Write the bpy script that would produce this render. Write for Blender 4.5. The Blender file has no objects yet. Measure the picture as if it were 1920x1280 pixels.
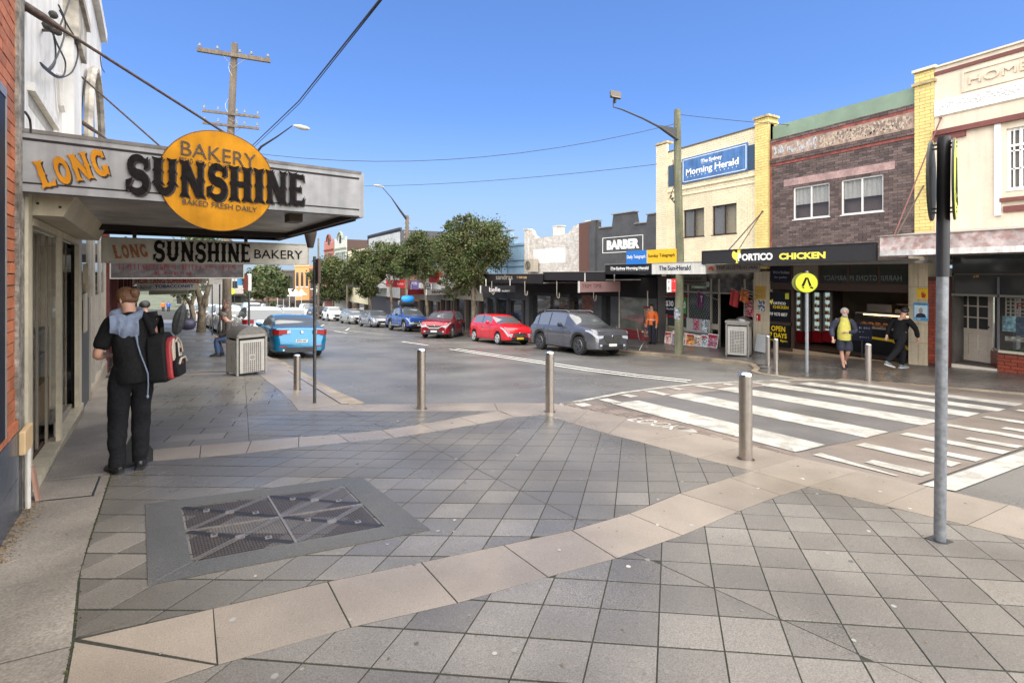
import bpy, bmesh, math, random
from mathutils import Vector, Matrix, noise
random.seed(7)
C = bpy.context.scene.collection
R = math.radians
# ------------------------------------------------------------------ camera
CAM = bpy.data.cameras.new('camera'); cam = bpy.data.objects.new('camera', CAM); C.objects.link(cam)
YAW = math.atan2(510, 907); SN, CS = math.sin(YAW), math.cos(YAW)
EYE = 1.65
cam.location = (0, 0, EYE); cam.rotation_euler = (R(90), 0, -YAW)
CAM.sensor_width = 36; CAM.lens = 907*36/1920; CAM.shift_y = -125/1920
CAM.clip_start = .05; CAM.clip_end = 3000
bpy.context.scene.camera = cam
# ------------------------------------------------------------------ sky and sun
W = bpy.data.worlds.new('World'); bpy.context.scene.world = W; W.use_nodes = True
nt = W.node_tree; bg = nt.nodes['Background']
sky = nt.nodes.new('ShaderNodeTexSky'); sky.sky_type = 'NISHITA'; sky.sun_disc = False
SUN_EL, SUN_AZ = R(58), R(190)            # azimuth clockwise from +Y
sky.sun_elevation = SUN_EL; sky.sun_rotation = SUN_AZ
sky.air_density = 1.0; sky.dust_density = 1.6; sky.ozone_density = 1.6
tint = nt.nodes.new('ShaderNodeMix'); tint.data_type = 'RGBA'; tint.blend_type = 'MULTIPLY'; tint.inputs[0].default_value = 1
tint.inputs[7].default_value = (.93, 1.40, 2.28, 1); gam = nt.nodes.new('ShaderNodeGamma'); gam.inputs[1].default_value = .8; nt.links.new(sky.outputs[0], gam.inputs[0]); nt.links.new(gam.outputs[0], tint.inputs[6]); 
tcw = nt.nodes.new('ShaderNodeTexCoord'); spx = nt.nodes.new('ShaderNodeSeparateXYZ'); nt.links.new(tcw.outputs['Generated'], spx.inputs[0])
mrw = nt.nodes.new('ShaderNodeMapRange'); mrw.interpolation_type = 'SMOOTHSTEP'; nt.links.new(spx.outputs[2], mrw.inputs[0])
mrw.inputs[1].default_value = -.05; mrw.inputs[2].default_value = .34; mrw.inputs[3].default_value = .9; mrw.inputs[4].default_value = 0
hzm = nt.nodes.new('ShaderNodeMix'); hzm.data_type = 'RGBA'; hzm.inputs[7].default_value = (3.75, 4.75, 5.8, 1)   # pale haze band low in the sky, all round
nt.links.new(mrw.outputs[0], hzm.inputs[0]); nt.links.new(tint.outputs[2], hzm.inputs[6]); nt.links.new(hzm.outputs[2], bg.inputs[0]); bg.inputs[1].default_value = .05
SL = bpy.data.lights.new('sun', 'SUN'); sun = bpy.data.objects.new('sun', SL); C.objects.link(sun)
SL.energy = 4.3; SL.angle = R(140); SL.color = (1, .925, .77)
sd = Vector((math.sin(SUN_AZ)*math.cos(SUN_EL), math.cos(SUN_AZ)*math.cos(SUN_EL), math.sin(SUN_EL)))
sun.rotation_euler = sd.to_track_quat('Z', 'Y').to_euler()
vs = bpy.context.scene.view_settings
vs.view_transform = 'Standard'; vs.look = 'None'; vs.exposure = 1.55; vs.gamma = 1; vs.use_curve_mapping = False
cy = bpy.context.scene.cycles
cy.max_bounces = 6; cy.diffuse_bounces = 3; cy.glossy_bounces = 4; cy.transmission_bounces = 6; cy.transparent_max_bounces = 8
cy.sample_clamp_indirect = 6
# ------------------------------------------------------------------ site geometry
def gz(X, Y):                              # the street falls away from the corner, down the hill
    Y = max(-40, min(Y, 170)); X = max(-30, X)
    return -(.054*min(X, 14)+.055*Y)+.03*max(0, min(X, 30)-14)
def ray(u, v):
    k = (u-960)/907
    return (SN+k*CS, CS-k*SN, (515-v)/907)
def G(u, v, off=0):
    dx, dy, dz = ray(u, v); d = 8
    for i in range(70): d = .5*d+.5*(gz(dx*d, dy*d)+off-EYE)/dz
    return Vector((dx*d, dy*d, gz(dx*d, dy*d)+off))
def P(u, v, d):
    dx, dy, dz = ray(u, v); return Vector((dx*d, dy*d, EYE+dz*d))
class Fac:                                 # a vertical plane: lx runs along it, ly into the building, lz up
    def __init__(s, x, y, z, ang): s.o = Vector((x, y, z)); s.a = ang; s.dx, s.dy = math.cos(ang), math.sin(ang)
    def p(s, u, v, ly=0):
        rx, ry, rz = ray(u, v); ox, oy = s.o.x-s.dy*ly, s.o.y+s.dx*ly
        det = -rx*s.dy+ry*s.dx
        d = (-ox*s.dy+oy*s.dx)/det
        return ((rx*d-ox)*s.dx+(ry*d-oy)*s.dy, EYE+rz*d-s.o.z)
    def w(s, lx, ly, lz): return Vector((s.o.x+s.dx*lx-s.dy*ly, s.o.y+s.dy*lx+s.dx*ly, s.o.z+lz))
# ------------------------------------------------------------------ materials
MATS = {}
def mat(name, col, rough=.6, metal=0, nz=12, amt=.15, stain=0, sscale=.7, bump=0, bscale=60, wet=0, rnd=0, tone=0, emis=0, spec=.5, coat=0, c2=None, mossy=0, trans=0, streak=0):
    if name in MATS: return MATS[name]
    m = bpy.data.materials.new(name); m.use_nodes = True; MATS[name] = m
    n = m.node_tree.nodes; l = m.node_tree.links; b = n['Principled BSDF']
    b.inputs['Roughness'].default_value = rough; b.inputs['Metallic'].default_value = metal
    b.inputs['Specular IOR Level'].default_value = spec; b.inputs['Coat Weight'].default_value = coat
    geo = n.new('ShaderNodeNewGeometry'); pos = geo.outputs['Position']
    def N(scale, det=3, vec=None):
        t = n.new('ShaderNodeTexNoise'); t.inputs['Scale'].default_value = scale; t.inputs['Detail'].default_value = det
        l.new(vec or pos, t.inputs['Vector']); return t.outputs['Fac']
    def M(op, a, c):
        t = n.new('ShaderNodeMath'); t.operation = op
        for i, x in enumerate((a, c)):
            if isinstance(x, (int, float)): t.inputs[i].default_value = x
            else: l.new(x, t.inputs[i])
        return t.outputs[0]
    def mr(x, a, c, d, e):
        t = n.new('ShaderNodeMapRange'); l.new(x, t.inputs[0])
        for i, q in enumerate((a, c, d, e)): t.inputs[i+1].default_value = q
        return t.outputs[0]
    fac = mr(N(nz, 5), .3, .7, 1-amt, 1+amt)
    if stain: fac = M('MULTIPLY', fac, mr(N(sscale, 6), .38, .62, 1-stain, 1+stain*.6))
    if rnd:
        oi = n.new('ShaderNodeObjectInfo'); fac = M('MULTIPLY', fac, mr(oi.outputs['Random'], 0, 1, 1-rnd, 1+rnd))
    if tone:
        at = n.new('ShaderNodeAttribute'); at.attribute_name = 'tone'; fac = M('MULTIPLY', fac, mr(at.outputs['Fac'], 0, 1, 1-tone, 1+tone))
    if streak:
        mp = n.new('ShaderNodeMapping'); l.new(pos, mp.inputs[0]); mp.inputs['Scale'].default_value = (9, 9, .6)
        fac = M('MULTIPLY', fac, mr(N(1, 4, mp.outputs[0]), .4, .7, 1, 1-streak))
    base = n.new('ShaderNodeRGB'); base.outputs[0].default_value = (*col, 1); src = base.outputs[0]
    if c2:
        mx = n.new('ShaderNodeMix'); mx.data_type = 'RGBA'; mx.inputs[7].default_value = (*c2, 1); l.new(src, mx.inputs[6])
        l.new(mr(N(sscale*2.3, 7), .46, .58, 0, 1), mx.inputs[0]); src = mx.outputs[2]
    hs = n.new('ShaderNodeHueSaturation'); l.new(src, hs.inputs['Color']); l.new(fac, hs.inputs['Value'])
    l.new(hs.outputs[0], b.inputs['Base Color'])
    if wet:
        l.new(mr(N(wet, 5), .35, .65, rough*.55, rough*1.35), b.inputs['Roughness'])
    if bump:
        bp = n.new('ShaderNodeBump'); bp.inputs['Strength'].default_value = bump; bp.inputs['Distance'].default_value = .01
        l.new(N(bscale, 4), bp.inputs['Height']); l.new(bp.outputs[0], b.inputs['Normal'])
    if emis:
        b.inputs['Emission Strength'].default_value = emis; l.new(hs.outputs[0], b.inputs['Emission Color'])
    if trans:
        b.inputs['Alpha'].default_value = 1-trans
    return m
def rgb(r, g, b):
    f = lambda x: (x/255/12.92) if x < 10 else ((x/255+.055)/1.055)**2.4
    return (f(r), f(g), f(b))
def flat(name, r, g, b, rough=.6, **k): return mat(name, rgb(r, g, b), rough, amt=k.pop('amt', .06), spec=k.pop('spec', .25), **k)
ASPH = mat('asphalt', (.120, .112, .100), .40, spec=.6, nz=90, amt=.35, stain=.22, sscale=.5, bump=.5, bscale=140, wet=.35)
GRAN = mat('dark_granite', (.140, .126, .106), .40, spec=.6, nz=130, amt=.42, stain=.22, sscale=.95, bump=.12, bscale=300, wet=.55, rnd=.20)
GRANJ = mat('joint_mortar', (.022, .022, .014), .9, nz=30, amt=.5, bump=.5)
LGRAN = mat('tan_granite', (.222, .185, .146), .40, spec=.5, nz=190, amt=.3, stain=.16, sscale=1.3, bump=.12, bscale=300, wet=.6, rnd=.09)
CONC = mat('worn_concrete', (.20, .175, .145), .6, nz=70, amt=.3, stain=.25, sscale=1.6, bump=.4, bscale=120, wet=.6)
BROWNP = mat('far_paving', (.10, .088, .078), .3, nz=50, amt=.2, stain=.35, sscale=.6, wet=.4, bump=.1, rnd=.12)
KERBM = mat('kerb_sandstone', (.24, .19, .13), .55, nz=60, amt=.35, stain=.35, sscale=1.5, bump=.5, bscale=90)
CROSSM = mat('crossing_aggregate', (.165, .135, .112), .42, nz=120, amt=.35, stain=.3, sscale=.7, bump=.3, wet=.4)
GREYX = mat('crossing_asphalt', (.10, .092, .086), .45, nz=110, amt=.35, stain=.2, sscale=.9, bump=.4, wet=.5)
PAINT = mat('road_paint', (.36, .34, .29), .55, nz=45, amt=.22, stain=.28, sscale=4, bump=.2)
STEEL = mat('brushed_steel', (.42, .38, .34), .32, .95, nz=20, amt=.08)
STEELP = mat('steel_panel', (.30, .285, .26), .45, .6, nz=10, amt=.1, stain=.1)
GALV = mat('galvanised_grey', (.22, .23, .245), .45, .5, nz=25, amt=.25, stain=.15)
BLK = mat('black_metal', (.018, .018, .02), .45, nz=20, amt=.2)
IRON = mat('cast_iron', (.075, .062, .055), .5, .5, nz=60, amt=.3, stain=.2, sscale=3)
IRONL = mat('worn_iron', (.26, .235, .215), .42, .6, nz=50, amt=.25)
WHITEW = mat('white_render', (.72, .70, .66), .8, nz=14, amt=.06, stain=.12, sscale=1.5, streak=.16, bump=.2)
CREAMF = mat('cream_frame', (.50, .44, .32), .5, nz=14, amt=.1, stain=.15, streak=.2)
DGLASS = mat('shop_glass', (.03, .032, .033), .06, nz=2, amt=.2, spec=.8)
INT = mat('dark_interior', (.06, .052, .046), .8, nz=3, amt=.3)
INTL = mat('interior_wall', (.58, .52, .43), .8, nz=3, amt=.2)
GLS = mat('clear_glass', (.03, .032, .032), .05, amt=0, trans=.86, spec=.9)
WOODP = mat('pole_timber', (.16, .125, .09), .85, nz=20, amt=.25, stain=.2, sscale=1, streak=.35, bump=.4)
WOODG = mat('mossy_pole_timber', (.15, .15, .09), .85, nz=20, amt=.25, stain=.2, sscale=1.4, streak=.4, bump=.4)
CABLE = mat('cable_black', (.03, .028, .027), .6)
# ------------------------------------------------------------------ mesh builder
class MB:
    def __init__(s): s.v = []; s.f = []; s.t = []
    def add(s, vs, fs, tone=None):
        n = len(s.v); s.v += [tuple(x) for x in vs]; tn = random.random() if tone is None else tone
        for f in fs: s.f.append([i+n for i in f]); s.t.append(tn)
        return s
    def box(s, x0, x1, y0, y1, z0, z1, tone=None):
        return s.add([(x0,y0,z0),(x1,y0,z0),(x1,y1,z0),(x0,y1,z0),(x0,y0,z1),(x1,y0,z1),(x1,y1,z1),(x0,y1,z1)],
            [(0,3,2,1),(4,5,6,7),(0,1,5,4),(1,2,6,5),(2,3,7,6),(3,0,4,7)], tone)
    def rbox(s, c, size, rz=0, ry=0, rx=0, tone=None):
        from mathutils import Euler
        m = Euler((rx, ry, rz)).to_matrix(); hx, hy, hz = [q/2 for q in size]; c = Vector(c)
        vs = [c+m@Vector(q) for q in [(-hx,-hy,-hz),(hx,-hy,-hz),(hx,hy,-hz),(-hx,hy,-hz),(-hx,-hy,hz),(hx,-hy,hz),(hx,hy,hz),(-hx,hy,hz)]]
        return s.add(vs, [(0,3,2,1),(4,5,6,7),(0,1,5,4),(1,2,6,5),(2,3,7,6),(3,0,4,7)], tone)
    def bar(s, a, b, w, h=None, tone=None):
        a, b = Vector(a), Vector(b); h = h or w; d = (b-a).normalized(); up = Vector((0,0,1)) if abs(d.z) < .95 else Vector((0,1,0))
        sd_ = d.cross(up).normalized()*w/2; u2 = sd_.normalized().cross(d).normalized()*h/2
        vs = [a-sd_-u2, a+sd_-u2, a+sd_+u2, a-sd_+u2, b-sd_-u2, b+sd_-u2, b+sd_+u2, b-sd_+u2]
        return s.add(vs, [(0,1,2,3),(7,6,5,4),(0,4,5,1),(1,5,6,2),(2,6,7,3),(3,7,4,0)], tone)
    def prism(s, pts, y0, y1, tone=None):          # polygon in XZ extruded along y
        n = len(pts); vs = [(x, y0, z) for x, z in pts]+[(x, y1, z) for x, z in pts]
        a = sum(pts[i][0]*pts[(i+1) % n][1]-pts[(i+1) % n][0]*pts[i][1] for i in range(n))
        fs = [list(range(n)), list(range(2*n-1, n-1, -1))]+[(i, i+n, (i+1) % n+n, (i+1) % n) for i in range(n)]
        if a < 0: fs = [list(reversed(f)) for f in fs]
        return s.add(vs, fs, tone)
    def slab(s, pts, z0, z1, tone=None, ch=0):             # polygon in XY, z0/z1 numbers or functions
        n = len(pts); f0 = z0 if callable(z0) else (lambda x, y: z0); f1 = z1 if callable(z1) else (lambda x, y: z1)
        a = sum(pts[i][0]*pts[(i+1) % n][1]-pts[(i+1) % n][0]*pts[i][1] for i in range(n))
        if a < 0: pts = list(reversed(pts))
        if ch:
            cx = sum(p[0] for p in pts)/n; cy_ = sum(p[1] for p in pts)/n
            ins = []
            for x, y in pts:
                d = math.hypot(x-cx, y-cy_) or 1; k = max(0, 1-ch*1.3/d); ins.append((cx+(x-cx)*k, cy_+(y-cy_)*k))
            vs = [(x, y, f0(x, y)) for x, y in pts]+[(x, y, f1(x, y)-ch) for x, y in pts]+[(x, y, f1(x, y)) for x, y in ins]
            fs = [list(range(2*n, 3*n))]+[(i, (i+1) % n, (i+1) % n+n, i+n) for i in range(n)]+[(i+n, (i+1) % n+n, (i+1) % n+2*n, i+2*n) for i in range(n)]
        else:
            vs = [(x, y, f0(x, y)) for x, y in pts]+[(x, y, f1(x, y)) for x, y in pts]
            fs = [list(range(n-1, -1, -1)), list(range(n, 2*n))]+[(i, (i+1) % n, (i+1) % n+n, i+n) for i in range(n)]
        return s.add(vs, fs, tone)
    def tube(s, pts, r, n=8, caps=True, tone=None):
        pts = [Vector(p) for p in pts]; rs = r if isinstance(r, (list, tuple)) else [r]*len(pts); vs = []; prev = None
        for i, p in enumerate(pts):
            d = (pts[min(i+1, len(pts)-1)]-pts[max(i-1, 0)]).normalized()
            a = prev if prev is not None else (Vector((0,0,1)) if abs(d.z) < .9 else Vector((1,0,0)))
            x = (a-d*a.dot(d)).normalized(); y = d.cross(x); prev = x
            vs += [p+(x*math.cos(2*math.pi*k/n)+y*math.sin(2*math.pi*k/n))*rs[i] for k in range(n)]
        fs = []
        for i in range(len(pts)-1):
            for k in range(n): fs.append((i*n+k, i*n+(k+1) % n, (i+1)*n+(k+1) % n, (i+1)*n+k))
        if caps: fs += [list(range(n-1, -1, -1)), list(range((len(pts)-1)*n, len(pts)*n))]
        return s.add(vs, fs, tone)
    def lathe(s, prof, c=(0,0,0), n=20, axis='z', tone=None):
        vs = []
        for r_, h in prof:
            for k in range(n):
                a = 2*math.pi*k/n; x, y = r_*math.cos(a), r_*math.sin(a)
                q = (x, y, h) if axis == 'z' else ((x, h, y) if axis == 'y' else (h, x, y))
                vs.append((c[0]+q[0], c[1]+q[1], c[2]+q[2]))
        fs = [(i*n+k, i*n+(k+1) % n, (i+1)*n+(k+1) % n, (i+1)*n+k) for i in range(len(prof)-1) for k in range(n)]
        fs += [list(range(n-1, -1, -1)), list(range((len(prof)-1)*n, len(prof)*n))]
        return s.add(vs, fs, tone)
    def quad(s, a, b, c, d, tone=None): return s.add([a, b, c, d], [(0,1,2,3)], tone)
    def poly(s, pts, tone=None): return s.add(pts, [list(range(len(pts)))], tone)
    def mesh(s, name, smooth=None):
        me = bpy.data.meshes.new(name); me.from_pydata(s.v, [], s.f)
        at = me.attributes.new('tone', 'FLOAT', 'FACE'); at.data.foreach_set('value', s.t)
        me.update()
        if smooth:
            for p_ in me.polygons: p_.use_smooth = True
            me.set_sharp_from_angle(angle=R(smooth))
        return me
    def obj(s, name, m, parent=None, smooth=None, kind=None, label=None, bevel=0):
        me = s.mesh(name, smooth); me.materials.append(m)
        return link(name, me, parent, kind, label, bevel)
def fixn(me):
    bm = bmesh.new(); bm.from_mesh(me); bmesh.ops.recalc_face_normals(bm, faces=bm.faces); bm.to_mesh(me); bm.free()
def link(name, me, parent=None, kind=None, label=None, bevel=0):
    fixn(me)
    o = bpy.data.objects.new(name, me); C.objects.link(o)
    if parent: o.parent = parent
    if kind: o['kind'] = kind
    if label: o['label'] = label
    if bevel:
        b = o.modifiers.new('bevel', 'BEVEL'); b.width = bevel; b.segments = 2; b.limit_method = 'ANGLE'; b.angle_limit = R(40)
    return o
def thing(name, label, cat, loc=(0,0,0), rz=0, group=None):
    o = bpy.data.objects.new(name, None); C.objects.link(o); o.empty_display_size = .2
    o.location = loc; o.rotation_euler = (0, 0, rz); tag(o, label, cat, group); return o
def tag(o, label, cat, group=None):
    o['label'] = label; o['category'] = cat
    if group: o['group'] = group
    return o
def copy_tree(o, parent=None):
    c = o.copy(); C.objects.link(c); c.parent = parent
    for ch in list(o.children): copy_tree(ch, c)
    return c
KIDS = {}
def struct(o): o['kind'] = 'structure'; return o
# text fitted into a rectangle of the local XZ plane, facing -y
def textmesh(s, bold=0.0, res=3, shear=0):
    cu = bpy.data.curves.new('lettering', 'FONT'); cu.body = s; cu.offset = bold; cu.resolution_u = res; cu.shear = shear
    cu.extrude = .003; o = bpy.data.objects.new('tmp', cu); C.objects.link(o)
    dg = bpy.context.evaluated_depsgraph_get(); me = bpy.data.meshes.new_from_object(o.evaluated_get(dg))
    bpy.data.objects.remove(o); bpy.data.curves.remove(cu)
    return me
def text(parent, s, x0, z0, x1, z1, y, m, bold=.0, shear=0, rise=0, name='lettering', flatz=None, th=.004):
    me = textmesh(s, bold, shear=shear); me.name = name; me.materials.clear(); me.materials.append(m)
    xs = [v.co.x for v in me.vertices]; ys = [v.co.y for v in me.vertices]
    ax, bx, ay, by = min(xs), max(xs), min(ys), max(ys)
    for v in me.vertices:
        fx = (v.co.x-ax)/max(1e-6, bx-ax); fz = (v.co.y-ay)/max(1e-6, by-ay)
        v.co = Vector((x0+(x1-x0)*fx, y+(-th if v.co.z > 0 else 0), z0+(z1-z0)*fz+rise*fx))
    o = bpy.data.objects.new(name, me); C.objects.link(o); o.parent = parent
    return o
def scribble(parent, x0, z0, x1, z1, y, m, n=18, name='worn_print'):
    mb = MB(); w = (x1-x0)/n; h = z1-z0; rr = random.Random(n+int(abs(x0)*100))
    for i in range(n):
        if rr.random() < .14: continue
        a = x0+w*i; k = rr.random()
        if k < .75: mb.box(a+w*.12, a+w*.34, y-.002, y, z0, z1-h*rr.random()*.2)
        if k > .3: mb.box(a+w*.45, a+w*.8, y-.0025, y, z0+h*rr.choice((0,.4,.75)), z0+h*rr.choice((.25,.62,1)) if False else z0+h*rr.uniform(.3,1))
        if k > .55: mb.box(a+w*.2, a+w*.75, y-.003, y, z0+h*.4, z0+h*.58)
    return mb.obj(name, m, parent, kind='stuff')
# display lettering: slab stems with forked spurs
def ribbon(pts, ws):
    L_, R_ = [], []
    for i, (x, y) in enumerate(pts):
        a = pts[max(0, i-1)]; b = pts[min(len(pts)-1, i+1)]; dx, dy = b[0]-a[0], b[1]-a[1]; q = math.hypot(dx, dy) or 1
        w = ws[i] if isinstance(ws, list) else ws
        L_.append((x-dy/q*w/2, y+dx/q*w/2)); R_.append((x+dy/q*w/2, y-dx/q*w/2))
    return [[L_[i], L_[i+1], R_[i+1], R_[i]] for i in range(len(pts)-1)]
def stem(x, w=.30, s=.10, z0=0, z1=1):
    q = lambda f: z0+(z1-z0)*f
    return [(x-s, q(1.02)), (x+w/2, q(.975)), (x+w+s, q(1.02)), (x+w+s*.5, q(.93)), (x+w, q(.88)), (x+w, q(.57)), (x+w+.055, q(.5)), (x+w, q(.43)), (x+w, q(.12)),
            (x+w+s*.5, q(.07)), (x+w+s, q(-.02)), (x+w/2, q(.025)), (x-s, q(-.02)), (x-s*.5, q(.07)), (x, q(.12)), (x, q(.43)), (x-.055, q(.5)), (x, q(.57)), (x, q(.88)), (x-s*.5, q(.93))]
def arc(cx, cy_, rx, ry, a0, a1, n=10): return [(cx+rx*math.cos(R(a0+(a1-a0)*i/n)), cy_+ry*math.sin(R(a0+(a1-a0)*i/n))) for i in range(n+1)]
def glyph(c):
    if c == 'S':
        pts = arc(.48, .735, .27, .20, 20, 180, 8)+arc(.48, .735, .27, .23, 200, 262, 4)+arc(.48, .27, .28, .235, 82, -90, 9)+arc(.46, .26, .28, .225, 255, 205, 4)
        n = len(pts); ws = [.10+.16*math.sin(math.pi*i/(n-1))**.8 for i in range(n)]
        return ribbon(pts, ws)+[[(.68, .62), (.86, .70), (.84, .99), (.72, .90)], [(.06, .02), (.16, .12), (.30, .40), (.04, .32)]], .92
    if c == 'U': return [stem(.12, .27, .09, .3, 1), stem(.68, .22, .09, .3, 1)]+ribbon(arc(.52, .34, .275, .24, 180, 360, 9), .2), 1.04
    if c == 'N': return [stem(.12, .2, .09), stem(.74, .2, .09), [(.05, .98), (.36, .98), (.92, .03), (.66, .03)]], 1.06
    if c == 'H': return [stem(.12, .27, .1), stem(.68, .27, .1), [(.36, .42), (.72, .42), (.72, .57), (.36, .57)]], 1.08
    if c == 'I': return [stem(.12, .29, .1)], .54
    if c == 'E': return [stem(.12, .27, .1), [(.3, .86), (.78, .99), (.82, .72), (.68, .84)], [(.3, .96), (.74, .96), (.74, .85), (.3, .85)], [(.36, .44), (.58, .44), (.66, .38), (.66, .64), (.58, .56), (.36, .56)],
                         [(.3, .15), (.70, .15), (.84, .30), (.80, .0), (.3, .03)]], .88
    if c == 'L': return [stem(.12, .27, .1), [(.3, .15), (.66, .15), (.80, .34), (.76, .0), (.3, .03)]], .84
    if c == 'O': return ribbon(arc(.46, .5, .27, .40, 90, 450, 16), [.16+.10*abs(math.cos(2*math.pi*i/16)) for i in range(17)]), .92
    if c == 'G': return ribbon(arc(.48, .5, .29, .40, 50, 330, 14), .22)+[[(.52, .40), (.86, .40), (.80, .0), (.62, .12)], [(.64, .66), (.82, .66), (.80, .98), (.68, .88)]], .94
def fancy(parent, s, xf, z_at, h_at, y, m, gap=.0, name='lettering', rot=0, kw=1.0):
    """xf(t) local x, z_at(t) baseline, h_at(t) letter height, t runs 0..1 along the word"""
    gl = [glyph(c) for c in s]; tot = sum(g[1] for g in gl); mb = MB(); x = 0; k = 0
    for polys, wd in gl:
        for pg in polys:
            pts = []
            for px, pz in pg:
                t = (x+px)/tot; pts.append((xf(t)+rot*(pz-.5)*h_at(t), z_at(t)+pz*h_at(t)))
            k += 1; mb.prism(pts, y-.004-.0006*(k % 7), y)
        x += wd
    return mb.obj(name, m, parent)
# ================================================================== ground
def interp(pl, y):
    if y <= pl[0][1]: return pl[0][0]
    for (x0, y0), (x1, y1) in zip(pl, pl[1:]):
        if y <= y1: return x0+(x1-x0)*(y-y0)/(y1-y0)
    return pl[-1][0]
NK = [(1.5,8.6),(1.2,12),(.95,15),(.65,18),(-.3,26),(-1.2,34),(-2.3,46),(-3.9,65),(-6,99),(-9.5,140),(-14,200)]
FK = [(16,-30),(14.85,3.7),(14.5,5.11),(14.24,6.2),(13.5,7.1),(12.95,7.6),(12.95,8.6),(13.3,9.1),(14.04,9.5),(14.7,10.1),(14.86,10.8),(14.78,12),(14.65,14),(14.3,16),(13.7,22.5),(13.2,30),(12.6,45),(12,62),(11,80),(8.6,110),(5,140),(-3,200)]
FACX = [(17.6,-20),(17.6,17.2),(16.9,25),(16.4,35),(15.8,50),(14.8,75),(12.2,110),(8,145),(0,200)]
def WX(Y): return -1.6-.1317*(Y-5.87)      # line of the left-hand shopfronts
def sheet(name, rows, off, m, skirt=0, kind='structure', parent=None):
    mb = MB(); n = len(rows[0]); f = off if callable(off) else (lambda x, y: off)
    vs = [(x, y, gz(x, y)+f(x, y)) for r_ in rows for x, y in r_]; fs = []
    for i in range(len(rows)-1):
        for j in range(n-1): fs.append((i*n+j, i*n+j+1, (i+1)*n+j+1, (i+1)*n+j))
    b = len(vs)
    if skirt:
        for side in (0, n-1):
            q = len(vs); vs += [(rows[i][side][0], rows[i][side][1], vs[i*n+side][2]-skirt) for i in range(len(rows))]
            for i in range(len(rows)-1): fs.append((i*n+side, (i+1)*n+side, q+i+1, q+i))
    mb.add(vs, fs); return mb.obj(name, m, parent, kind=kind)
YS = [-40,-20,-10,-5,0,2,4,6,7,7.6,8,8.6,9.2,10,11,12,14,16,18,20,23,26,30,34,40,46,55,65,80,99,120,140,170,200]
# terrain to the horizon
mb = MB(); ys = [-900,-300,-40,0,40,80,120,170,300,900,2000]; xs = [-1500,-500,-150,-60,-30,0,14,30,80,200,600,1500]
mb.add([(x, y, gz(x, y)-1.2) for y in ys for x in xs], [(i*len(xs)+j, i*len(xs)+j+1, (i+1)*len(xs)+j+1, (i+1)*len(xs)+j) for i in range(len(ys)-1) for j in range(len(xs)-1)])
mb.obj('ground', mat('terrain', (.09,.10,.06), .9, nz=.2, amt=.3), kind='structure')
def road_off(x, y):
    if y > 11: return -.12
    if y > 8.2: return -.022-.098*(y-8.2)/2.8
    if y > 2.3: return -.022
    return -.022-.05*min(1, (2.3-y)/3)
def road_row(y):
    a = 3.5 if y < 7.2 else min(interp(NK, y)-1.2, .5) if y > 8 else .5
    b = interp(FK, y)+.3
    return [(a+(min(b, 14)-a)*j/9., y) for j in range(10)]+[(max(b, 14.01), y)]
rows = [road_row(y) for y in sorted(set(YS+[3,5,5.6,6.2,6.6,7.3,8.3,9.5,9.8]))]
sheet('road', rows, road_off, ASPH)
# crossing plateau (raised threshold)
CL = [(4.9,7.15),(5.6,7.35),(6.97,7.73),(8.2,7.9),(9.4,7.97),(10.6,7.9),(11.57,7.73),(12.6,7.45),(13.47,7.12)]
def ctop(x):
    for (x0,y0),(x1,y1) in zip(CL, CL[1:]):
        if x <= x1: return y0+(y1-y0)*max(0, (x-x0))/(x1-x0)
    return 7.0
XS = [5.0,5.6,6.3,7,8,9,10,11,12,13,13.6]
sheet('crossing', [[(x, 2.25+(ctop(x)-2.25)*t) for x in XS+[14.6]] for t in (0,.25,.5,.75,1)], -.014, CROSSM)
bl = [[(5.95, 3.45+3.55*t), (10.5, 3.45+3.6*t), (14.0, 3.4+3.3*t)] for t in (0,.5,1)]
sheet('crossing_strip', bl, -.010, GREYX)
mk = MB()
def mark(pts, off=-.005): mk.poly([(x, y, gz(x, y)+off) for x, y in pts])
for x0, x1, ya, yb in [(5.92,6.62,3.46,6.82),(7.56,8.26,3.44,7.02),(9.28,9.98,3.44,7.2),(10.85,11.5,3.4,7.2),(12.0,12.55,3.35,6.95),(13.15,13.65,3.4,6.7)]:
    n = 6                                        # worn ends and slightly wandering edges
    a = [(x0+random.uniform(-.012,.012)+(.25 if False else 0), ya+(yb-ya)*i/n) for i in range(n+1)]
    b = [(x1+random.uniform(-.012,.012), ya+.02+(yb-ya)*i/n) for i in range(n, -1, -1)]
    mark([(a[0][0]+.05, a[0][1])]+a+b)
for i in range(len(CL)-1):                       # thin line round the plateau
    (x0,y0),(x1,y1) = CL[i], CL[i+1]; mark([(x0,y0-.14),(x1,y1-.14),(x1,y1-.02),(x0,y0-.02)], -.006)
for x, l_ in [(5.25,.25),(5.95,.5),(6.7,.3),(7.5,.55),(8.35,.3),(9.2,.5),(10.1,.3),(11.0,.5),(11.9,.3)]:
    y = ctop(x)-.2; mark([(x,y-l_),(x+.24,y-l_+.03),(x+.24,y),(x,y)])
for x, ya, yb, w in [(6.0,3.3,2.45,0),(7.1,3.3,2.33,.2),(8.35,3.32,2.25,.2),(9.7,3.3,2.3,.2),(11.15,3.27,2.35,.2),(12.6,3.25,2.35,.2),(6.35,2.86,2.33,.17),(7.6,2.82,2.28,.17),(8.9,2.79,2.27,.17),(10.3,2.8,2.3,.17),(11.8,2.8,2.3,.17)]:
    mark([(x-w*.6,ya),(x+(w*.6 if w else .18),ya),(x+w*.6+.06,yb),(x-w*.6+.02,yb)])
mark([(5.98,2.22),(7.5,2.21),(9,2.2),(14.6,2.2),(14.6,1.93),(9,1.97),(7.9,1.98),(6.08,1.99)], -.016)
mk.obj('crossing_markings', PAINT, kind='structure')
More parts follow.
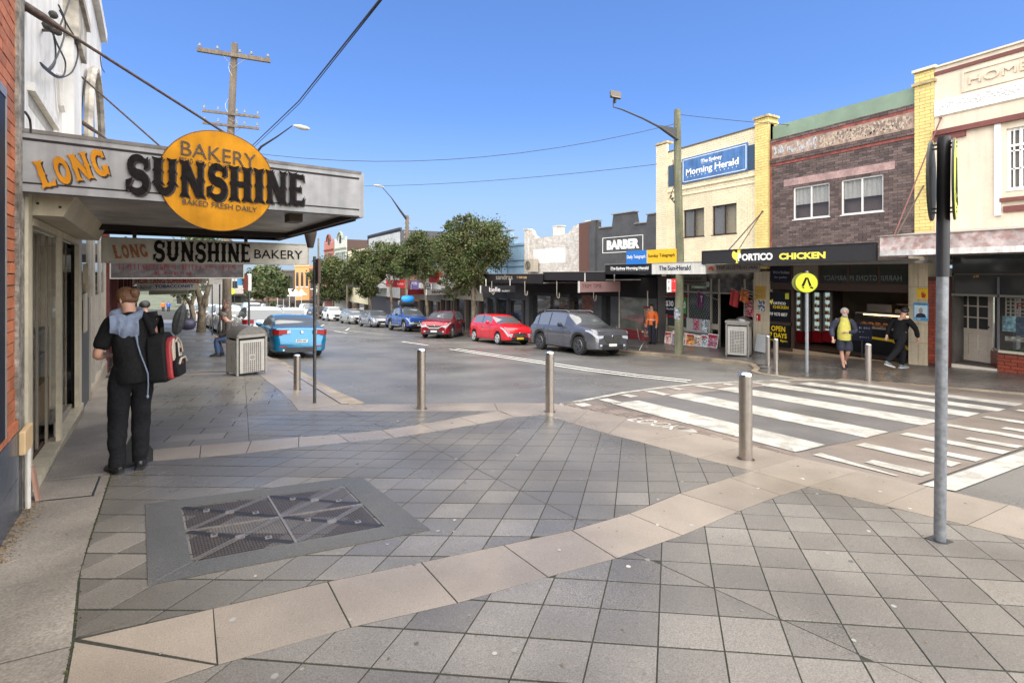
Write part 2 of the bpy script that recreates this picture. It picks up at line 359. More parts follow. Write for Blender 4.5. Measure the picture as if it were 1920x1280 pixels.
# lane markings
mk = MB()
def line(u0, v0, u1, v1, w, off):
    def g2(u, v):
        o_ = off
        for _ in range(8): p_ = G(u, v, o_); o_ = road_off(p_.x, p_.y)
        return p_
    a, b = g2(u0, v0), g2(u1, v1); d = (b-a); d.z = 0; d.normalize(); s_ = Vector((-d.y, d.x, 0))*w/2
    n = max(1, int((b-a).length/1.5)); 
    for i in range(n):
        p_, q_ = a.lerp(b, i/n), a.lerp(b, (i+1)/n)
        mk.poly([(k.x, k.y, gz(k.x, k.y)+road_off(k.x, k.y)+.014) for k in (p_-s_, q_-s_, q_+s_, p_+s_)])
O = -.112
line(843,655,1288,717,.11,O); line(855,654,1296,714,.11,O)
line(753,640.5,803,648,.12,O); line(626,620.5,652,625,.12,O)
line(655,621,718,626.5,.07,O); line(600,611,650,615.5,.07,O); line(648,620,655,615.5,.1,O); line(601,612,608,608.5,.1,O)
mk.obj('lane_markings', mat('lane_paint', (.66,.64,.57), .6, nz=30, amt=.12), kind='structure')
# LOOK stencil, read from the footpath
lk = struct(bpy.data.objects.new('look_stencil', None)); C.objects.link(lk)
me = textmesh('LOOK', .0); me.materials.clear(); me.materials.append(mat('stencil_paint', (.44,.42,.37), .6, nz=40, amt=.3, stain=.3, sscale=6))
xs_ = [v.co.x for v in me.vertices]; w_ = max(xs_)
for v in me.vertices:
    X = 5.20+.36*v.co.y/.72+.16*v.co.x/w_; Y = 5.68-.78*v.co.x/w_; v.co = Vector((X, Y, gz(X, Y)+.001+(.001 if v.co.z > 0 else 0)))
o = link('lettering', me, lk)
m2 = MB(); m2.poly([(x, y, gz(x, y)+.001) for x, y in [(5.42,4.83),(5.70,4.80),(5.58,4.62)]]); m2.obj('arrow', PAINT, lk)
# brick strip between plaza and crossing
EB = [(4.98,7.2),(5.36,5.78),(5.55,4.63),(5.70,3.44),(5.80,2.9),(5.90,2.31),(6.02,1.7),(6.15,.5),(6.5,-3),(7,-12)]
eb = struct(bpy.data.objects.new('brick_edge_strip', None)); C.objects.link(eb)
BRE = mat('edge_brick', (.15,.115,.09), .5, nz=60, amt=.3, tone=.3, stain=.3, bump=.3)
m2 = MB(); y = 3.35
while y < 7.1:
    x0 = interp([(a, -b) for a, b in EB], -y)+.015
    for k in range(4):
        q = [(x0+k*.115, y), (x0+k*.115+.106, y), (x0+k*.115+.106, y+.221), (x0+k*.115, y+.221)]
        if k < 4 and q[1][0] < 5.9: m2.slab(q, lambda a, b: gz(a, b)-.03, lambda a, b: gz(a, b)-.006, ch=.003)
    y += .23
m2.obj('brick', BRE, eb, kind='stuff')
# ------------------------------------------------------------------ near footpath base + paving units
rows = []
for y in YS:
    nk = interp(NK, y) if y > 8.6 else (interp([(a, -b) for a, b in EB], -y)-.02 if y < 7.2 else 5.0-(y-7.2)*2.5)
    rows.append([(min(-12, WX(y)-10)+(nk-min(-12, WX(y)-10))*j/6, y) for j in range(7)])
rows = [r_ for r_ in rows if r_[0][1] <= 170]
base = sheet('paving', rows, -.0035, GRANJ, skirt=.25)
def clip(subj, cp):
    a = sum(cp[i][0]*cp[(i+1) % len(cp)][1]-cp[(i+1) % len(cp)][0]*cp[i][1] for i in range(len(cp)))
    if a < 0: cp = cp[::-1]
    out = subj
    for i in range(len(cp)):
        (ax, ay), (bx, by) = cp[i], cp[(i+1) % len(cp)]; inp = out; out = []
        if not inp: return []
        ins = lambda p_: (bx-ax)*(p_[1]-ay)-(by-ay)*(p_[0]-ax) >= -1e-9
        for j in range(len(inp)):
            p_, q_ = inp[j-1], inp[j]
            if ins(q_) != ins(p_):
                d1 = (bx-ax)*(p_[1]-ay)-(by-ay)*(p_[0]-ax); d2 = (bx-ax)*(q_[1]-ay)-(by-ay)*(q_[0]-ax); t = d1/(d1-d2)
                out.append((p_[0]+(q_[0]-p_[0])*t, p_[1]+(q_[1]-p_[1])*t))
            if ins(q_): out.append(q_)
    return out
def area(p_): return abs(sum(p_[i][0]*p_[(i+1) % len(p_)][1]-p_[(i+1) % len(p_)][0]*p_[i][1] for i in range(len(p_))))/2
def inpoly(x, y, pg):
    c = False
    for i in range(len(pg)):
        (x0, y0), (x1, y1) = pg[i-1], pg[i]
        if (y0 > y) != (y1 > y) and x < (x1-x0)*(y-y0)/(y1-y0)+x0: c = not c
    return c
T1 = [(-.71,3.12),(-.13,3.09),(.46,3.08),(1.03,3.04),(1.62,3.0),(2.19,2.97),(2.80,3.0),(3.54,3.13),(4.35,3.20),(4.75,3.24)]
B1 = [(-.63,2.55),(-.09,2.60),(.50,2.59),(1.07,2.53),(1.67,2.52),(2.21,2.50),(2.88,2.53),(3.66,2.62),(4.35,2.68),(4.81,2.69)]
T2 = [(-.86,6.76),(-.40,6.74),(.12,6.70),(.65,6.66),(1.11,6.59),(1.68,6.57),(2.26,6.67),(2.93,6.86),(3.70,7.05)]
B2 = [(-.80,6.27),(-.38,6.21),(.06,6.18),(.60,6.19),(1.17,6.16),(1.72,6.13),(2.34,6.23),(3.01,6.36),(3.73,6.53),(4.28,6.47)]
KI = [(.81,8.32),(1.66,7.92),(2.56,7.55),(3.70,7.05),(4.24,6.44),(4.30,5.80),(4.37,5.10),(4.48,4.61),(4.60,3.80),(4.75,3.24),(4.81,2.69),(4.95,2.12),(5.1,1.6),(5.3,.6),(5.5,-1),(5.6,-3)]
KO = [(1.5,8.58),(2.1,8.36),(2.75,8.12),(3.96,7.69),(4.93,7.22),(5.15,6.5),(5.36,5.78),(5.55,4.63),(5.66,3.9),(5.72,3.30),(5.82,2.72),(5.92,2.15),(6.02,1.6),(6.15,.6),(6.35,-1),(6.5,-3)]
CLN = [(-.55,-3),(-.62,2.0),(-.63,2.55),(-.71,3.12),(-.86,3.9),(-1.0,5.2),(-1.09,6.02),(-1.2,8),(-1.45,11),(-1.76,14.1),(-2.1,18)]   # edge of the concrete strip
COL = [(1.5,8.58),(1.35,10.2),(1.2,12),(.95,15),(.65,18)]; CIL = [(.81,8.32),(.76,9.62),(.58,11.4),(.36,13.3),(.05,18)]
tiles = []                                                   # (area on screen, polygon, kind)
def seen(pg):
    cx = sum(p_[0] for p_ in pg)/len(pg); cy_ = sum(p_[1] for p_ in pg)/len(pg); d = cx*SN+cy_*CS
    if d < .7: return 0
    u = 960+907*(cx*CS-cy_*SN)/d; v = 515+907*(EYE-gz(cx, cy_))/d
    if not (-600 < u < 2900 and v < 2300): return 0
    return area(pg)/(d**3)
def grid(region, o, a, b, n0, n1, m0, m1, gap=.005, cross=None, mt='d', offs=0):
    la, lb = math.hypot(*a), math.hypot(*b)
    for i in range(n0, n1):
        for j in range(m0, m1):
            sh = offs*(i % 2)
            q = [(o[0]+a[0]*(i+fi)+b[0]*(j+fj+sh), o[1]+a[1]*(i+fi)+b[1]*(j+fj+sh)) for fi, fj in ((gap/la/2, gap/lb*.8), (1-gap/la/2, gap/lb*.8), (1-gap/la/2, 1-gap/lb*.8), (gap/la/2, 1-gap/lb*.8))]
            pg = clip(region, q)
            if len(pg) < 3 or area(pg) < .0012: continue
            parts = [pg]
            if cross:                                         # the joint that runs diagonally through the plaza
                (x0, y0), (x1, y1) = cross; parts = []
                dx, dy = x1-x0, y1-y0; L_ = math.hypot(dx, dy); nx, ny = -dy/L_*.003, dx/L_*.003
                for s_ in (1, -1):
                    hp = [(x0+nx*s_-dx*9, y0+ny*s_-dy*9), (x1+nx*s_+dx*9, y1+ny*s_+dy*9), (x1+nx*s_*9000, y1+ny*s_*9000), (x0+nx*s_*9000, y0+ny*s_*9000)]
                    c_ = clip(pg, hp)
                    if len(c_) >= 3 and area(c_) > .001: parts.append(c_)
            for c_ in parts:
                s_ = seen(c_)
                if s_ > 0: tiles.append((s_, c_, mt))
g_ = .006
regA = [(x, y+g_) for x, y in T1]+[(x-g_, y) for x, y in KI[4:10][::-1]]+[(4.24,6.44)]+[(x, y-g_) for x, y in B2[::-1]]+[(x+g_, y) for x, y in CLN[6:2:-1]]
regB = [(x, y-g_) for x, y in B1]+[(x-g_, y) for x, y in KI[10:]]+[(-.55+g_,-3),(-.62+g_,2)]
regC = [(x, y+g_) for x, y in T2]+[(x-g_, y-g_) for x, y in KI[:4][::-1]]+[(.76-g_,9.62),(.58-g_,11.4),(.36-g_,13.3)]+[(-1.70,13.6),(-1.45+g_,11),(-1.2+g_,8)]
regC1 = clip(regC, [(.1,6),(6,6),(6,9.0),(.1,9.0)]); regC2 = clip(regC, [(.1,8.6),(6,8.6),(6,14.5),(.1,14.5)]); regC3 = clip(regC, [(-4,6),(.094,6),(.094,14.5),(-4,14.5)])
grid(regA, (2.19,4.20), (.2625,-.14), (.213,.224), -18, 14, -14, 14, gap=.009, cross=((1.95,5.9),(2.34,3.16)))
grid(regB, (2.56,1.58), (.268,-.178), (.216,.198), -16, 16, -14, 14, gap=.008, cross=((2.35,2.6),(3.05,-.6)))
grid(regC1, (2.19,4.20), (.2625,-.14), (.213,.224), -18, 14, -14, 24, gap=.009, cross=((1.35,8.2),(1.95,5.9)))
for rg in (regC2, regC3): grid(rg, (-2.2,6.0), (.31*.13,.31), (.62,-.082), 0, 30, -2, 8, gap=.009, offs=.5)
for T_, B_ in ((T1, B1), (T2, B2)):
    for i in range(len(B_)-1):
        if i < len(T_)-1:
            g2 = .004; q = [(B_[i][0]+g2, B_[i][1]), (B_[i+1][0]-g2, B_[i+1][1]), (T_[i+1][0]-g2, T_[i+1][1]), (T_[i][0]+g2, T_[i][1])]
            if T_ is T1 and i == 0:
                tiles.append((9, [(-.68,3.105),(-.13,3.09),(-.095,2.612)], 'l')); tiles.append((9, [(-.700,3.09),(-.10,2.60),(-.62,2.55)], 'l'))
            else: tiles.append((seen(q)+5, q, 'l'))
tiles.append((8, [(3.735,7.03),(3.735,6.535),(4.26,6.47),(4.22,6.43)], 'l'))
for a, b in ((KI, KO),):
    for i in range(len(a)-1):
        g2 = .004; q = [a[i], a[i+1], b[i+1], b[i]]; cx = sum(p_[0] for p_ in q)/4; cy_ = sum(p_[1] for p_ in q)/4
        q = [(cx+(x-cx)*.992, cy_+(y-cy_)*.992) for x, y in q]; s_ = seen(q)
        if s_ > 0: tiles.append((s_+5, q, 'l'))
for (a, b) in ((CIL, COL),):
    n = 9
    for i in range(n):
        y0, y1 = 8.6+i*.95, 8.6+(i+1)*.95-.008
        q = [(interp(a, y0-.25), y0-.2 if i else 8.35), (interp(a, y1-.25), y1-.2), (interp(b, y1), y1), (interp(b, y0), y0)]
        tiles.append((3, q, 'l'))
for y0, y1 in [(-3,-.6),(-.6,.9),(.9,2.3),(2.3,3.06),(3.06,4.5),(4.5,6.0),(6.0,7.6),(7.6,9.4),(9.4,11.4),(11.4,13.6)]:
    tiles.append((9, [(WX(y0)-.02, y0+.004), (WX(y1)-.02, y1-.004), (interp(CLN, y1)-.006, y1-.004), (interp(CLN, (y0+y1)/2)-.006, (y0+y1)/2), (interp(CLN, y0)-.006, y0+.004)], 'c'))
tiles.append((4, [(-1.70,13.61),(.33,13.33),(.30,13.75),(-1.75,14.0)], 'l'))
tiles.sort(key=lambda t: -t[0])
TM = {'d': GRAN, 'l': LGRAN, 'c': CONC}
rest = {'d': MB(), 'l': MB(), 'c': MB()}; cnt = 0
for s_, pg, k in tiles:
    tgt = None
    h = random.uniform(-.0012, .0012)
    if cnt < 297: mb = MB()
    else: mb = rest[k]
    mb.slab(pg, lambda x, y: gz(x, y)-.02, lambda x, y: gz(x, y)+h, ch=.001)
    if cnt < 297:
        mb.obj('paving_slab' if k != 'd' else 'paver', TM[k], base)
    cnt += 1
for k, mb in rest.items():
    if mb.f: mb.obj('paver', TM[k], base, kind='stuff')
print('tiles', cnt)
# the footpath beyond, laid in long courses
mb = MB(); y = 14.02
while y < 60:
    x = WX(y); xe = interp(NK, y)-.32; L_ = .62 if y < 30 else 2.4
    x += random.random()*L_
    xs2 = [WX(y)]; 
    while x < xe: xs2.append(x); x += L_
    xs2.append(xe); dy = .31 if y < 30 else .9
    for a, b in zip(xs2, xs2[1:]):
        if b-a > .05: mb.slab([(a+.003,y+.003),(b-.003,y+.003),(b-.003,y+dy-.003),(a+.003,y+dy-.003)], lambda p_, q_: gz(p_, q_)-.02, lambda p_, q_: gz(p_, q_)+.0, ch=.002)
    y += dy
mb.obj('paver', GRAN, base, kind='stuff')
# kerb stones with gutter on the near side, whole kerb on the far side
kb = struct(bpy.data.objects.new('kerb', None)); C.objects.link(kb)
y = 8.7; n_ = 0; far_ = MB()
while y < 120:
    L_ = 1.0 if y < 30 else 4; y1 = y+L_
    for dx0, dx1, z1, mm in ((-.02 if y > 13.6 else .02, .14, .0, 0), (.15, .42, -.09, 1)):
        zt = (lambda a, b, z1=z1: gz(a, b)+(z1 if not mm else max(-.09, road_off(a, b)+.02)))
        q = [(interp(NK, y)+dx0, y+.004), (interp(NK, y)+dx1, y+.004), (interp(NK, y1)+dx1, y1-.004), (interp(NK, y1)+dx0, y1-.004)]
        if y < 30: m2 = MB(); m2.slab(q, lambda a, b: gz(a, b)-.3, zt, ch=.006); m2.obj('kerb_stone' if not mm else 'gutter_stone', KERBM if mm else LGRAN, kb)
        else: far_.slab(q, lambda a, b: gz(a, b)-.3, zt)
    y = y1
far_.obj('kerb_stone', KERBM, kb, kind='stuff')
kf = struct(bpy.data.objects.new('kerb', None)); C.objects.link(kf)
def resample(pl, ya, yb, st):
    out = []; 
    for (x0, y0), (x1, y1) in zip(pl, pl[1:]):
        L_ = math.hypot(x1-x0, y1-y0); n = max(1, int(L_/st))
        for i in range(n):
            t = i/n; yy = y0+(y1-y0)*t
            if ya <= yy <= yb: out.append((x0+(x1-x0)*t, yy))
    return out
pl = resample(FK, 3, 40, .8); 
for a, b in zip(pl, pl[1:]):
    dx, dy = b[0]-a[0], b[1]-a[1]; L_ = math.hypot(dx, dy); nx, ny = dy/L_, -dx/L_
    m2 = MB(); k0 = .006
    m2.slab([(a[0]+dx*k0, a[1]+dy*k0), (b[0]-dx*k0, b[1]-dy*k0), (b[0]-dx*k0+nx*.17, b[1]-dy*k0+ny*.17), (a[0]+dx*k0+nx*.17, a[1]+dy*k0+ny*.17)], lambda p_, q_: gz(p_, q_)-.3,
            lambda p_, q_: gz(p_, q_)+.005+(0 if q_ > 8 else -.008), ch=.012)
    m2.obj('kerb_stone', KERBM, kf)
pl = resample(FK, 40, 200, 5); m2 = MB()
for a, b in zip(pl, pl[1:]): m2.slab([a, b, (b[0]+.17, b[1]), (a[0]+.17, a[1])], lambda p_, q_: gz(p_, q_)-.3, lambda p_, q_: gz(p_, q_)+.005)
m2.obj('kerb_stone', KERBM, kf, kind='stuff')
FYS = sorted(set(YS+[b for a, b in FK if b > -40]))
fp = sheet('footpath', [[(interp(FK, y)+.15, y), (max(interp(FK, y)+.2, 14), y), (interp(FK, y)+1.6+max(0, 14-interp(FK, y))*.3, y), (interp(FACX, y)+.5, y), (interp(FACX, y)+16, y)] for y in FYS if y <= 170], -.004, GRANJ, skirt=.3)
m2 = MB(); y = -6; cnt2 = 0
while y < 24:
    x = interp(FACX, y)+.02; nr = 0
    row = []
    while True:
        x2 = x-.40
        lim = max(interp(FK, y), interp(FK, y+.2), interp(FK, y+.4))+.18
        if x2 < lim:
            if x-lim > .05: row.append((lim, x))
            break
        row.append((x2, x)); x = x2
    for a, b in row:
        q = [(a+.003,y+.003),(b-.003,y+.003),(b-.003,y+.397),(a+.003,y+.397)]; s_ = seen(q)
        if s_ <= 0: continue
        if cnt2 < 280 and 3.2 < y < 13: mm = MB(); cnt2 += 1
        else: mm = m2
        mm.slab(q, lambda p_, q_: gz(p_, q_)-.03, lambda p_, q_: gz(p_, q_)+.0, ch=.002)
        if mm is not m2: mm.obj('paver', BROWNP, fp)
    y += .4
m2.obj('paver', BROWNP, fp, kind='stuff')
sheet('footpath_surface', [[(interp(FK, y)+.18, y), (interp(FACX, y)+.1, y)] for y in FYS if 24 <= y <= 170], 0, BROWNP)
# ------------------------------------------------------------------ access cover and its concrete frame
ac = thing('access_cover', 'cast iron service cover with four ribbed panels in a grey concrete surround', 'manhole cover', (.2,4.15,gz(.2,4.15)))
def rel(pts): return [(x-.2, y-4.15) for x, y in pts]
z_ = lambda e: (lambda x, y: gz(x+.2, y+4.15)-gz(.2, 4.15)+e)
m2 = MB(); S_ = rel([(-.68,4.94),(1.03,4.85),(1.24,3.45),(-.47,3.51)]); I_ = rel([(-.42,4.73),(.84,4.64),(.95,3.66),(-.27,3.70)])
for i in range(4):
    m2.slab([S_[i], S_[(i+1) % 4], I_[(i+1) % 4], I_[i]], z_(-.02), z_(.006), ch=.003)
m2.obj('concrete_surround', mat('cover_concrete', (.082,.080,.075), .55, nz=130, amt=.45, stain=.15, bump=.6, bscale=140, wet=.8), ac)
m2 = MB(); m2.slab(I_, z_(-.02), z_(-.012)); m2.obj('cover_frame', BLK, ac)
def bl2(s, t):
    a, b, c_, d = I_[3], I_[2], I_[1], I_[0]
    return ((a[0]*(1-s)+b[0]*s)*(1-t)+(d[0]*(1-s)+c_[0]*s)*t, (a[1]*(1-s)+b[1]*s)*(1-t)+(d[1]*(1-s)+c_[1]*s)*t)
for qi in range(2):
    for qj in range(2):
        s0, s1, t0, t1 = qi*.5+.012, qi*.5+.488, qj*.5+.014, qj*.5+.486
        m2 = MB(); m2.slab([bl2(s0,t0), bl2(s1,t0), bl2(s1,t1), bl2(s0,t1)], z_(-.02), z_(.0)); pn = m2.obj('cover_panel', IRON, ac)
        m2 = MB(); n = 30
        for i in range(n):
            sa = s0+(s1-s0)*(i+.2)/n; sb = s0+(s1-s0)*(i+.75)/n; m_ = 16
            for j in range(m_):
                ta = t0+(t1-t0)*(j+.15)/m_; tb = t0+(t1-t0)*(j+.85)/m_
                m2.poly([(*p_, z_(.0045)(*p_)) for p_ in (bl2(sa,ta), bl2(sb,ta), bl2(sb,tb), bl2(sa,tb))])
        m2.obj('anti_slip_studs', mat('stud_iron', (.12,.10,.088), .42, .5, nz=60, amt=.3), pn, kind='stuff')
        m2 = MB()
        for (a0, b0, a1, b1) in ((s0, t0, s1, t1),) if (qi+qj) % 2 == 0 else ((s0, t0, s1, t1), ):
            for w_, e in ((0, 0),):
                p0_, p1_ = bl2(a0, b0), bl2(a1, b1); dx, dy = p1_[0]-p0_[0], p1_[1]-p0_[1]; L_ = math.hypot(dx, dy); nx, ny = -dy/L_, dx/L_
                for o_ in (-.018, 0, .018):
                    m2.poly([(x+nx*(o_+e2), y+ny*(o_+e2), z_(.0075)(x, y)) for (x, y), e2 in ((p0_, -.005), (p1_, -.005), (p1_, .005), (p0_, .005))])
        p0_, p1_ = bl2(s0, t1), bl2(s1, t0); dx, dy = p1_[0]-p0_[0], p1_[1]-p0_[1]; L_ = math.hypot(dx, dy); nx, ny = -dy/L_, dx/L_
        m2.obj('diagonal_rib', IRONL, pn)
        m2 = MB(); m2.poly([(x+nx*e2, y+ny*e2, z_(.006)(x, y)) for (x, y), e2 in ((p0_, -.02), (p1_, -.02), (p1_, .02), (p0_, .02))]); m2.obj('cross_rib', BLK, pn)
        for fs_, ft in ((.5,.5),(.78,.3),(.25,.72)):
            c_ = bl2(s0+(s1-s0)*fs_, t0+(t1-t0)*ft); r_ = .03 if fs_ == .5 else .022
            m2 = MB(); m2.slab([(c_[0]-r_,c_[1]-r_),(c_[0]+r_,c_[1]-r_),(c_[0]+r_,c_[1]+r_),(c_[0]-r_,c_[1]+r_)], z_(.0), z_(.010)); m2.obj('lifting_plate', IRONL, pn)
            if r_ < .03: m2 = MB(); r_ = .009; m2.slab([(c_[0]-r_,c_[1]-r_),(c_[0]+r_,c_[1]-r_),(c_[0]+r_,c_[1]+r_),(c_[0]-r_,c_[1]+r_)], z_(.0), z_(.0115)); m2.obj('keyhole', BLK, pn)
m2 = MB()
for p0_, p1_ in ((bl2(.5,0), bl2(.5,1)), (bl2(0,.5), bl2(1,.5))):
    dx, dy = p1_[0]-p0_[0], p1_[1]-p0_[1]; L_ = math.hypot(dx, dy); nx, ny = -dy/L_*.008, dx/L_*.008
    m2.slab([(p0_[0]-nx,p0_[1]-ny),(p1_[0]-nx,p1_[1]-ny),(p1_[0]+nx,p1_[1]+ny),(p0_[0]+nx,p0_[1]+ny)], z_(-.02), z_(.009))
m2.obj('centre_bar', IRONL, ac)
pc = thing('inspection_cover', 'small square concrete inspection lid in an iron frame beside the bakery door', 'manhole cover', (-1.35,5.67,gz(-1.35,5.67)))
m2 = MB(); q = [(-.21,-.27),(.26,-.32),(.20,.24),(-.30,.30)]; zz = lambda e: (lambda x, y: gz(x-1.35, y+5.67)-gz(-1.35,5.67)+e)
m2.slab(q, zz(-.02), zz(.003)); m2.obj('frame', BLK, pc); m2 = MB(); m2.slab([(x*.93, y*.93) for x, y in q], zz(-.02), zz(.007), ch=.004); m2.obj('lid', CONC, pc)
# small scraps of moss and grit in the joints by the wall
MOSS = mat('moss', (.05,.055,.018), .95, nz=60, amt=.5, tone=.4)
m2 = MB()
for i in range(260):
    t = random.random(); x, y = (interp(CLN, 2.4+t*3.6)+random.gauss(0,.006), 2.4+t*3.6) if random.random() < .75 else (-1.55-.13*(t*2.2)+.28+random.gauss(0,.02), 5.4+t*.3)
    s_ = random.uniform(.003,.010); z0 = gz(x, y)-.002
    m2.add([(x-s_,y,z0),(x+s_,y-s_*.6,z0),(x+s_*.3,y+s_,z0),(x,y,z0+s_*.9)], [(0,1,3),(1,2,3),(2,0,3)])
m2.obj('joint_moss', MOSS, kind='stuff')
m2 = MB()
for i in range(700):
    x, y = random.uniform(-1.75,-1.47)-.13*0, random.uniform(4.2,5.6); x = WX(y)+.02+abs(random.gauss(0,.05)); s_ = random.uniform(.004,.014); z0 = gz(x, y)
    a = random.random()*6; m2.add([(x-s_*math.cos(a),y-s_*math.sin(a),z0),(x+s_*math.sin(a)*.5,y-s_*math.cos(a)*.5,z0+.002),(x+s_*math.cos(a),y+s_*math.sin(a),z0+.004),(x,y,z0+s_*.6)], [(0,1,3),(1,2,3),(2,0,3)])
m2.obj('leaf_litter', mat('litter', (.16,.11,.06), .9, tone=.5), kind='stuff')

q = MB()
for i in range(230):
    x, y = random.uniform(-.6,6), random.uniform(.5,10); z0 = gz(x,y)+.0022; r_ = random.uniform(.006,.02)
    q.poly([(x+r_*random.uniform(.7,1.1)*math.cos(a), y+r_*random.uniform(.7,1.1)*math.sin(a), z0) for a in [k*math.pi/4 for k in range(8)]])
q.obj('gum_spots', mat('gum', (.20,.19,.17), .7, tone=.75), kind='stuff')
# ================================================================== left side
AW = R(97.5)
LB = Fac(-1.6, 5.87, gz(-1.6, 5.87), AW)          # bakery wall: lx away up the street, ly into the building
zL = LB.o.z
BRO = mat('orange_brick', (.36,.115,.05), .75, nz=40, amt=.2, rnd=.22, stain=.15, sscale=3, bump=.3)
MORT = mat('pale_mortar', (.42,.36,.29), .9, nz=40, amt=.15)
NAVY = flat('navy_panel', 26, 29, 40, .55)
bb = thing('brick_building', 'orange brick corner building with navy window panel and blue tiled base, nearest on the left', 'building', LB.o, AW)
m2 = MB(); m2.box(-7, -.66, .035, 5, -.1, 8); m2.obj('wall', MORT, bb)
T_, _ = LB.p(12, 400, -.06)
bw, bh = .24, .086
def bricks_indiv(parent, x0, x1, z0, z1, ly, dep, m, bw=.24, bh=.086, off=0, jt=.010, name='brick'):
    base_ = {}; r = 0; z = z0
    while z < z1-bh*.5:
        x = x0-(bw/2 if (r+off) % 2 else 0); r += 1
        while x < x1-.02:
            a, b = max(x, x0), min(x+bw-jt, x1)
            if b-a > .02:
                k = round(b-a, 3)
                if k not in base_:
                    mm = MB(); mm.box(0, k, 0, dep, 0, bh-jt, .5); base_[k] = mm.mesh(name); base_[k].materials.append(m); fixn(base_[k])
                o = bpy.data.objects.new(name, base_[k]); C.objects.link(o); o.parent = parent; o.location = (a, ly+random.uniform(-.002,.002), z)
            x += bw
        z += bh
bricks_indiv(bb, T_-.1, -.665, .78, 5.4, 0, .06, BRO, bw=.235)
m2 = MB(); z = .78
while z < 5.4:
    x = -7+(0 if int(z/.086) % 2 else .12)
    while x < T_-.11: m2.box(x, min(x+.225, T_-.11), 0, .06, z, z+.076); x += .235
    z += .086
m2.obj('brickwork', BRO, bb, kind='stuff')
m2 = MB(); m2.box(-7, T_, -.055, -.005, .80, 3.12); m2.obj('window_panel', NAVY, bb)
m2 = MB(); m2.box(-7, T_+.02, -.06, -.056, 3.06, 3.12); m2.box(T_, T_+.02, -.06, -.0, .80, 3.06); m2.obj('panel_trim', STEELP, bb)
bricks_indiv(bb, -2.2, -.70, .70, .78, -.02, .07, BRO, bw=.115, name='sill_brick')
m2 = MB()
for i in range(8): m2.box(-.67-.245*(i+1)+.006, -.67-.245*i, -.02, .03, .0, .34); m2.box(-.67-.245*(i+1)+.006, -.67-.245*i, -.02, .03, .346, .69)
m2.obj('base_tile', flat('blue_tile', 62, 68, 78, .25, amt=.15, tone=.2), bb)
# --- bakery
bk = thing('bakery_building', 'white rendered two storey bakery with open cream-framed shopfront under the awning', 'building', LB.o, AW)
wz = 2.72-zL                                # awning height in local z
m2 = MB(); m2.box(-.47, 7.45, .0, .35, wz-.35, 9.5); m2.box(-.47, -.30, .0, .35, 0, wz-.35); m2.box(7.45-.01, 7.44, .35, 6, 2, 9.5)
m2.box(-.47, 7.45, .35, 7, wz+.3, 9.4)
m2.obj('wall', WHITEW, bk)
a = LB.p(45, 480)[0]
m2 = MB(); m2.box(LB.p(35,0,-.02)[0], LB.p(46,0,-.02)[0], -.02, .3, -.05, 7.5); m2.obj('corner_post', mat('flaking_timber', (.24,.215,.18), .85, nz=25, amt=.4, stain=.4, sscale=6, bump=.6, streak=.5), bk)
m2 = MB(); z = 0
while z < 2.0: m2.box(-.47, -.315, -.015, .04, z, z+.235); z += .245
m2.obj('pink_tile', flat('pink_tile', 150, 118, 102, .5, tone=.25, amt=.15), bk)
m2 = MB(); m2.rbox((-.42,-.06,.14), (.11,.02,.30), ry=.15, rx=-.15); m2.obj('broken_tile', flat('pink_tile', 150,118,102), bk)
# recesses and pilaster of the upper wall
ux0, uz1 = LB.p(53,172); ux1, uz0 = LB.p(99,243)
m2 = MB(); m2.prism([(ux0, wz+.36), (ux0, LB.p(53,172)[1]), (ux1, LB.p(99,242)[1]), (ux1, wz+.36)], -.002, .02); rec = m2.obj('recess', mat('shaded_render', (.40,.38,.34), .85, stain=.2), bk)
m2 = MB(); m2.prism([(ux0-.05, uz1), (ux0-.05, uz1+.07), (ux1+.05, LB.p(99,242)[1]+.07), (ux1+.05, LB.p(99,242)[1])], -.05, 0); m2.obj('recess_hood', WHITEW, bk)
px0 = LB.p(119,100)[0]; px1 = LB.p(136,100)[0]
pz1 = LB.p(119,66)[1]
m2 = MB(); m2.box(px0, px1, -.09, 0, wz+.36, pz1); m2.obj('pilaster', WHITEW, bk)
m2 = MB(); m2.box(px0-.05, px1+.05, -.14, 0, pz1, pz1+.45); m2.box(px0-.08, px1+.08, -.18, 0, pz1+.45, pz1+.55); m2.obj('pilaster_cap', mat('stained_render', (.42,.38,.32), .85, stain=.4, sscale=4), bk)
m2 = MB(); m2.box(-.4, 7.4, -.10, 0, LB.p(150,3)[1]+.9, LB.p(150,3)[1]+1.1); m2.obj('cornice', WHITEW, bk)
wx0, wx1 = LB.p(151,150)[0], LB.p(178,200)[0]; wzt = LB.p(151,100)[1]
m2 = MB(); hw = (wx1-wx0)/2
m2.prism([(wx0, wz+.36), (wx1, wz+.36), (wx1, wzt-1.3)]+[(wx0+hw+hw*math.cos(R(a)), wzt-1.3+1.3*math.sin(R(a))) for a in range(10, 180, 17)]+[(wx0, wzt-1.3)], -.012, .02)
wn = m2.obj('window', DGLASS, bk)
m2 = MB()
for x in (wx0, wx0+hw-.03, wx1-.06): m2.box(x, x+.06, -.06, -.012, wz+.36, wzt-(1.2 if x != wx0+hw-.03 else .1))
m2.box(wx0, wx1, -.05, -.012, wzt-1.4, wzt-1.3); m2.obj('window_frame', flat('old_grey_frame', 120,118,112), wn)
m2 = MB(); m2.box(wx0+.1, wx0+hw-.06, -.03, -.012, wz+.4, wzt-1.5); m2.obj('blind', flat('white_blind', 225,223,215), wn)
m2 = MB(); hd = [(wx0+hw+(hw+.12)*math.cos(R(a)), -.1, wzt-1.3+1.42*math.sin(R(a))) for a in range(0, 181, 15)]; m2.tube(hd, .06, 6); m2.obj('arch_moulding', mat('stained_render', (.4,.4,.4)), bk)
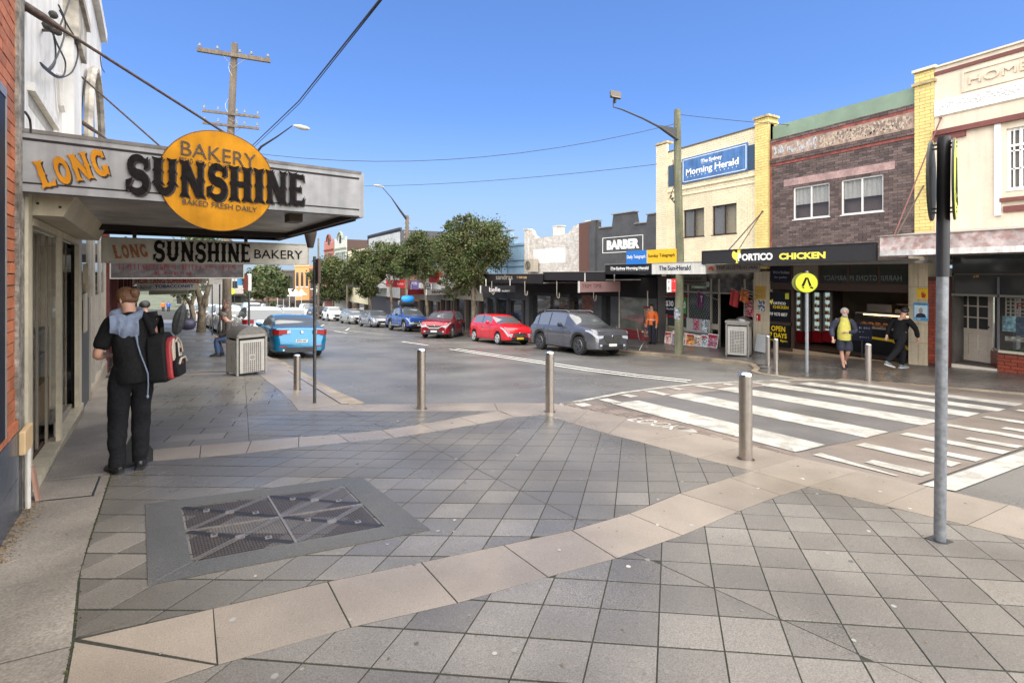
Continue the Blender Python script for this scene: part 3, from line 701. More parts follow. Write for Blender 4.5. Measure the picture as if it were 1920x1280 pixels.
m2 = MB(); q = LB.p(108, 235)[0]; m2.tube([(q,-.04,wz+.3),(q,-.04,wz+.75),(q-.12,-.04,wz+.8),(q-.25,-.04,wz+1.1)], .03, 6); m2.obj('vent_pipe', WHITEW, bk)
# shopfront
SF = CREAMF
fz = lambda lx: gz(*LB.w(lx, 0, 0)[:2])-zL
tall = LB.p(61,424)[1]
t1, t2, t3, t4, t5 = LB.p(109,600)[0], LB.p(114,600)[0], LB.p(145,600)[0], LB.p(150,600)[0], LB.p(156,600)[0]
t6, t7, t8 = LB.p(167,600)[0], LB.p(175,600)[0], LB.p(197,600)[0]
m2 = MB(); m2.box(LB.p(53,0,-.03)[0], LB.p(61,0,-.03)[0], -.03, .03, fz(-.3), wz-.32); m2.obj('door_post', SF, bk)
m2 = MB(); m2.box(t1, t2-.06, -.02, .02, fz(t1), tall); m2.obj('door_post', SF, bk)
m2 = MB(); m2.box(t3, t4, -.02, .03, fz(t3), tall+.1); m2.obj('door_post', SF, bk)
m2 = MB(); m2.box(-.2, t4, -.022, .04, tall, tall+.07); m2.obj('door_head', SF, bk)
m2 = MB(); m2.box(-.2, t4, -.04, .10, -.5, fz(-.2)+.02 if False else .0); 
m2.add([(-.2,-.04,-.4),(t4,-.04,-.6),(t4,-.04,fz(t4)+.09),(-.2,-.04,.10),(-.2,.1,-.4),(t4,.1,-.6),(t4,.1,fz(t4)+.09),(-.2,.1,.10)], [(0,1,2,3),(7,6,5,4),(0,4,5,1),(1,5,6,2),(2,6,7,3),(3,7,4,0)])
m2.obj('threshold', SF, bk)
m2 = MB()
for i in range(7): m2.box(-.18, t1-.02, .11+i*.035, .13+i*.035, .02, .055)
m2.obj('sliding_track', mat('track_brown', (.12,.07,.05), .5, .3), bk)
DA = flat('door_alu', 128,120,106)
for x, y in ((t1-.62,.12),(t1-.34,.12),(t1-.07,.08)): m2 = MB(); m2.box(x, x+.05, y, y+.02, fz(t1)-.2, tall); m2.obj('sliding_door_frame', DA, bk)
m2 = MB(); m2.box(t1-.57, t1-.07, .13, .135, fz(t1)-.2, tall); m2.obj('door_glass', GLS, bk)
m2 = MB(); m2.box(t2, t3, .07, .08, fz(t2)+.2, tall); m2.obj('window_glass', GLS, bk)
m2 = MB()
for k in (.35,.62,.85): x = t2+(t3-t2)*k; m2.box(x, x+.035, .09, .105, fz(t2), tall)
m2.add([(t2,.06,fz(t2)+.1),(t3,.06,fz(t3)+.1),(t3,.06,fz(t3)+.22),(t2,.06,fz(t2)+.25),(t2,.2,fz(t2)+.1),(t3,.2,fz(t3)+.1),(t3,.2,fz(t3)+.22),(t2,.2,fz(t2)+.25)], [(0,1,2,3),(7,6,5,4),(0,4,5,1),(3,7,6,2)])
m2.obj('window_mullion', DA, bk)
m2 = MB(); m2.box(t4, t6, .0, .1, fz(t6)-.2, 1.5); m2.obj('grey_stall_panel', flat('slate_panel', 74,74,74), bk)
m2 = MB(); m2.box(t4, t8, .01, .1, 1.5, wz-.3); m2.obj('dark_window', DGLASS, bk)
m2 = MB(); m2.box(t6, t8, .02, .1, fz(t8)-.3, 1.5)
m2.obj('white_door', flat('grey_white_door', 150,144,134, .5), bk)
m2 = MB()
for x in (t6+.02, t7, (t7+t8)/2, t8-.1): m2.box(x, x+.09, -.02, .02, fz(t8)+.3, wz-.3)
m2.obj('door_stile', flat('grey_white_door', 150,144,134), bk)
m2 = MB(); m2.box(t6, t8, -.03, .02, fz(t8)-.3, fz(t8)+.32)
for i in range(12): m2.box(t6+(t8-t6)*i/12+.01, t6+(t8-t6)*(i+1)/12-.01, -.04, -.03, fz(t8)-.2, fz(t8)+.30)
m2.obj('plinth_tiles', flat('pale_tile', 150,140,126, .4), bk)
m2 = MB(); x = t4+.05; m2.box(x, x+.45, -.045, -.03, 1.02, 1.60); m2.obj('notice', flat('paper_notice', 168,158,140), bk)
m2 = MB(); m2.box(t4-.03, t4+.25, -.09, -.03, 1.75, 2.05); m2.lathe([(.02,0),(.06,.08),(.05,.25)], (t4+.1,-.06,1.62), 8); m2.obj('wall_lamp', flat('lamp_cream', 160,150,130), bk)
m2 = MB(); m2.box(LB.p(48,0,-.06)[0], LB.p(62,0,-.06)[0], -.06, -.02, LB.p(50,850,-.06)[1], LB.p(50,806,-.06)[1]); m2.obj('meter_box', flat('peach_box', 188,160,122), bk, bevel=.008)
m2 = MB(); xq = LB.p(54,0,-.05)[0]; m2.tube([(xq,-.045,.02),(xq,-.045,LB.p(50,850,-.06)[1])], .018, 8); m2.obj('downpipe', flat('white_pipe', 190,186,178), bk)
# roller shutter hood
zb1, zb0 = wz-.03, LB.p(61,424)[1]+.08
m2 = MB(); pr = [(0,zb1),(-.40,zb1),(-.40,zb1-.10),(-.22,zb0),(0,zb0)]
n = len(pr); vs_ = [(-.32, y, z) for y, z in pr]+[(t3+.2, y, z) for y, z in pr]
m2.add(vs_, [list(range(n)), list(range(2*n-1, n-1, -1))]+[(i, i+n, (i+1) % n+n, (i+1) % n) for i in range(n)])
hd = m2.obj('shutter_hood', CREAMF, bk)
m2 = MB()
for y, z in ((-.1,zb1-.08),(-.3,zb1-.06),(-.2,zb0+.08),(-.06,zb0+.1)): m2.lathe([(.011,0),(.011,.006)], (-.327,y,z), 8, 'x')
m2.obj('bolt', BLK, hd)
# interior of the bakery
m2 = MB(); m2.box(-.3, 7, 1.5, 1.6, -1, 2.6); m2.box(-.3, -.25, .12, 1.5, -1, 2.6); m2.box(-.3, 7, .15, 1.5, 2.28, 2.35); m2.obj('interior_wall', INTL, bk)
tp = t3-.08; m2 = MB(); m2.box(tp+.02, tp+.12, .16, 1.5, -.6, 2.4); m2.obj('partition_wall', INTL, bk)
WT = flat('interior_tile', 196,186,166, .35)
for i in range(8):
    for j in range(4): m2 = MB(); m2.box(tp, tp+.02, .17+j*.33, .49+j*.33, -.3+i*.33, .02+i*.33); m2.obj('wall_tile', WT, bk)
m2 = MB(); m2.box(-.3, 7, .25, 3.4, -.35, -.05); m2.obj('shop_floor', INT, bk)
rk = thing('bread_display', 'glass bread display cabinet with loaves just inside the bakery doorway', 'display case', LB.w(t1+.35, .50, -.1), AW)
m2 = MB(); m2.box(-.7,.7,-.3,.3,-.1,.7); m2.obj('cabinet', flat('cabinet_tan', 120,100,70), rk)
m2 = MB(); m2.box(-.7,.7,-.3,.3,1.28,1.33); m2.box(-.7,.7,-.28,.3,1.0,1.02); m2.box(-.7,-.67,-.3,.3,.7,1.28); m2.box(.67,.7,-.3,.3,.7,1.28); m2.obj('shelf', STEELP, rk)
lv = []
for i in range(10):
    m2 = MB(); m2.lathe([(.01,-.12),(.05,-.1),(.06,0),(.05,.1),(.01,.12)], ((i % 5)*.26-.52, 0, (.76 if i < 5 else 1.08)), 8, 'y'); m2.obj('loaf', mat('bread', (.38,.18,.06), .7, nz=20, amt=.3), rk, smooth=40)
# --- awning
AN = R(7.5)
LF = Fac(-1.51, 5.21, 0, AN)                 # fascia plane (faces the camera)
aw = thing('bakery_awning', 'grey tin awning with weathered lettered fascia over the footpath', 'awning', LF.o, AN)
zt, zb = 2.775, 2.295; FL = 2.70; LEN = 4.35
FASC = mat('weathered_fascia', (.27,.268,.268), .45, .2, nz=8, amt=.08, stain=.12, sscale=2, streak=.30)
m2 = MB(); m2.box(0, FL, 0, .05, zb, zt); m2.obj('fascia', FASC, aw)
m2 = MB(); m2.box(-.02, FL+.02, -.008, .09, zt, zt+.03); m2.obj('fascia_capping', flat('zinc_cap', 120,115,110, .5, streak=.4), aw)
m2 = MB(); m2.box(.01, FL-.004, -.004, 0, zt-.062, zt-.042); m2.box(.01, FL-.004, -.004, 0, zb+.075, zb+.088); m2.box(.01, FL-.004, -.006, 0, zb-.0, zb+.012); m2.obj('fascia_line', flat('sign_black', 32,28,28), aw)
m2 = MB(); m2.box(FL, FL+.05, .0, LEN, zb, zt+.02); m2.obj('fascia_side', FASC, aw)
m2 = MB(); m2.box(0, FL, .05, LEN, zt-.14, zt-.10); m2.obj('awning_roof', flat('zinc_cap', 120,115,110), aw)
m2 = MB(); n = 74
for i in range(n):
    y0 = .06+(LEN-.08)*i/n; y1 = y0+(LEN-.08)/n*.52
    m2.add([(0,y0,zb+.05),(FL,y0,zb+.05),(FL,y1,zb+.05),(0,y1,zb+.05),(0,y0,zb+.085),(FL,y0,zb+.085),(FL,y1,zb+.085),(0,y1,zb+.085)], [(0,1,2,3),(0,4,5,1),(3,2,6,7)])
m2.box(0, FL, .05, LEN, zb+.085, zb+.1); m2.obj('soffit_sheet', mat('soffit_tin', (.48,.46,.44), .32, .4, nz=6, amt=.15, stain=.25, sscale=2), aw)
m2 = MB(); m2.box(0, FL, LEN-.06, LEN, zb-.02, zb+.1); m2.box(FL-.06, FL, .06, LEN, zb-.01, zb+.05); m2.box(0, FL, 3.3, 3.36, zb-.03, zb+.05); m2.obj('soffit_beam', flat('dark_timber', 46,38,34), aw)
m2 = MB(); m2.box(FL-.62, FL-.48, .5, .75, zb-.04, zb+.05); m2.obj('junction_box', flat('dark_timber2', 86,76,66), aw)
m2 = MB(); m2.tube([(FL+.02, .2, zb-.015), (FL+.02, LEN, zb-.015)], .012, 6); m2.obj('conduit', CABLE, aw)
SBLK = mat('sign_lettering_black', (.009,.007,.007), .8, spec=.15, nz=30, amt=.4, stain=.3, sscale=12)
SSH = mat('sign_lettering_shadow', (.05,.04,.037), .8, spec=.15, nz=30, amt=.3)
OR = mat('sign_orange', (.46,.19,.012), .6, spec=.12, nz=9, amt=.15, stain=.12, sscale=4)
def fq(u, v): return LF.p(u, v)
# LONG, stepping up
a0, a1 = fq(78, 350), fq(200, 322); h0 = fq(78,350)[1]; 
def zf(t): return (fq(85,352)[1])*(1-t)+(fq(190,324)[1])*t
for dx, dz, mm, yy in ((.012,-.012,SSH,-.001),(0,0,OR,-.0075)):
    fancy(aw, 'LONG', lambda t: fq(72,330)[0]+(fq(205,320)[0]-fq(72,330)[0])*t+dx-.01, lambda t: zf(t)+dz-.01, lambda t: .205+.015*t, yy, mm, rot=-.28)
def sx(t): return fq(233,0)[0]+(fq(571,0)[0]-fq(233,0)[0])*t
sb, st_ = fq(250,362)[1], fq(250,291)[1]
for dx, dz, mm, yy in ((.014,-.012,SSH,-.021),(0,0,SBLK,-.030)):
    fancy(aw, 'SUNSHINE', lambda t: sx(t)+dx, lambda t: sb+dz+.005*t, lambda t: st_-sb, yy, mm)
# round bakery sign
cs = thing('round_sign', 'round yellow bakery sign lettered BAKERY and BAKED FRESH DAILY on the awning fascia', 'sign', LF.w(*[fq(410,340)[0]+.004, -.012, fq(410,340)[1]]), AN)
RR = .472
m2 = MB(); m2.lathe([(RR-.004,-.001),(RR,.003),(RR,.012)], (0,-.006,0), 64, 'y')
dsk = m2.obj('disc', mat('sign_yellow', (.52,.225,.010), .6, spec=.12, nz=7, amt=.12, stain=.16, sscale=3, streak=.28), cs)
m2 = MB(); m2.tube([(math.cos(a/32*math.pi)*RR, -.004, math.sin(a/32*math.pi)*RR) for a in range(65)], .005, 5); m2.obj('rim', flat('rim_brown', 110,72,20), cs)
LT = mat('sign_brown_lettering', (.045,.028,.016), .55, nz=30, amt=.3)
text(cs, 'BAKERY', -.30, .205, .31, .335, -.0125, LT, bold=-.004, rise=-.045)
text(cs, '. BREAD . PIES . CAKES. VIETNAMESE ROLL .', -.33, .135, .33, .185, -.0125, LT, bold=-.004, rise=-.04)
text(cs, 'BAKED FRESH DAILY', -.29, -.245, .32, -.195, -.0125, LT, rise=-.03)
# rods from the wall to the awning
def rod(pts, r, label, m=CABLE, name='support_rod', cat='awning rod', group=None):
    o = thing(name, label, cat, pts[0], 0, group)
    mb_ = MB(); mb_.tube([Vector(p_)-Vector(pts[0]) for p_ in pts], r, 8); mb_.obj('rod', m, o, smooth=50)
    mb_ = MB(); mb_.lathe([(r[0]*1.5 if isinstance(r, list) else r*2, -.03), (r[0]*1.5 if isinstance(r, list) else r*2, .0)], (0,0,0), 8, 'x'); mb_.obj('wall_plate', m, o)
    return o
RUST = mat('rusty_steel', (.085,.06,.05), .7, .3, nz=30, amt=.4)
w0 = LB.w(*[LB.p(45,10)[0], 0, LB.p(45,10)[1]]); e0 = LF.w(fq(512,302)[0], .1, zt+.03)
rod([w0, w0.lerp(e0,.06), w0.lerp(e0,.15), e0], [.036,.036,.014,.011], 'thickest rusty tie rod, nearest one from the white wall down behind the round sign', RUST)
w0 = LB.w(*[LB.p(148,140)[0], 0, LB.p(148,140)[1]]); e0 = LF.w(1.75, 3.4, zt+.0)
rod([w0, w0.lerp(e0,.5), e0], .013, 'thin tie rod from beside the arched window to the awning roof', RUST)
w0 = LB.w(*[LB.p(146,224)[0], 0, LB.p(146,224)[1]]); e0 = LF.w(1.3, 3.0, zt)
rod([w0, w0.lerp(e0,.12), w0.lerp(e0,.25), e0], [.03,.03,.012,.012], 'short tapered tie rod just above the awning roof', RUST)
# service cables looping on the white wall
sc = thing('service_cables', 'looped black electricity service cables with insulators on the white wall', 'cables', LB.o, AW)
def lw(u, v, y): x, z = LB.p(u, v, y); return (x, y, z)
m2 = MB()
for pts in ([(110,10),(122,40),(120,70),(105,110),(90,130),(78,120)],[(98,60),(108,85),(122,115),(120,140),(105,142),(78,120)],[(112,20),(128,50),(142,75),(146,105),(135,135),(110,146),(85,130),(76,118)],[(100,62),(104,90),(103,118),(92,132),(80,123)],[(138,-20),(120,30),(112,50)],[(47,210),(56,225),(58,250)],[(188,105),(190,125),(196,136)]):
    P3 = [Vector(lw(u, v, -.10)) for u, v in pts]; pp = []
    for i in range(len(P3)-1):
        for k in range(5):
            t = k/5; q0, q1, q2, q3 = P3[max(i-1,0)], P3[i], P3[i+1], P3[min(i+2, len(P3)-1)]
            pp.append(.5*((2*q1)+(q2-q0)*t+(2*q0-5*q1+4*q2-q3)*t*t+(3*q1-q0-3*q2+q3)*t**3))
    m2 = MB(); m2.tube(pp+[P3[-1]], .008, 6); m2.obj('cable', CABLE, sc)
for u, v in ((100,28),(98,55),(108,60),(88,48),(142,78)):
    m2 = MB(); m2.lathe([(.015,-.03),(.035,-.015),(.02,0),(.035,.015),(.015,.03)], lw(u, v, -.1), 8, 'x'); m2.obj('insulator', CABLE, sc)
m2 = MB(); m2.tube([lw(80,57,0), lw(110,57,-.16)], .015, 6); m2.obj('bracket', RUST, sc)
# hanging signs beneath the awning
HB = flat('hanging_sign_board', 188,183,172, .6, streak=.1)
HF = Fac(*P(192,470,7.1)[:2], 0, AN)
hs = thing('hanging_sign', 'hanging white bakery sign lettered in black and orange under the awning', 'sign', HF.o, AN)
hz1, hz0 = 2.19, 1.843; HW = HF.p(578,470)[0]
m2 = MB(); m2.box(0, HW, 0, .12, hz0, hz1); m2.obj('board', HB, hs)
m2 = MB()
for b in ((-.012,HW+.012,-.012,.13,hz1,hz1+.018),(-.012,HW+.012,-.012,.13,hz0-.018,hz0),(-.014,0,-.012,.13,hz0,hz1),(HW,HW+.014,-.012,.13,hz0,hz1)): m2.box(*b)
m2.obj('frame', flat('sign_frame', 170,166,158), hs)
m2 = MB()
for u in (252, 462): x = HF.p(u, 430)[0]; m2.box(x-.025, x+.025, .04, .08, hz1, zb+.06)
m2.obj('hanger', BLK, hs)
hq = lambda u, v: HF.p(u, v)
OR2 = mat('faded_orange', (.30,.10,.03), .6, nz=30, amt=.3)
fancy(hs, 'LONG', lambda t: hq(212,0)[0]+(hq(277,0)[0]-hq(212,0)[0])*t, lambda t: hq(215,485)[1]+.035*t, lambda t: .20, -.006, OR2, rot=-.2)
fancy(hs, 'SUNSHINE', lambda t: hq(286,0)[0]+(hq(470,0)[0]-hq(286,0)[0])*t, lambda t: hq(380,491)[1], lambda t: hq(380,454)[1]-hq(380,491)[1], -.006, SBLK)
text(hs, 'BAKERY', hq(477,0)[0], hq(520,485)[1], hq(567,0)[0], hq(520,469)[1], -.004, SBLK, bold=.0)
def hang(u0, u1, v0, v1, d, words, label, bm, lm, th=.1, grp=None):
    f_ = Fac(*P(u0, v0, d)[:2], 0, AN); t_ = thing('hanging_sign', label, 'sign', f_.o, AN)
    x1 = f_.p(u1, v0)[0]; z1, z0 = f_.p(u0, v0)[1], f_.p(u0, v1)[1]
    m_ = MB(); m_.box(0, x1, 0, th, z0, z1); m_.obj('board', bm, t_)
    m_ = MB(); e = .02
    for b in ((-e,x1+e,-.01,th+.01,z1,z1+e),(-e,x1+e,-.01,th+.01,z0-e,z0),(-e,0,-.01,th+.01,z0,z1),(x1,x1+e,-.01,th+.01,z0,z1)): m_.box(*b)
    m_.obj('frame', flat('sign_frame', 170,166,158), t_)
    m_ = MB(); m_.box(.2, .24, .03, .06, z1, z1+.5); m_.box(x1-.24, x1-.2, .03, .06, z1, z1+.5); m_.obj('hanger', BLK, t_)
    for w_, ua, va, ub, vb, lm_, bd in words:
        (xa, za), (xb, zb_) = f_.p(ua, vb), f_.p(ub, va); (scribble(t_, xa, za, xb, zb_, -.003, lm_, int(w_[1:])) if w_[0] == '~' else text(t_, w_, xa, za, xb, zb_, -.003, lm_, bold=bd))
    return t_
RED_ = flat('sign_red_text', 130,36,38); NVY = flat('sign_navy_text', 36,38,92); CRM = flat('sign_cream', 150,142,120); DRD = flat('dark_red_text', 92,24,30)
hang(208,456,491,521,9.3,[('~34',222,494,445,505,DRD,.01),('~12',290,508,360,515,DRD,.0)],'dark hanging banner sign with faded red writing behind the bakery sign', mat('dark_banner', (.055,.045,.045), .6, nz=8, amt=.5, stain=.4, sscale=5), DRD)
hang(250,386,517,532,15.5,[('HUA TANG SUPERMARKET',254,521,380,532,RED_,.02)],'hanging supermarket sign with dark red capitals', flat('grey_sign',128,120,110), RED_)
hang(258,367,532,544,17.5,[('Ashraf',262,535,284,542,flat('dark_script',60,60,60),0),('TOBACCONIST',290,533,363,540,NVY,.03),('~26',290,541,362,543.3,RED_,0)],'hanging tobacconist sign with navy capitals', flat('pale_sign',158,156,150), NVY)
hang(280,352,545,552,21,[('~26',284,547.5,345,550.5,flat('dark_olive_text',70,70,50),0)],'farthest and lowest hanging sign, olive green with small writing', flat('olive_sign',112,112,92), NVY)
# shops further up the left side
ls = thing('shop_row', 'dim row of shopfronts beyond the bakery under continuous awnings', 'building', LB.w(8.6,0,0), AW)
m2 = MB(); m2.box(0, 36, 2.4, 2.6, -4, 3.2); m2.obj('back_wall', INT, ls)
m2 = MB(); m2.box(0, 10, -3.0, 2.5, 2.35, 2.6); m2.box(10.1, 22, -2.9, 2.5, 1.75, 2.0); m2.box(22.1, 36, -2.8, 2.5, .9, 1.2); m2.obj('awning_slab', flat('grey_soffit', 92,86,80), ls)
m2 = MB(); 
for i in range(9): z0 = -3.4; m2.box(i*4+.2, i*4+.6, -.05, .3, -4, 3)
m2.obj('pier', flat('red_brown_pier', 88,40,36), ls)
m2 = MB(); 
for i in range(8): m2.box(i*4+.65, i*4+4.15, .05, .1, -4, 2.3)
m2.obj('shop_window', DGLASS, ls)
m2 = MB(); m2.box(0, 12, 1, 6, 2.7, 3.4); m2.box(12, 36, 1, 6, 1.8, 2.6); m2.obj('upper_wall', flat('cream_far_wall', 168,160,140, streak=.2), ls)
sh = thing('magazine_rack', 'wire rack of magazines outside the shop behind the standing woman', 'rack', LB.w(9.3,-.35, fz(9.3)), AW)
m2 = MB()
for x in (-.3,.3): m2.tube([(x,.1,0),(x,.1,1.6)], .012, 5)
for k in range(5): m2.box(-.3,.3,-.1,.1,.3+k*.3,.31+k*.3)
m2.obj('frame', STEELP, sh)
for k in range(5):
    for j in range(3): m2 = MB(); m2.rbox((-.2+j*.2, 0, .42+k*.3), (.16,.01,.2), rx=.2); m2.obj('magazine', flat('mag%d' % ((k+j) % 4), *[(150,60,40),(60,80,120),(160,150,120),(70,60,50)][(k+j) % 4]), sh)
# unidentified hanging tapered shade below the awning edge
lh = thing('hanging_cone', 'unidentified dark tapered shade hanging below the outer edge of the awning', 'hanging object', P(582,425,8.2))
m2 = MB(); z9 = .30
m2.lathe([(.04,-.36),(.05,-.35),(.10,-.12),(.105,.0),(.095,.04),(.03,.07),(.02,.2)], (0,0,0), 14); m2.obj('cone', flat('cone_dark', 70,62,56), lh, smooth=40)
# ================================================================== street furniture, poles, wires
def bollard(u, v, label, k=1.0, top=None):
    p_ = G(u, v); return p_
def make_bollard():
    t = thing('bollard', 'x', 'bollard', group='stainless steel bollards around the crossing')
    m_ = MB(); m_.lathe([(.072,0),(.072,.955)], (0,0,0), 28); m_.obj('post', STEEL, t, smooth=40)
    m_ = MB(); m_.lathe([(.0745,.957),(.0745,.968),(.066,.985),(.045,.997),(.02,1.003),(.004,1.004)], (0,0,0), 28); m_.obj('cap', mat('polished_steel', (.75,.74,.72), .18, 1, amt=.03), t, smooth=50)
    m_ = MB(); m_.lathe([(.095,0),(.095,.004)], (0,0,0), 24); m_.obj('base_ring', flat('dark_ring', 60,48,40, .3), t)  # base ring is a dark brown disc round the post
    return t
b0 = make_bollard()
BL = [(1398,860,'nearest and tallest looking steel bollard, in front of the zebra crossing',1.0),(1031,772,'steel bollard at the kerb between the road and the start of the crossing',1.0),
      (790,766,'steel bollard standing at the road edge in front of the red cars',1.0),(557,730,'steel bollard just left of the thin sign post by the blue car',.70),
      (1628,714,'steel bollard at the far end of the crossing beside the two walking men',.98),(1455,695,'front one of the two close steel bollards beside the far rubbish bin',.98),(1440,685,'rear one of the two close steel bollards beside the far rubbish bin',.97)]
for i, (u, v, lb, k) in enumerate(BL):
    o = b0 if i == 0 else copy_tree(b0); o.location = G(u, v); o['label'] = lb
    if k != 1.0: o.scale = (max(k,.9), max(k,.9), k)
# thin sign post by the kerb, seen with its small plates edge-on
sp = thing('sign_post', 'thin dark parking sign post beside the road in front of the blue car', 'sign post', G(590,755))
H_ = P(590,482,8.32).z-sp.location.z
m2 = MB(); m2.lathe([(.027,0),(.027,H_)], (0,0,0), 12); m2.obj('post', mat('dark_galv', (.085,.085,.09), .5, .4, nz=20, amt=.3, streak=.3), sp, smooth=40)
m2 = MB(); m2.lathe([(.03,H_),(.02,H_+.012)], (0,0,0), 12); m2.obj('cap', BLK, sp)
m2 = MB(); m2.box(.03,.07,-.22,.22,H_-.45,H_-.03); m2.obj('sign_plate', flat('plate_brown', 92,74,66), sp)
# large post with back-to-back round crossing signs
bp_ = G(1762,1013); bs = thing('crossing_sign', 'tall grey post with two big round crossing signs seen edge-on, nearest on the right', 'road sign', bp_)
top = P(1768,258,3.61).z-bp_.z; lean = (P(1770,258,3.61)-P(1762,258,3.61))
m2 = MB(); m2.tube([(0,0,-.02),(lean.x,lean.y,top)], .044*.82, 20); m2.obj('post', GALV, bs, smooth=40)
m2 = MB(); m2.tube([(lean.x*.66,lean.y*.66,top*.655),(lean.x,lean.y,top+.004)], .0395, 20); m2.obj('post_sleeve', BLK, bs, smooth=40)
m2 = MB(); m2.slab([(-.07,-.05),(.06,-.06),(.07,.05),(-.06,.07)], -.01, .006); m2.obj('post_base', BLK, bs)
cz = P(1768,338,3.61).z-bp_.z; rs = .30
YEL = mat('sign_fluoro_yellow', (.62,.66,.04), .4, amt=.05, stain=.06)
def round_crossing(parent, c, yaw, r, deep=.02, faces=(1,), sym=True):
    m_ = MB(); m_.lathe([(r,0),(r,.012),(r*.985,.014)], (0,0,0), 40, 'y'); d = m_.obj('sign_disc', flat('sign_back_grey', 58,60,58, .5), parent); d.location = c; d.rotation_euler = (0,0,yaw)
    m_ = MB(); m_.lathe([(r*.93,-.002),(r*.93,0)], (0,0,0), 40, 'y'); q = m_.obj('face', YEL, d)
    m_ = MB(); n = 40
    for i in range(n):
        a, b = 2*math.pi*i/n, 2*math.pi*(i+1)/n
        m_.poly([(r*.93*math.cos(a),-.0005,r*.93*math.sin(a)),(r*.93*math.cos(b),-.0005,r*.93*math.sin(b)),(r*.995*math.cos(b),-.0005,r*.995*math.sin(b)),(r*.995*math.cos(a),-.0005,r*.995*math.sin(a))])
    m_.obj('rim', flat('sign_rim', 150,160,30), d)
    if sym:
        m_ = MB(); s_ = r
        for pts in ([(-.10,.52),(.10,.52),(-.22,-.38),(-.44,-.32)], [(.02,.52),(.16,.52),(.46,-.30),(.26,-.38)],
                    [(-.44,-.38),(-.22,-.44),(-.16,-.60),(-.36,-.52)], [(.28,-.44),(.46,-.36),(.64,-.52),(.60,-.60),(.34,-.54)]):
            m_.prism([(x*s_, z*s_) for x, z in pts], -.006, -.0025)
        m_.obj('legs_symbol', flat('symbol_black', 20,20,16), d)
    return d
lx_ = math.atan2(CS*1 - 0, 1)  # (unused helper angle)
vd = math.atan2(bp_.y, bp_.x)                       # direction camera -> post
# the faces look along the footpath, almost edge-on to the camera
yaw_r = vd+R(90)-R(90)+R(90)
fn = vd-R(90)                                       # sideways direction (to the right of the view)
right = Vector((math.cos(fn), math.sin(fn), 0))
tilt = R(3)
d1 = round_crossing(bs, Vector((lean.x*.9,lean.y*.9,cz))+right*.068, fn+R(90)-tilt, rs)
d2 = round_crossing(bs, Vector((lean.x*.9,lean.y*.9,cz))-right*.075, fn-R(90)-R(4), rs)
m2 = MB()
for dz in (-.24,.24):
    c0 = Vector((lean.x*.9,lean.y*.9,cz+dz)); m2.bar(c0-right*.08, c0+right*.075, .02, .012); m2.bar(c0-right*.08+Vector((0,0,.03)), c0+right*.075+Vector((0,0,.03)), .02, .012)
m2.obj('clamp', BLK, bs)
# far round crossing sign
fb = G(1513,697); fs2 = thing('crossing_sign', 'round yellow pedestrian crossing sign with walking legs on a thin grey pole', 'road sign', fb)
tz = P(1513,508,14.14).z-fb.z; m2 = MB(); m2.lathe([(.045,0),(.045,tz)], (0,0,0), 14); m2.obj('post', mat('pole_light_grey', (.26,.28,.29), .45, .4), fs2, smooth=40)
cz2 = P(1514,530,14.1).z-fb.z; yw = math.atan2(fb.y, fb.x)-R(90)-R(12)
round_crossing(fs2, Vector((0,0,cz2))-Vector((math.cos(vd),math.sin(vd),0))*.07, yw, .29)
m2 = MB(); m2.lathe([(.29,0),(.29,.012)], (0,0,0), 36, 'y'); o = m2.obj('rear_disc', flat('rear_rim', 110,112,60), fs2); o.location = Vector((.02,.12,cz2)); o.rotation_euler = (0,0,yw+R(16))
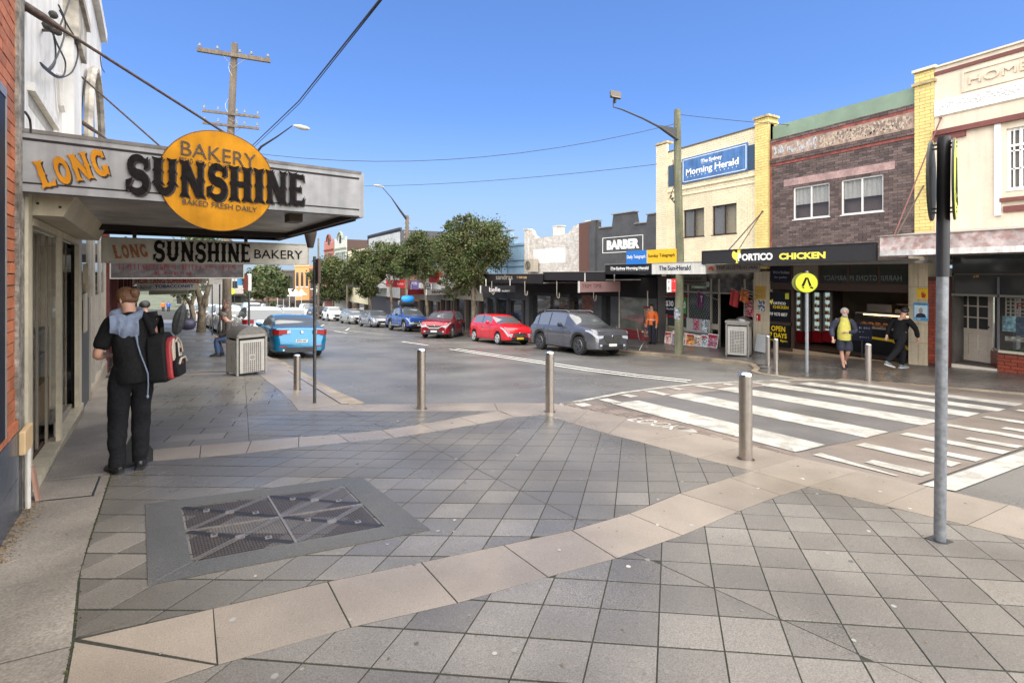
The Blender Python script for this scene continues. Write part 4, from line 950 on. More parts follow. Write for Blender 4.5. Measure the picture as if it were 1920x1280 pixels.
# perforated steel litter bins
def litter_bin(label, loc, rz, s=1.0, W_=.62, D_=.62, H_=1.05, lid='flat', cat='rubbish bin'):
    t = thing('litter_bin', label, cat, loc, rz, 'perforated steel litter bins')
    w, d, h = W_*s/2, D_*s/2, H_*s
    m_ = MB()
    for x in (-w, w-.05): 
        for y in (-d, d-.05): m_.box(x, x+.05, y, y+.05, 0, h)
    m_.box(-w,w,-d,-d+.05,h-.07,h); m_.box(-w,w,d-.05,d,h-.07,h); m_.box(-w,-w+.05,-d,d,h-.07,h); m_.box(w-.05,w,-d,d,h-.07,h)
    m_.obj('frame', STEELP, t, bevel=.004)
    m_ = MB(); m_.box(-w+.06,w-.06,-d+.05,d-.05,.03,h-.08); m_.obj('liner', flat('bin_inside', 22,20,20), t)
    for nm, face in (('front', 0), ('side', 1), ('side', 2)):
        nx_, nz_ = 9, 15; pw, ph = 2*w-.14, h-.18; cw = pw/ (nx_+3); z0 = .06; ch_ = cw; zc = z0+ph*.46
        m_ = MB(); hx0 = -nx_*cw/2; hz0 = zc-nz_*ch_/2
        # solid border, then a lattice that leaves square holes
        pieces = [(-pw/2, hx0, z0, z0+ph), (hx0+nx_*cw, pw/2, z0, z0+ph), (hx0, hx0+nx_*cw, z0, hz0), (hx0, hx0+nx_*cw, hz0+nz_*ch_, z0+ph)]
        for i in range(nz_+1): zq = hz0+i*ch_; pieces.append((hx0, hx0+nx_*cw, max(zq-ch_*.19, hz0), min(zq+ch_*.19, hz0+nz_*ch_)))
        for i in range(nx_+1):
            xq = hx0+i*cw
            for j in range(nz_): pieces.append((max(xq-cw*.19,hx0), min(xq+cw*.19,hx0+nx_*cw), hz0+j*ch_+ch_*.19, hz0+(j+1)*ch_-ch_*.19))
        pieces.append((-cw*1.2, cw*1.2, zc-cw*1.3, zc+cw*1.3))
        for (x0, x1, a0, a1) in pieces:
            if face == 0: m_.box(x0, x1, -d-.004, -d+.004, a0, a1, .5)
            elif face == 1: m_.box(-w-.004, -w+.004, x0*d/w, x1*d/w, a0, a1, .5)
            else: m_.box(w-.004, w+.004, x0*d/w, x1*d/w, a0, a1, .5)
        pn = m_.obj('perforated_panel', mat('pale_steel_panel', (.44,.42,.385), .45, .45, nz=10, amt=.1), t)
        if face == 0:
            m_ = MB(); m_.lathe([(cw*1.1,0),(cw*1.1,.003)], (0,-d-.008,zc), 16, 'y'); m_.obj('crest_plate', flat('crest_grey', 140,138,130), pn)
    if lid == 'dome':
        m_ = MB(); n = 10; pr = [(-w+w*2*i/n, h+.20*s*math.sin(math.pi*i/n)**.7) for i in range(n+1)]
        m_.prism(pr, -d, d); m_.obj('curved_hood', mat('dark_steel_hood', (.20,.19,.18), .35, .8, stain=.1), t, smooth=40)
    elif lid == 'slant':
        m_ = MB(); m_.box(-w-.02, w+.02, -d-.02, d+.02, h, h+.07); m_.obj('lid', STEELP, t, bevel=.006)
        m_ = MB(); m_.lathe([(.0,.0),(.26,.0),(.25,.05),(.18,.11),(.08,.14),(.01,.145)], (w*.35,d*.2,h+.07), 20); m_.obj('ashtray_hood', mat('dark_steel_hood', (.2,.2,.2)), t, smooth=40)
    return t
lb = G(463,704); litter_bin('square steel litter bin with curved dark hood on the left footpath behind the blue car', lb+Vector((0,.35,0)), R(22), 1.0, .70, .60, .95, 'dome')
rb_ = G(1378,668); litter_bin('square steel litter bin with overhanging lid beside the newsagency', rb_+Vector((.35,.1,0)), R(-62), 1.0, .78, .78, 1.22, 'slant')
# benches
def bench(label, loc, rz, m, n=3):
    t = thing('bench', label, 'bench', loc, rz, 'slatted street benches')
    st = MB()
    for i in range(5): q = MB(); q.box(-.8,.8,-.02+i*.09,.05+i*.09,.43+.004*i,.46+.004*i); q.obj('seat_slat', m, t)
    for i in range(4): q = MB(); q.rbox((0,.47+i*.025,.56+i*.095), (1.6,.025,.075), rx=-.25); q.obj('back_slat', m, t)
    for x in (-.6,.6):
        q = MB(); q.tube([(x,-.08,0),(x,.02,.25),(x,.05,.42),(x,.42,.44),(x,.5,.6),(x,.58,.95)], .02, 6); q.tube([(x,.05,.42),(x,.30,.2),(x,.45,0)], .02, 6); q.obj('leg_frame', STEELP, t, smooth=50)
    return t
REDW = flat('maroon_slats', 98,34,38, .5); BRW = flat('red_brown_slats', 110,66,52, .5)
bench('maroon slatted bench on the far footpath in front of the barber shop', G(1188,656)+Vector((.5,.4,.0)), R(95), REDW)
bench('red brown slatted bench under the seated man on the left footpath', G(414,668)+Vector((.42,.1,0)), R(-84), BRW)
# --- timber poles
def along(a, b, t): return Vector(a).lerp(Vector(b), t)
lp = G(425,640); lp = Vector((-.50, 24.4, gz(-.5,24.4))); LPD = lp.x*SN+lp.y*CS
pl_ = thing('utility_pole', 'tall timber power pole with three crossarms rising behind the bakery awning', 'utility pole', lp)
def LPp(u, v, dd=0): return P(u, v, LPD+dd)-lp
tp = LPp(440,82); m2 = MB(); m2.tube([(0,0,-.1), (LPp(426,400)), tp], [.185,.16,.125], 16); m2.obj('pole', WOODP, pl_, smooth=40)
lat = Vector((math.cos(R(7)), math.sin(R(7)), 0))
def xarm(parent, c, half, w, h, m, nins, skew=0, nm='crossarm', lt=lat, ins=.06):
    m_ = MB(); m_.bar(c-lt*half, c+lt*half, w, h); xa = m_.obj(nm, m, parent)
    m_ = MB()
    for i in range(nins):
        f_ = -half*.93+2*half*.93*(i/(nins-1)); f_ = f_ if abs(f_) > .12 else .2
        q = c+lt*f_+Vector((0,0,h/2)); m_.lathe([(.012,0),(.012,.06),(ins*.6,.07),(ins*.7,.1),(ins*.45,.13),(ins*.6,.15),(.02,.19)], q, 8)
    m_.obj('insulators', flat('insulator_grey', 140,136,130, .3), xa, kind='stuff')
    return xa
lt2 = Vector((math.cos(R(-6)), math.sin(R(-6)), 0))
xarm(pl_, LPp(440,104,-.14), 1.38, .13, .17, WOODP, 5, lt=lt2, ins=.09)
xarm(pl_, LPp(434,214,-.16), 1.08, .08, .10, WOODP, 5, lt=lt2)
xarm(pl_, LPp(434,236,-.16), 1.06, .08, .10, WOODP, 5, lt=lt2)
m2 = MB(); c0 = LPp(440,104,-.14)
for u_, v_, e_, k_ in ((440,104,.5,24),(434,214,.4,14),(434,236,.4,14)):
    for sg in (-1, 1): m2 = MB(); m2.bar(LPp(u_,v_,-.15)+lt2*e_*sg, LPp(437,v_+k_,-.12), .03, .01); m2.obj('brace', STEELP, pl_)
hel = [LPp(439-13*t, 90+160*t)+Vector((math.cos(t*14)*.15, math.sin(t*14)*.15, 0)) for t in [i/60 for i in range(61)]]
m2.tube(hel, .010, 4); m2.obj('wrapped_lead', flat('lead_white', 180,178,172), pl_)
m2 = MB(); m2.tube([LPp(444,340), LPp(470,300,-.3), LPp(490,275,-.5), LPp(520,256,-.8), LPp(548,236,-1)], [.05,.05,.045,.03,.02], 8); m2.obj('lamp_arm', BLK, pl_, smooth=40)
m2 = MB(); q = LPp(566,239,-1.1); ax = (LPp(584,243,-1.1)-LPp(548,235,-1.1)).normalized(); m2.tube([q-ax*.36, q-ax*.31, q-ax*.08, q+ax*.20, q+ax*.34], [.02,.055,.10,.085,.025], 10); lo = m2.obj('lamp_head', flat('lamp_grey', 165,160,150, .4), pl_, smooth=50); 
m2 = MB(); m2.tube([(0,0,1.35),(0,0,1.9)], .182, 16); m2.obj('poster_band', mat('torn_posters', (.30,.16,.08), .7, nz=6, amt=.5, stain=.6, sscale=5, c2=(.03,.05,.12)), pl_)
# right mossy pole with floodlight arm
rp = G(1272,663); RD = rp.x*SN+rp.y*CS
pr_ = thing('utility_pole', 'mossy timber pole on the far kerb with a floodlight arm and torn poster', 'utility pole', rp)
RPp = lambda u, v, dd=0: P(u, v, RD+dd)-rp
m2 = MB(); m2.tube([(0,0,-.05), RPp(1275,480), RPp(1271,340), RPp(1270,206)], [.17,.155,.15,.125], 18); m2.obj('pole', WOODG, pr_, smooth=40)
m2 = MB(); m2.tube([RPp(1271,262,-.1), RPp(1240,240,-.5), RPp(1205,222,-1.0), RPp(1165,205,-1.5), RPp(1150,201,-1.7), RPp(1150,188,-1.7)], [.05,.045,.035,.028,.022,.02], 8)
m2.add([RPp(1270,240,-.1), RPp(1270,266,-.1), RPp(1225,233,-.6), RPp(1270,240,-.06), RPp(1270,266,-.06), RPp(1225,233,-.56)], [(0,1,2),(5,4,3),(0,2,5,3),(1,4,5,2)])
m2.obj('lamp_arm', flat('arm_grey', 66,66,66), pr_, smooth=30)
fc = RPp(1154,178,-1.7); m2 = MB(); m2.rbox(fc, (.40,.12,.30), rz=-.4, rx=-.5, ry=.15); fh = m2.obj('floodlight', flat('flood_body', 90,84,78), pr_, bevel=.02)
m2 = MB(); m2.rbox(fc+Vector((-.02,-.065,-.035)), (.32,.02,.22), rz=-.4, rx=-.5, ry=.15); m2.obj('lens', flat('flood_lens', 150,140,120, .15), fh)
m2 = MB(); m2.box(-.06+fc.x,.0+fc.x, fc.y-.05, fc.y+.05, fc.z-.3, fc.z-.1); m2.obj('bracket', BLK, pr_)
m2 = MB()
m2.tube([(0,0,P(0,598,RD).z-rp.z),(0,0,P(0,576,RD).z-rp.z)], .167, 18); m2.obj('torn_poster', mat('pole_poster', (.30,.30,.30), .7, nz=5, amt=.4, sscale=3, c2=(.05,.07,.09), stain=.3), pr_)
ps = thing('parking_sign', 'white and red parking restriction plate fixed to the mossy pole', 'sign', rp+RPp(1258,535,-.2), math.atan2(rp.y, rp.x)-R(90))
m2 = MB(); m2.box(-.15,.01,0,.012,-.26,.24); m2.obj('white_plate', flat('plate_white', 215,212,205), ps)
m2 = MB(); m2.box(.015,.19,0,.012,-.26,.26); m2.obj('red_plate', flat('plate_red', 190,50,48), ps)
text(ps, 'P', -.10,.08,-.04,.18,-.001, flat('plate_dark', 60,60,60)); scribble(ps, .03,.14,.17,.2,-.001, flat('plate_white', 1,1,1), 5); scribble(ps, .03,-.2,.17,-.16,-.001, flat('plate_white', 1,1,1), 7); scribble(ps, -.13,-.2,-.01,-.02,-.001, flat('plate_dark',1,1,1), 4)
# far street light pole
fpz = Vector((13.3, 43.2, gz(13.3,43.2))); FD = fpz.x*SN+fpz.y*CS
pf = thing('street_light', 'dark street light pole with a long bent arm rising among the far trees', 'street light', fpz)
FPp = lambda u, v, dd=0: P(u, v, FD+dd)-fpz
u0 = 960+907*((fpz.x*CS-fpz.y*SN)/FD)
m2 = MB(); m2.tube([(0,0,0), FPp(u0,404)], [.19,.15], 12); m2.obj('pole', WOODP, pf, smooth=40)
m2 = MB(); m2.tube([FPp(u0,412), FPp(u0-12,396,-.4), FPp(u0-30,370,-1), FPp(u0-46,352,-1.6)], [.13,.10,.04,.03], 8); m2.obj('lamp_arm', BLK, pf, smooth=40)
m2 = MB(); q = FPp(u0-54,349,-1.7); m2.tube([q+Vector((.5,0,-.06)), q+Vector((.2,0,0)), q+Vector((-.25,0,.04)), q+Vector((-.4,0,.03))], [.04,.11,.10,.03], 8); m2.obj('lamp_head', flat('lamp_grey', 1,1,1), pf, smooth=40)
m2 = MB()
for i in range(7): q = FPp(u0, 410+i*9); m2.lathe([(.05,0),(.07,.08),(.03,.14)], q+Vector((.22,0,0)), 6); m2.lathe([(.05,0),(.07,.08),(.03,.14)], q+Vector((-.22,0,0)), 6)
m2.obj('insulator', flat('insulator_grey', 1,1,1), pf)
# far plain poles
for u, v0, v1, d, lb_ in ((597,447,600,70,'distant bare pole left of the pink and white gabled shops'),(651,520,590,60,'short pole among the far street trees'),):
    b_ = P(u, v1, d); b_.z = gz(b_.x, b_.y); t = thing('utility_pole', lb_, 'utility pole', b_)
    m2 = MB(); m2.lathe([(.16,0),(.12,P(u,v0,d).z-b_.z)], (0,0,0), 8); m2.obj('pole', WOODP, t, smooth=40)
# sign posts further along the left footpath
def plate_post(u, vb, d, v0, plates, label, r=.03):
    b_ = P(u, vb, d); b_.z = gz(b_.x, b_.y); t = thing('sign_post', label, 'sign post', b_, math.atan2(b_.y, b_.x)-R(90))
    m_ = MB(); m_.lathe([(r,0),(r,P(u,v0,d).z-b_.z)], (0,0,0), 8); m_.obj('post', mat('dark_galv', (1,1,1)), t, smooth=40)
    for (ua, va, ub, vb_, col) in plates:
        s_ = d/907; zt_ = P(u,va,d).z-b_.z; zb_ = P(u,vb_,d).z-b_.z
        m_ = MB(); m_.box((ua-u)*s_,(ub-u)*s_,-r-.02,-r-.005,zb_,zt_); m_.obj('sign_plate', flat('pl_%d_%d_%d' % col, *col), t)
    return t
plate_post(467,640,15.0,512,[(458,516,466,545,(120,60,50)),(464,513,471,545,(225,225,218))],'sign post with small red and white parking plates behind the near bin')
t9 = plate_post(398,628,26,505,[],'thin post with a round no entry sign beside the tree trunk')
t9 = plate_post(412,640,21.6,500,[(395,486,432,533,(205,200,190))],'square white plate with a red ring sign on the timber pole')
m2 = MB(); s_ = 21.6/907; zc = P(412,518,21.6).z-t9.location.z-.0; m2.tube([(.48*math.cos(a/12*math.pi)*.9, -.06, zc+.35+.40*math.sin(a/12*math.pi)) for a in range(25)], .045, 6); m2.obj('red_ring', flat('ring_red', 160,40,44), t9)
t9 = plate_post(434,600,60,540,[],'distant small round yellow crossing sign on a pole')
m2 = MB(); m2.lathe([(.40,-.05),(.40,-.03)], (0,0,P(434,546,60).z-t9.location.z), 16, 'y'); m2.obj('sign_disc', YEL, t9)
plate_post(440,600,62,495,[(444,520,458,535,(70,130,170))],'distant post carrying a blue sign panel')
# wires
def wire(pts, r, label, sag=0, grp=None, m=CABLE):
    a = [Vector(p_) for p_ in pts]; full = []
    for i in range(len(a)-1):
        for k in range(12): t = k/12; q = a[i].lerp(a[i+1], t); q.z -= sag*4*t*(1-t); full.append(q)
    full.append(a[-1]); mb_ = MB(); o0 = full[0]; mb_.tube([q-o0 for q in full], r, 5)
    o = mb_.obj('overhead_wire', m); o.location = o0; tag(o, label, 'wire', grp); return o
rt = rp+RPp(1268,232); lt_ = lp+LPp(440,300)
wire([lp+LPp(445,283), rt], .012, 'overhead wire sagging from the left power pole up to the top of the mossy pole', .9)
wire([P(640,349,30), P(1232,308,RD+1)], .012, 'lower overhead wire running from behind the awning to the yellow building', .25)
wire([rp+RPp(1275,215), P(1760,247,16.5), P(2050,238,14)], .012, 'overhead wire from the mossy pole across the brown and cream facades', .12)
wire([lp+LPp(445,300), P(560,190,14), P(712,0,7.5), P(840,-190,5.5)], .016, 'thick black cable climbing steeply from the left pole to the top of the picture', .0)
wire([lp+LPp(445,306), P(562,194,14), P(716,0,7.5), P(846,-190,5.5)], .010, 'thinner cable strapped beside the thick black cable', .0)
# ================================================================== right side buildings
NEG = R(-90)
def facade(u0, u1):
    """front plane between two picture columns on the shopfront line"""
    def hit(u):
        rx, ry, _ = ray(u, 500)
        for (x0, y0), (x1, y1) in zip(FACX, FACX[1:]):
            dx, dy = x1-x0, y1-y0; det = rx*dy-ry*dx
            if abs(det) < 1e-9: continue
            d = (x0*dy-y0*dx)/det; t = (rx*d-x0)/dx if abs(dx) > abs(dy) else (ry*d-y0)/dy
            if d > 0 and -1e-6 <= t <= 1.000001: return Vector((rx*d, ry*d, 0))
        return None
    a, b = hit(u0), hit(u1); 
    f = Fac(a.x, a.y, gz(a.x, (a.y+b.y)/2), math.atan2(b.y-a.y, b.x-a.x)); f.L = (b-a).length
    return f
def wallpieces(mb, x0, x1, z0, z1, y0, y1, holes):
    xs = sorted({x0, x1}|{h[0] for h in holes}|{h[1] for h in holes}); zs = sorted({z0, z1}|{h[2] for h in holes}|{h[3] for h in holes})
    for a, b in zip(xs, xs[1:]):
        for c, d in zip(zs, zs[1:]):
            mx, mz = (a+b)/2, (c+d)/2
            if not (x0 <= mx <= x1 and z0 <= mz <= z1) or any(h[0] < mx < h[1] and h[2] < mz < h[3] for h in holes): continue
            mb.box(a, b, y0, y1, c, d)
def brickface(x0, x1, z0, z1, y0, y1, holes=(), bw=.24, bh=.083, j=.010, ztop=None):
    m_ = MB(); r = 0; z = z0
    while z < z1-.02:
        x = x0-(bw/2 if r % 2 else 0); r += 1; zt_ = min(z+bh-j, z1)
        while x < x1-.01:
            segs = [(max(x, x0), min(x+bw-j, x1))]
            for h in holes:
                if h[2] < (z+zt_)/2 < h[3]:
                    ns = []
                    for a, b in segs:
                        if b <= h[0] or a >= h[1]: ns.append((a, b))
                        else:
                            if a < h[0]: ns.append((a, h[0]))
                            if b > h[1]: ns.append((h[1], b))
                    segs = ns
            for a, b in segs:
                if b-a > .015:
                    tn = random.random()
                    m_.add([(a,y0,z),(b,y0,z),(b,y0,zt_),(a,y0,zt_),(a,y1,z),(b,y1,z),(b,y1,zt_),(a,y1,zt_)], [(0,1,2,3),(0,4,5,1),(1,5,6,2),(2,6,7,3),(3,7,4,0)], tn)
            x += bw
        z += bh
    return m_
def window(f, parent, u0, v0, u1, v1, fm, panes=2, y=.0, dep=.14, gm=None, curtain=None, frame=.05, sill=True):
    x0, z1 = f.p(u0, v0, y); x1, z0 = f.p(u1, v1, y)
    return win(parent, x0, x1, z0, z1, fm, panes, y, dep, gm, curtain, frame, sill)
def win(parent, x0, x1, z0, z1, fm, panes=2, y=0, dep=.14, gm=None, curtain=None, frame=.05, sill=True):
    m_ = MB(); yy = y+dep*.55
    m_.box(x0, x1, yy, yy+.05, z0, z0+frame); m_.box(x0, x1, yy, yy+.05, z1-frame, z1)
    m_.box(x0, x0+frame, yy, yy+.05, z0+frame, z1-frame); m_.box(x1-frame, x1, yy, yy+.05, z0+frame, z1-frame)
    w_ = m_.obj('window_frame', fm, parent)
    for i in range(panes):
        a, b = x0+frame+(x1-x0-2*frame)*i/panes, x0+frame+(x1-x0-2*frame)*(i+1)/panes
        q = MB(); q.box(a, b, yy+.02, yy+.028, z0+frame, z1-frame); q.obj('pane', gm or WGLASS, w_)
        if i: q = MB(); q.box(a-frame*.5, a+frame*.5, yy-.004, yy+.045, z0+frame, z1-frame); q.obj('mullion', fm, w_)
    if curtain:
        q = MB(); n = 16
        for i in range(n):
            xa = x0+frame+(x1-x0-2*frame)*i/n*curtain[1]; xb = x0+frame+(x1-x0-2*frame)*(i+1)/n*curtain[1]
            q.quad((xa, yy+.07+.02*(i % 2), z0+frame+(z1-z0)*curtain[2]), (xb, yy+.07+.02*((i+1) % 2), z0+frame+(z1-z0)*curtain[2]), (xb, yy+.07+.02*((i+1) % 2), z1-frame), (xa, yy+.07+.02*(i % 2), z1-frame), .5)
        q.obj('curtain', curtain[0], w_)
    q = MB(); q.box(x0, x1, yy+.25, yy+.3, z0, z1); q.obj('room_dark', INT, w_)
    if sill: q = MB(); q.box(x0-.03, x1+.03, y-.02, yy, z0-.03, z0); q.obj('sill', fm, w_)
    return (x0, x1, z0, z1)
WGLASS = mat('window_glass', (.05,.055,.06), .05, amt=.1, trans=.8, spec=1.0)
BRN = mat('brown_brick', (.108,.076,.068), .75, nz=25, amt=.18, tone=.42, stain=.15, sscale=2.5, bump=.2)
YBR = mat('yellow_painted_brick', (.70,.54,.20), .7, nz=14, amt=.08, tone=.07, stain=.08, sscale=2, streak=.04)
CBR = mat('cream_painted_brick', (.76,.66,.45), .75, nz=14, amt=.06, tone=.04, stain=.08, sscale=1.3, streak=.05)
MRT2 = mat('brown_mortar', (.18,.13,.12), .9, nz=40, amt=.2)
YMR = mat('yellow_mortar', (.42,.32,.12), .9); CMR = mat('cream_mortar', (.66,.57,.39), .9)
CRE = mat('cream_render', (.70,.60,.46), .8, nz=10, amt=.04, stain=.07, sscale=1, streak=.12)
OXB = mat('oxblood_paint', (.16,.05,.04), .65, nz=14, amt=.12, stain=.15)
WHT = mat('white_paint', (.78,.77,.74), .6, nz=12, amt=.05, streak=.12)
SFT = mat('soffit_grey', (.30,.28,.26), .7, nz=4, amt=.1, stain=.15)
# ---------------- cream HOME building
fh_ = facade(1716, 2100); hb = thing('home_building', 'cream rendered two storey building with raised lettering HOME and oxblood trim, far right', 'building', fh_.o, fh_.a)
hq_ = lambda u, v, y=0: fh_.p(u, v, y)
Lh = fh_.L; zlo = hq_(1800,474)[1]; px1_ = hq_(1752,300)[0]; ztop = hq_(1752,129)[1]; zaw = 3.35
wx = (hq_(1887,235)[0], hq_(1960,250)[0]); wz_ = (hq_(1887,357)[1], hq_(1887,242)[1])
m2 = MB(); wallpieces(m2, px1_, Lh, zlo, ztop, 0, .3, [(wx[0], wx[1], wz_[0], wz_[1])]); m2.box(px1_, Lh, .3, 8, zaw, ztop-.1); m2.obj('wall', CRE, hb)
m2 = MB(); m2.box(px1_, Lh, -.05, .3, ztop, ztop+.05); m2.obj('parapet_cap', CRE, hb)
zr = hq_(1753,136.5)[1]; m2 = MB(); m2.box(px1_, Lh, -.03, 0, zr-.10, zr); m2.obj('red_band', OXB, hb)
z1_ = hq_(1810,137)[1]; z0_ = hq_(1808,170)[1]; xh = hq_(1808,150)[0]
m2 = MB(); m2.box(xh-.05, Lh, -.03, 0, z1_+.0, z1_+.05); m2.box(xh-.05, xh, -.03, 0, z0_-.0, z1_); m2.box(xh-.05, Lh, -.03, 0, z0_-.05, z0_); m2.obj('name_panel_frame', CRE, hb)
text(hb, 'HOME-', hq_(1817,150)[0], z0_+.13, hq_(1945,150)[0], z1_-.12, -.002, mat('raised_cream', (.62,.51,.385), .8), bold=.0, th=.035)
zf1, zf0 = hq_(1753,192)[1], hq_(1753,220)[1]
m2 = MB(); m2.box(px1_+.01, Lh, -.05, 0, zf0, zf1); fr = m2.obj('frieze', WHT, hb)
m2 = MB()
for i in range(60):
    x = px1_+.15+i*.055; z = zf0+.12+random.random()*(zf1-zf0-.24); m2.lathe([(.03,0),(.012,-.02)], (x,-.05,z), 6, 'y'); m2.tube([(x,-.055,z),(x+.06,-.07,z+.09),(x+.1,-.055,z+.03)], .012, 4)
m2.obj('relief_ornament', WHT, fr, kind='stuff')
m2 = MB(); m2.box(px1_+.0, Lh, -.02, -.001, zf1, zf1+.04); m2.box(px1_, Lh, -.02, -.001, zf0-.03, zf0); m2.obj('frieze_edge', CRE, hb)
zc1 = hq_(1753,247)[1]; zc0 = zc1-.28
m2 = MB(); m2.box(px1_, Lh, -.12, 0, zc1-.14, zc1); m2.box(px1_, hq_(1812,250)[0], -.07, 0, zc0-.02, zc1-.14); m2.obj('red_cornice', OXB, hb)
xp0, xp1 = hq_(1866,300)[0], hq_(1878,300)[0]
m2 = MB(); m2.box(xp0, xp1, -.07, 0, hq_(1866,405)[1], zc1-.15); m2.obj('white_pilaster', WHT, hb)
win(hb, wx[0], wx[1], wz_[0], wz_[1], WHT, 3, 0, .12, curtain=(flat('net_curtain',170,165,155), 1, .0), frame=.07)
m2 = MB()
for k in (.33,.62): z = wz_[0]+(wz_[1]-wz_[0])*k; m2.box(wx[0]+.06, wx[1], .05, .09, z, z+.035)
z = wz_[0]+(wz_[1]-wz_[0])*.7; m2.box(wx[0]+.06, wx[1], .04, .1, z, z+.06)
for k in range(1,6): x = wx[0]+(wx[1]-wx[0])*k/6; m2.box(x, x+.03, .05, .09, wz_[0], wz_[1])
m2.obj('glazing_bar', WHT, hb)
zs = hq_(1878,372)[1]; m2 = MB(); m2.box(hq_(1876,370)[0], Lh, -.09, 0, zs-.10, zs); m2.box(hq_(1882,395)[0], Lh, -.05, 0, zs-.38, zs-.22); m2.obj('red_sill', OXB, hb)
m2 = MB(); m2.box(0, px1_, -.03, 3, zlo, hq_(1716,135)[1]-.02); m2.obj('pier_core', YMR, hb)
m2 = brickface(-.0, px1_, zlo, hq_(1716,142)[1], -.045, -.03, bh=.10, bw=.26); m2.obj('yellow_brickwork', YBR, hb, kind='stuff')
zcap = hq_(1716,135)[1]; zc2 = hq_(1716,162)[1]
m2 = MB(); m2.box(-.05, px1_+.05, -.10, .3, zcap-.06, zcap+.02); m2.obj('pier_cap', CRE, hb); m2 = MB(); m2.box(-.06, px1_+.06, -.10, .2, zc2-.03, zc2+.05); m2.obj('pier_moulding', mat('stained_cap', (.42,.33,.17), .8, stain=.35, sscale=5), hb)
# awning of HOME building
fa = Fac(14.9, P(1650,450,12.93).y, 0, NEG)
ha = thing('street_awning', 'peeling pink and white awning fascia of the cream building', 'awning', fa.o, NEG)
at, ab = 2.66, 2.15
m2 = MB(); m2.box(0, 9, 0, .06, ab+.14, at); m2.obj('fascia', mat('peeling_fascia', (.46,.38,.36), .75, nz=10, amt=.15, stain=.25, sscale=3, c2=(.36,.235,.21), bump=.3), ha)
m2 = MB(); m2.box(0, 9, -.006, .06, ab, ab+.14); m2.obj('fascia_lower_board', mat('peeling_white', (.58,.56,.53), .75, nz=10, amt=.15, stain=.25, streak=.3), ha)
m2 = MB(); m2.box(.0, 9, .06, 2.7, ab+.04, ab+.10); m2.obj('soffit', SFT, ha)
m2 = MB(); m2.add([(-.02,-.03,at),(9,-.03,at),(9,2.7,at+.22),(-.02,2.7,at+.22),(-.02,-.03,at+.02),(9,-.03,at+.02),(9,2.7,at+.25),(-.02,2.7,at+.25)], [(0,3,2,1),(4,5,6,7),(0,1,5,4),(0,4,7,3)]); m2.box(-.0,.03,.06,2.7,ab+.05,at); m2.obj('awning_roof', flat('awning_zinc', 150,144,134, .6, stain=.2), ha)
# shop 28 below
zg = 0
s28 = thing('narrow_shop', 'narrow shop with white panelled door ajar, tiled step and number over the door', 'shop front', fh_.o, fh_.a)
sq = lambda u, v, y=0: fh_.p(u, v, y)
xp = sq(1743,600)[0]; xb_ = sq(1752,600)[0]; zb__ = sq(1725,682)[1]
m2 = MB(); m2.box(-.12, xp, -.12, .4, zb__-.2, zlo+.3); m2.obj('tiled_pillar', flat('cream_tile', 190,176,150, .35, stain=.12, streak=.25), s28)
m2 = MB()
for z in (.55,1.1,1.65,2.2): m2.box(-.125, xp+.005, -.123, -.119, z, z+.008)
m2.box((-.12+xp)/2, (-.12+xp)/2+.008, -.123, -.119, 0, 2.6); m2.obj('tile_joint', flat('tile_joint', 110,96,80), s28)
REDB = mat('glazed_red_brick', (.20,.042,.022), .35, nz=30, amt=.2, rnd=.25, bump=.15)
m2 = MB(); m2.box(xp, xp+.50, -.10, .35, -.2, 2.5); m2.obj('brick_core', flat('dark_mortar', 70,40,34), s28)
z = 0
bricks_indiv(s28, xp+.01, xp+.48, .0, 2.4, -.125, .03, REDB, bw=.24, bh=.092)
xd0, xd1 = sq(1765,600,.9)[0], sq(1840,600,.9)[0]
m2 = MB(); m2.box(xp+.5, Lh, 3.2, 3.3, -1, 3); m2.box(xp+.5, Lh, .02, 3.2, 2.55, 2.6); m2.box(xp+.5, xp+.55, .02, 1.0, -.2, 2.6); m2.box(xp+.5, Lh, .9, .95, 2.0, 3.4); m2.obj('interior', INT, s28)
m2 = MB(); zt2 = sq(1800,552,.0)[1]; m2.box(xp+.5, Lh, -.02, .06, zt2-.04, zt2+.02); m2.obj('transom_bar', flat('transom_grey', 110,106,100), s28)
m2 = MB(); m2.box(xp+.5, Lh, .05, .06, zt2+.02, zlo+.3); m2.obj('transom_glass', DGLASS, s28)
text(s28, '28', sq(1823,515)[0], sq(1823,520)[1], sq(1834,515)[0], sq(1834,513)[1], .045, flat('gold_number', 190,140,50))
m2 = MB(); xe = sq(1868,690)[0]; st_z = sq(1800,687)[1]
m2.box(xp+.5, xe, .05, 1.2, st_z-.1, st_z+.10); m2.obj('step', flat('dark_step', 70,62,56), s28); m2 = MB(); m2.box(xp+.3, xe+.05, .0, .06, st_z-.12, st_z+.06); m2.obj('step_nosing', flat('marble_nosing', 190,182,168, .4), s28)
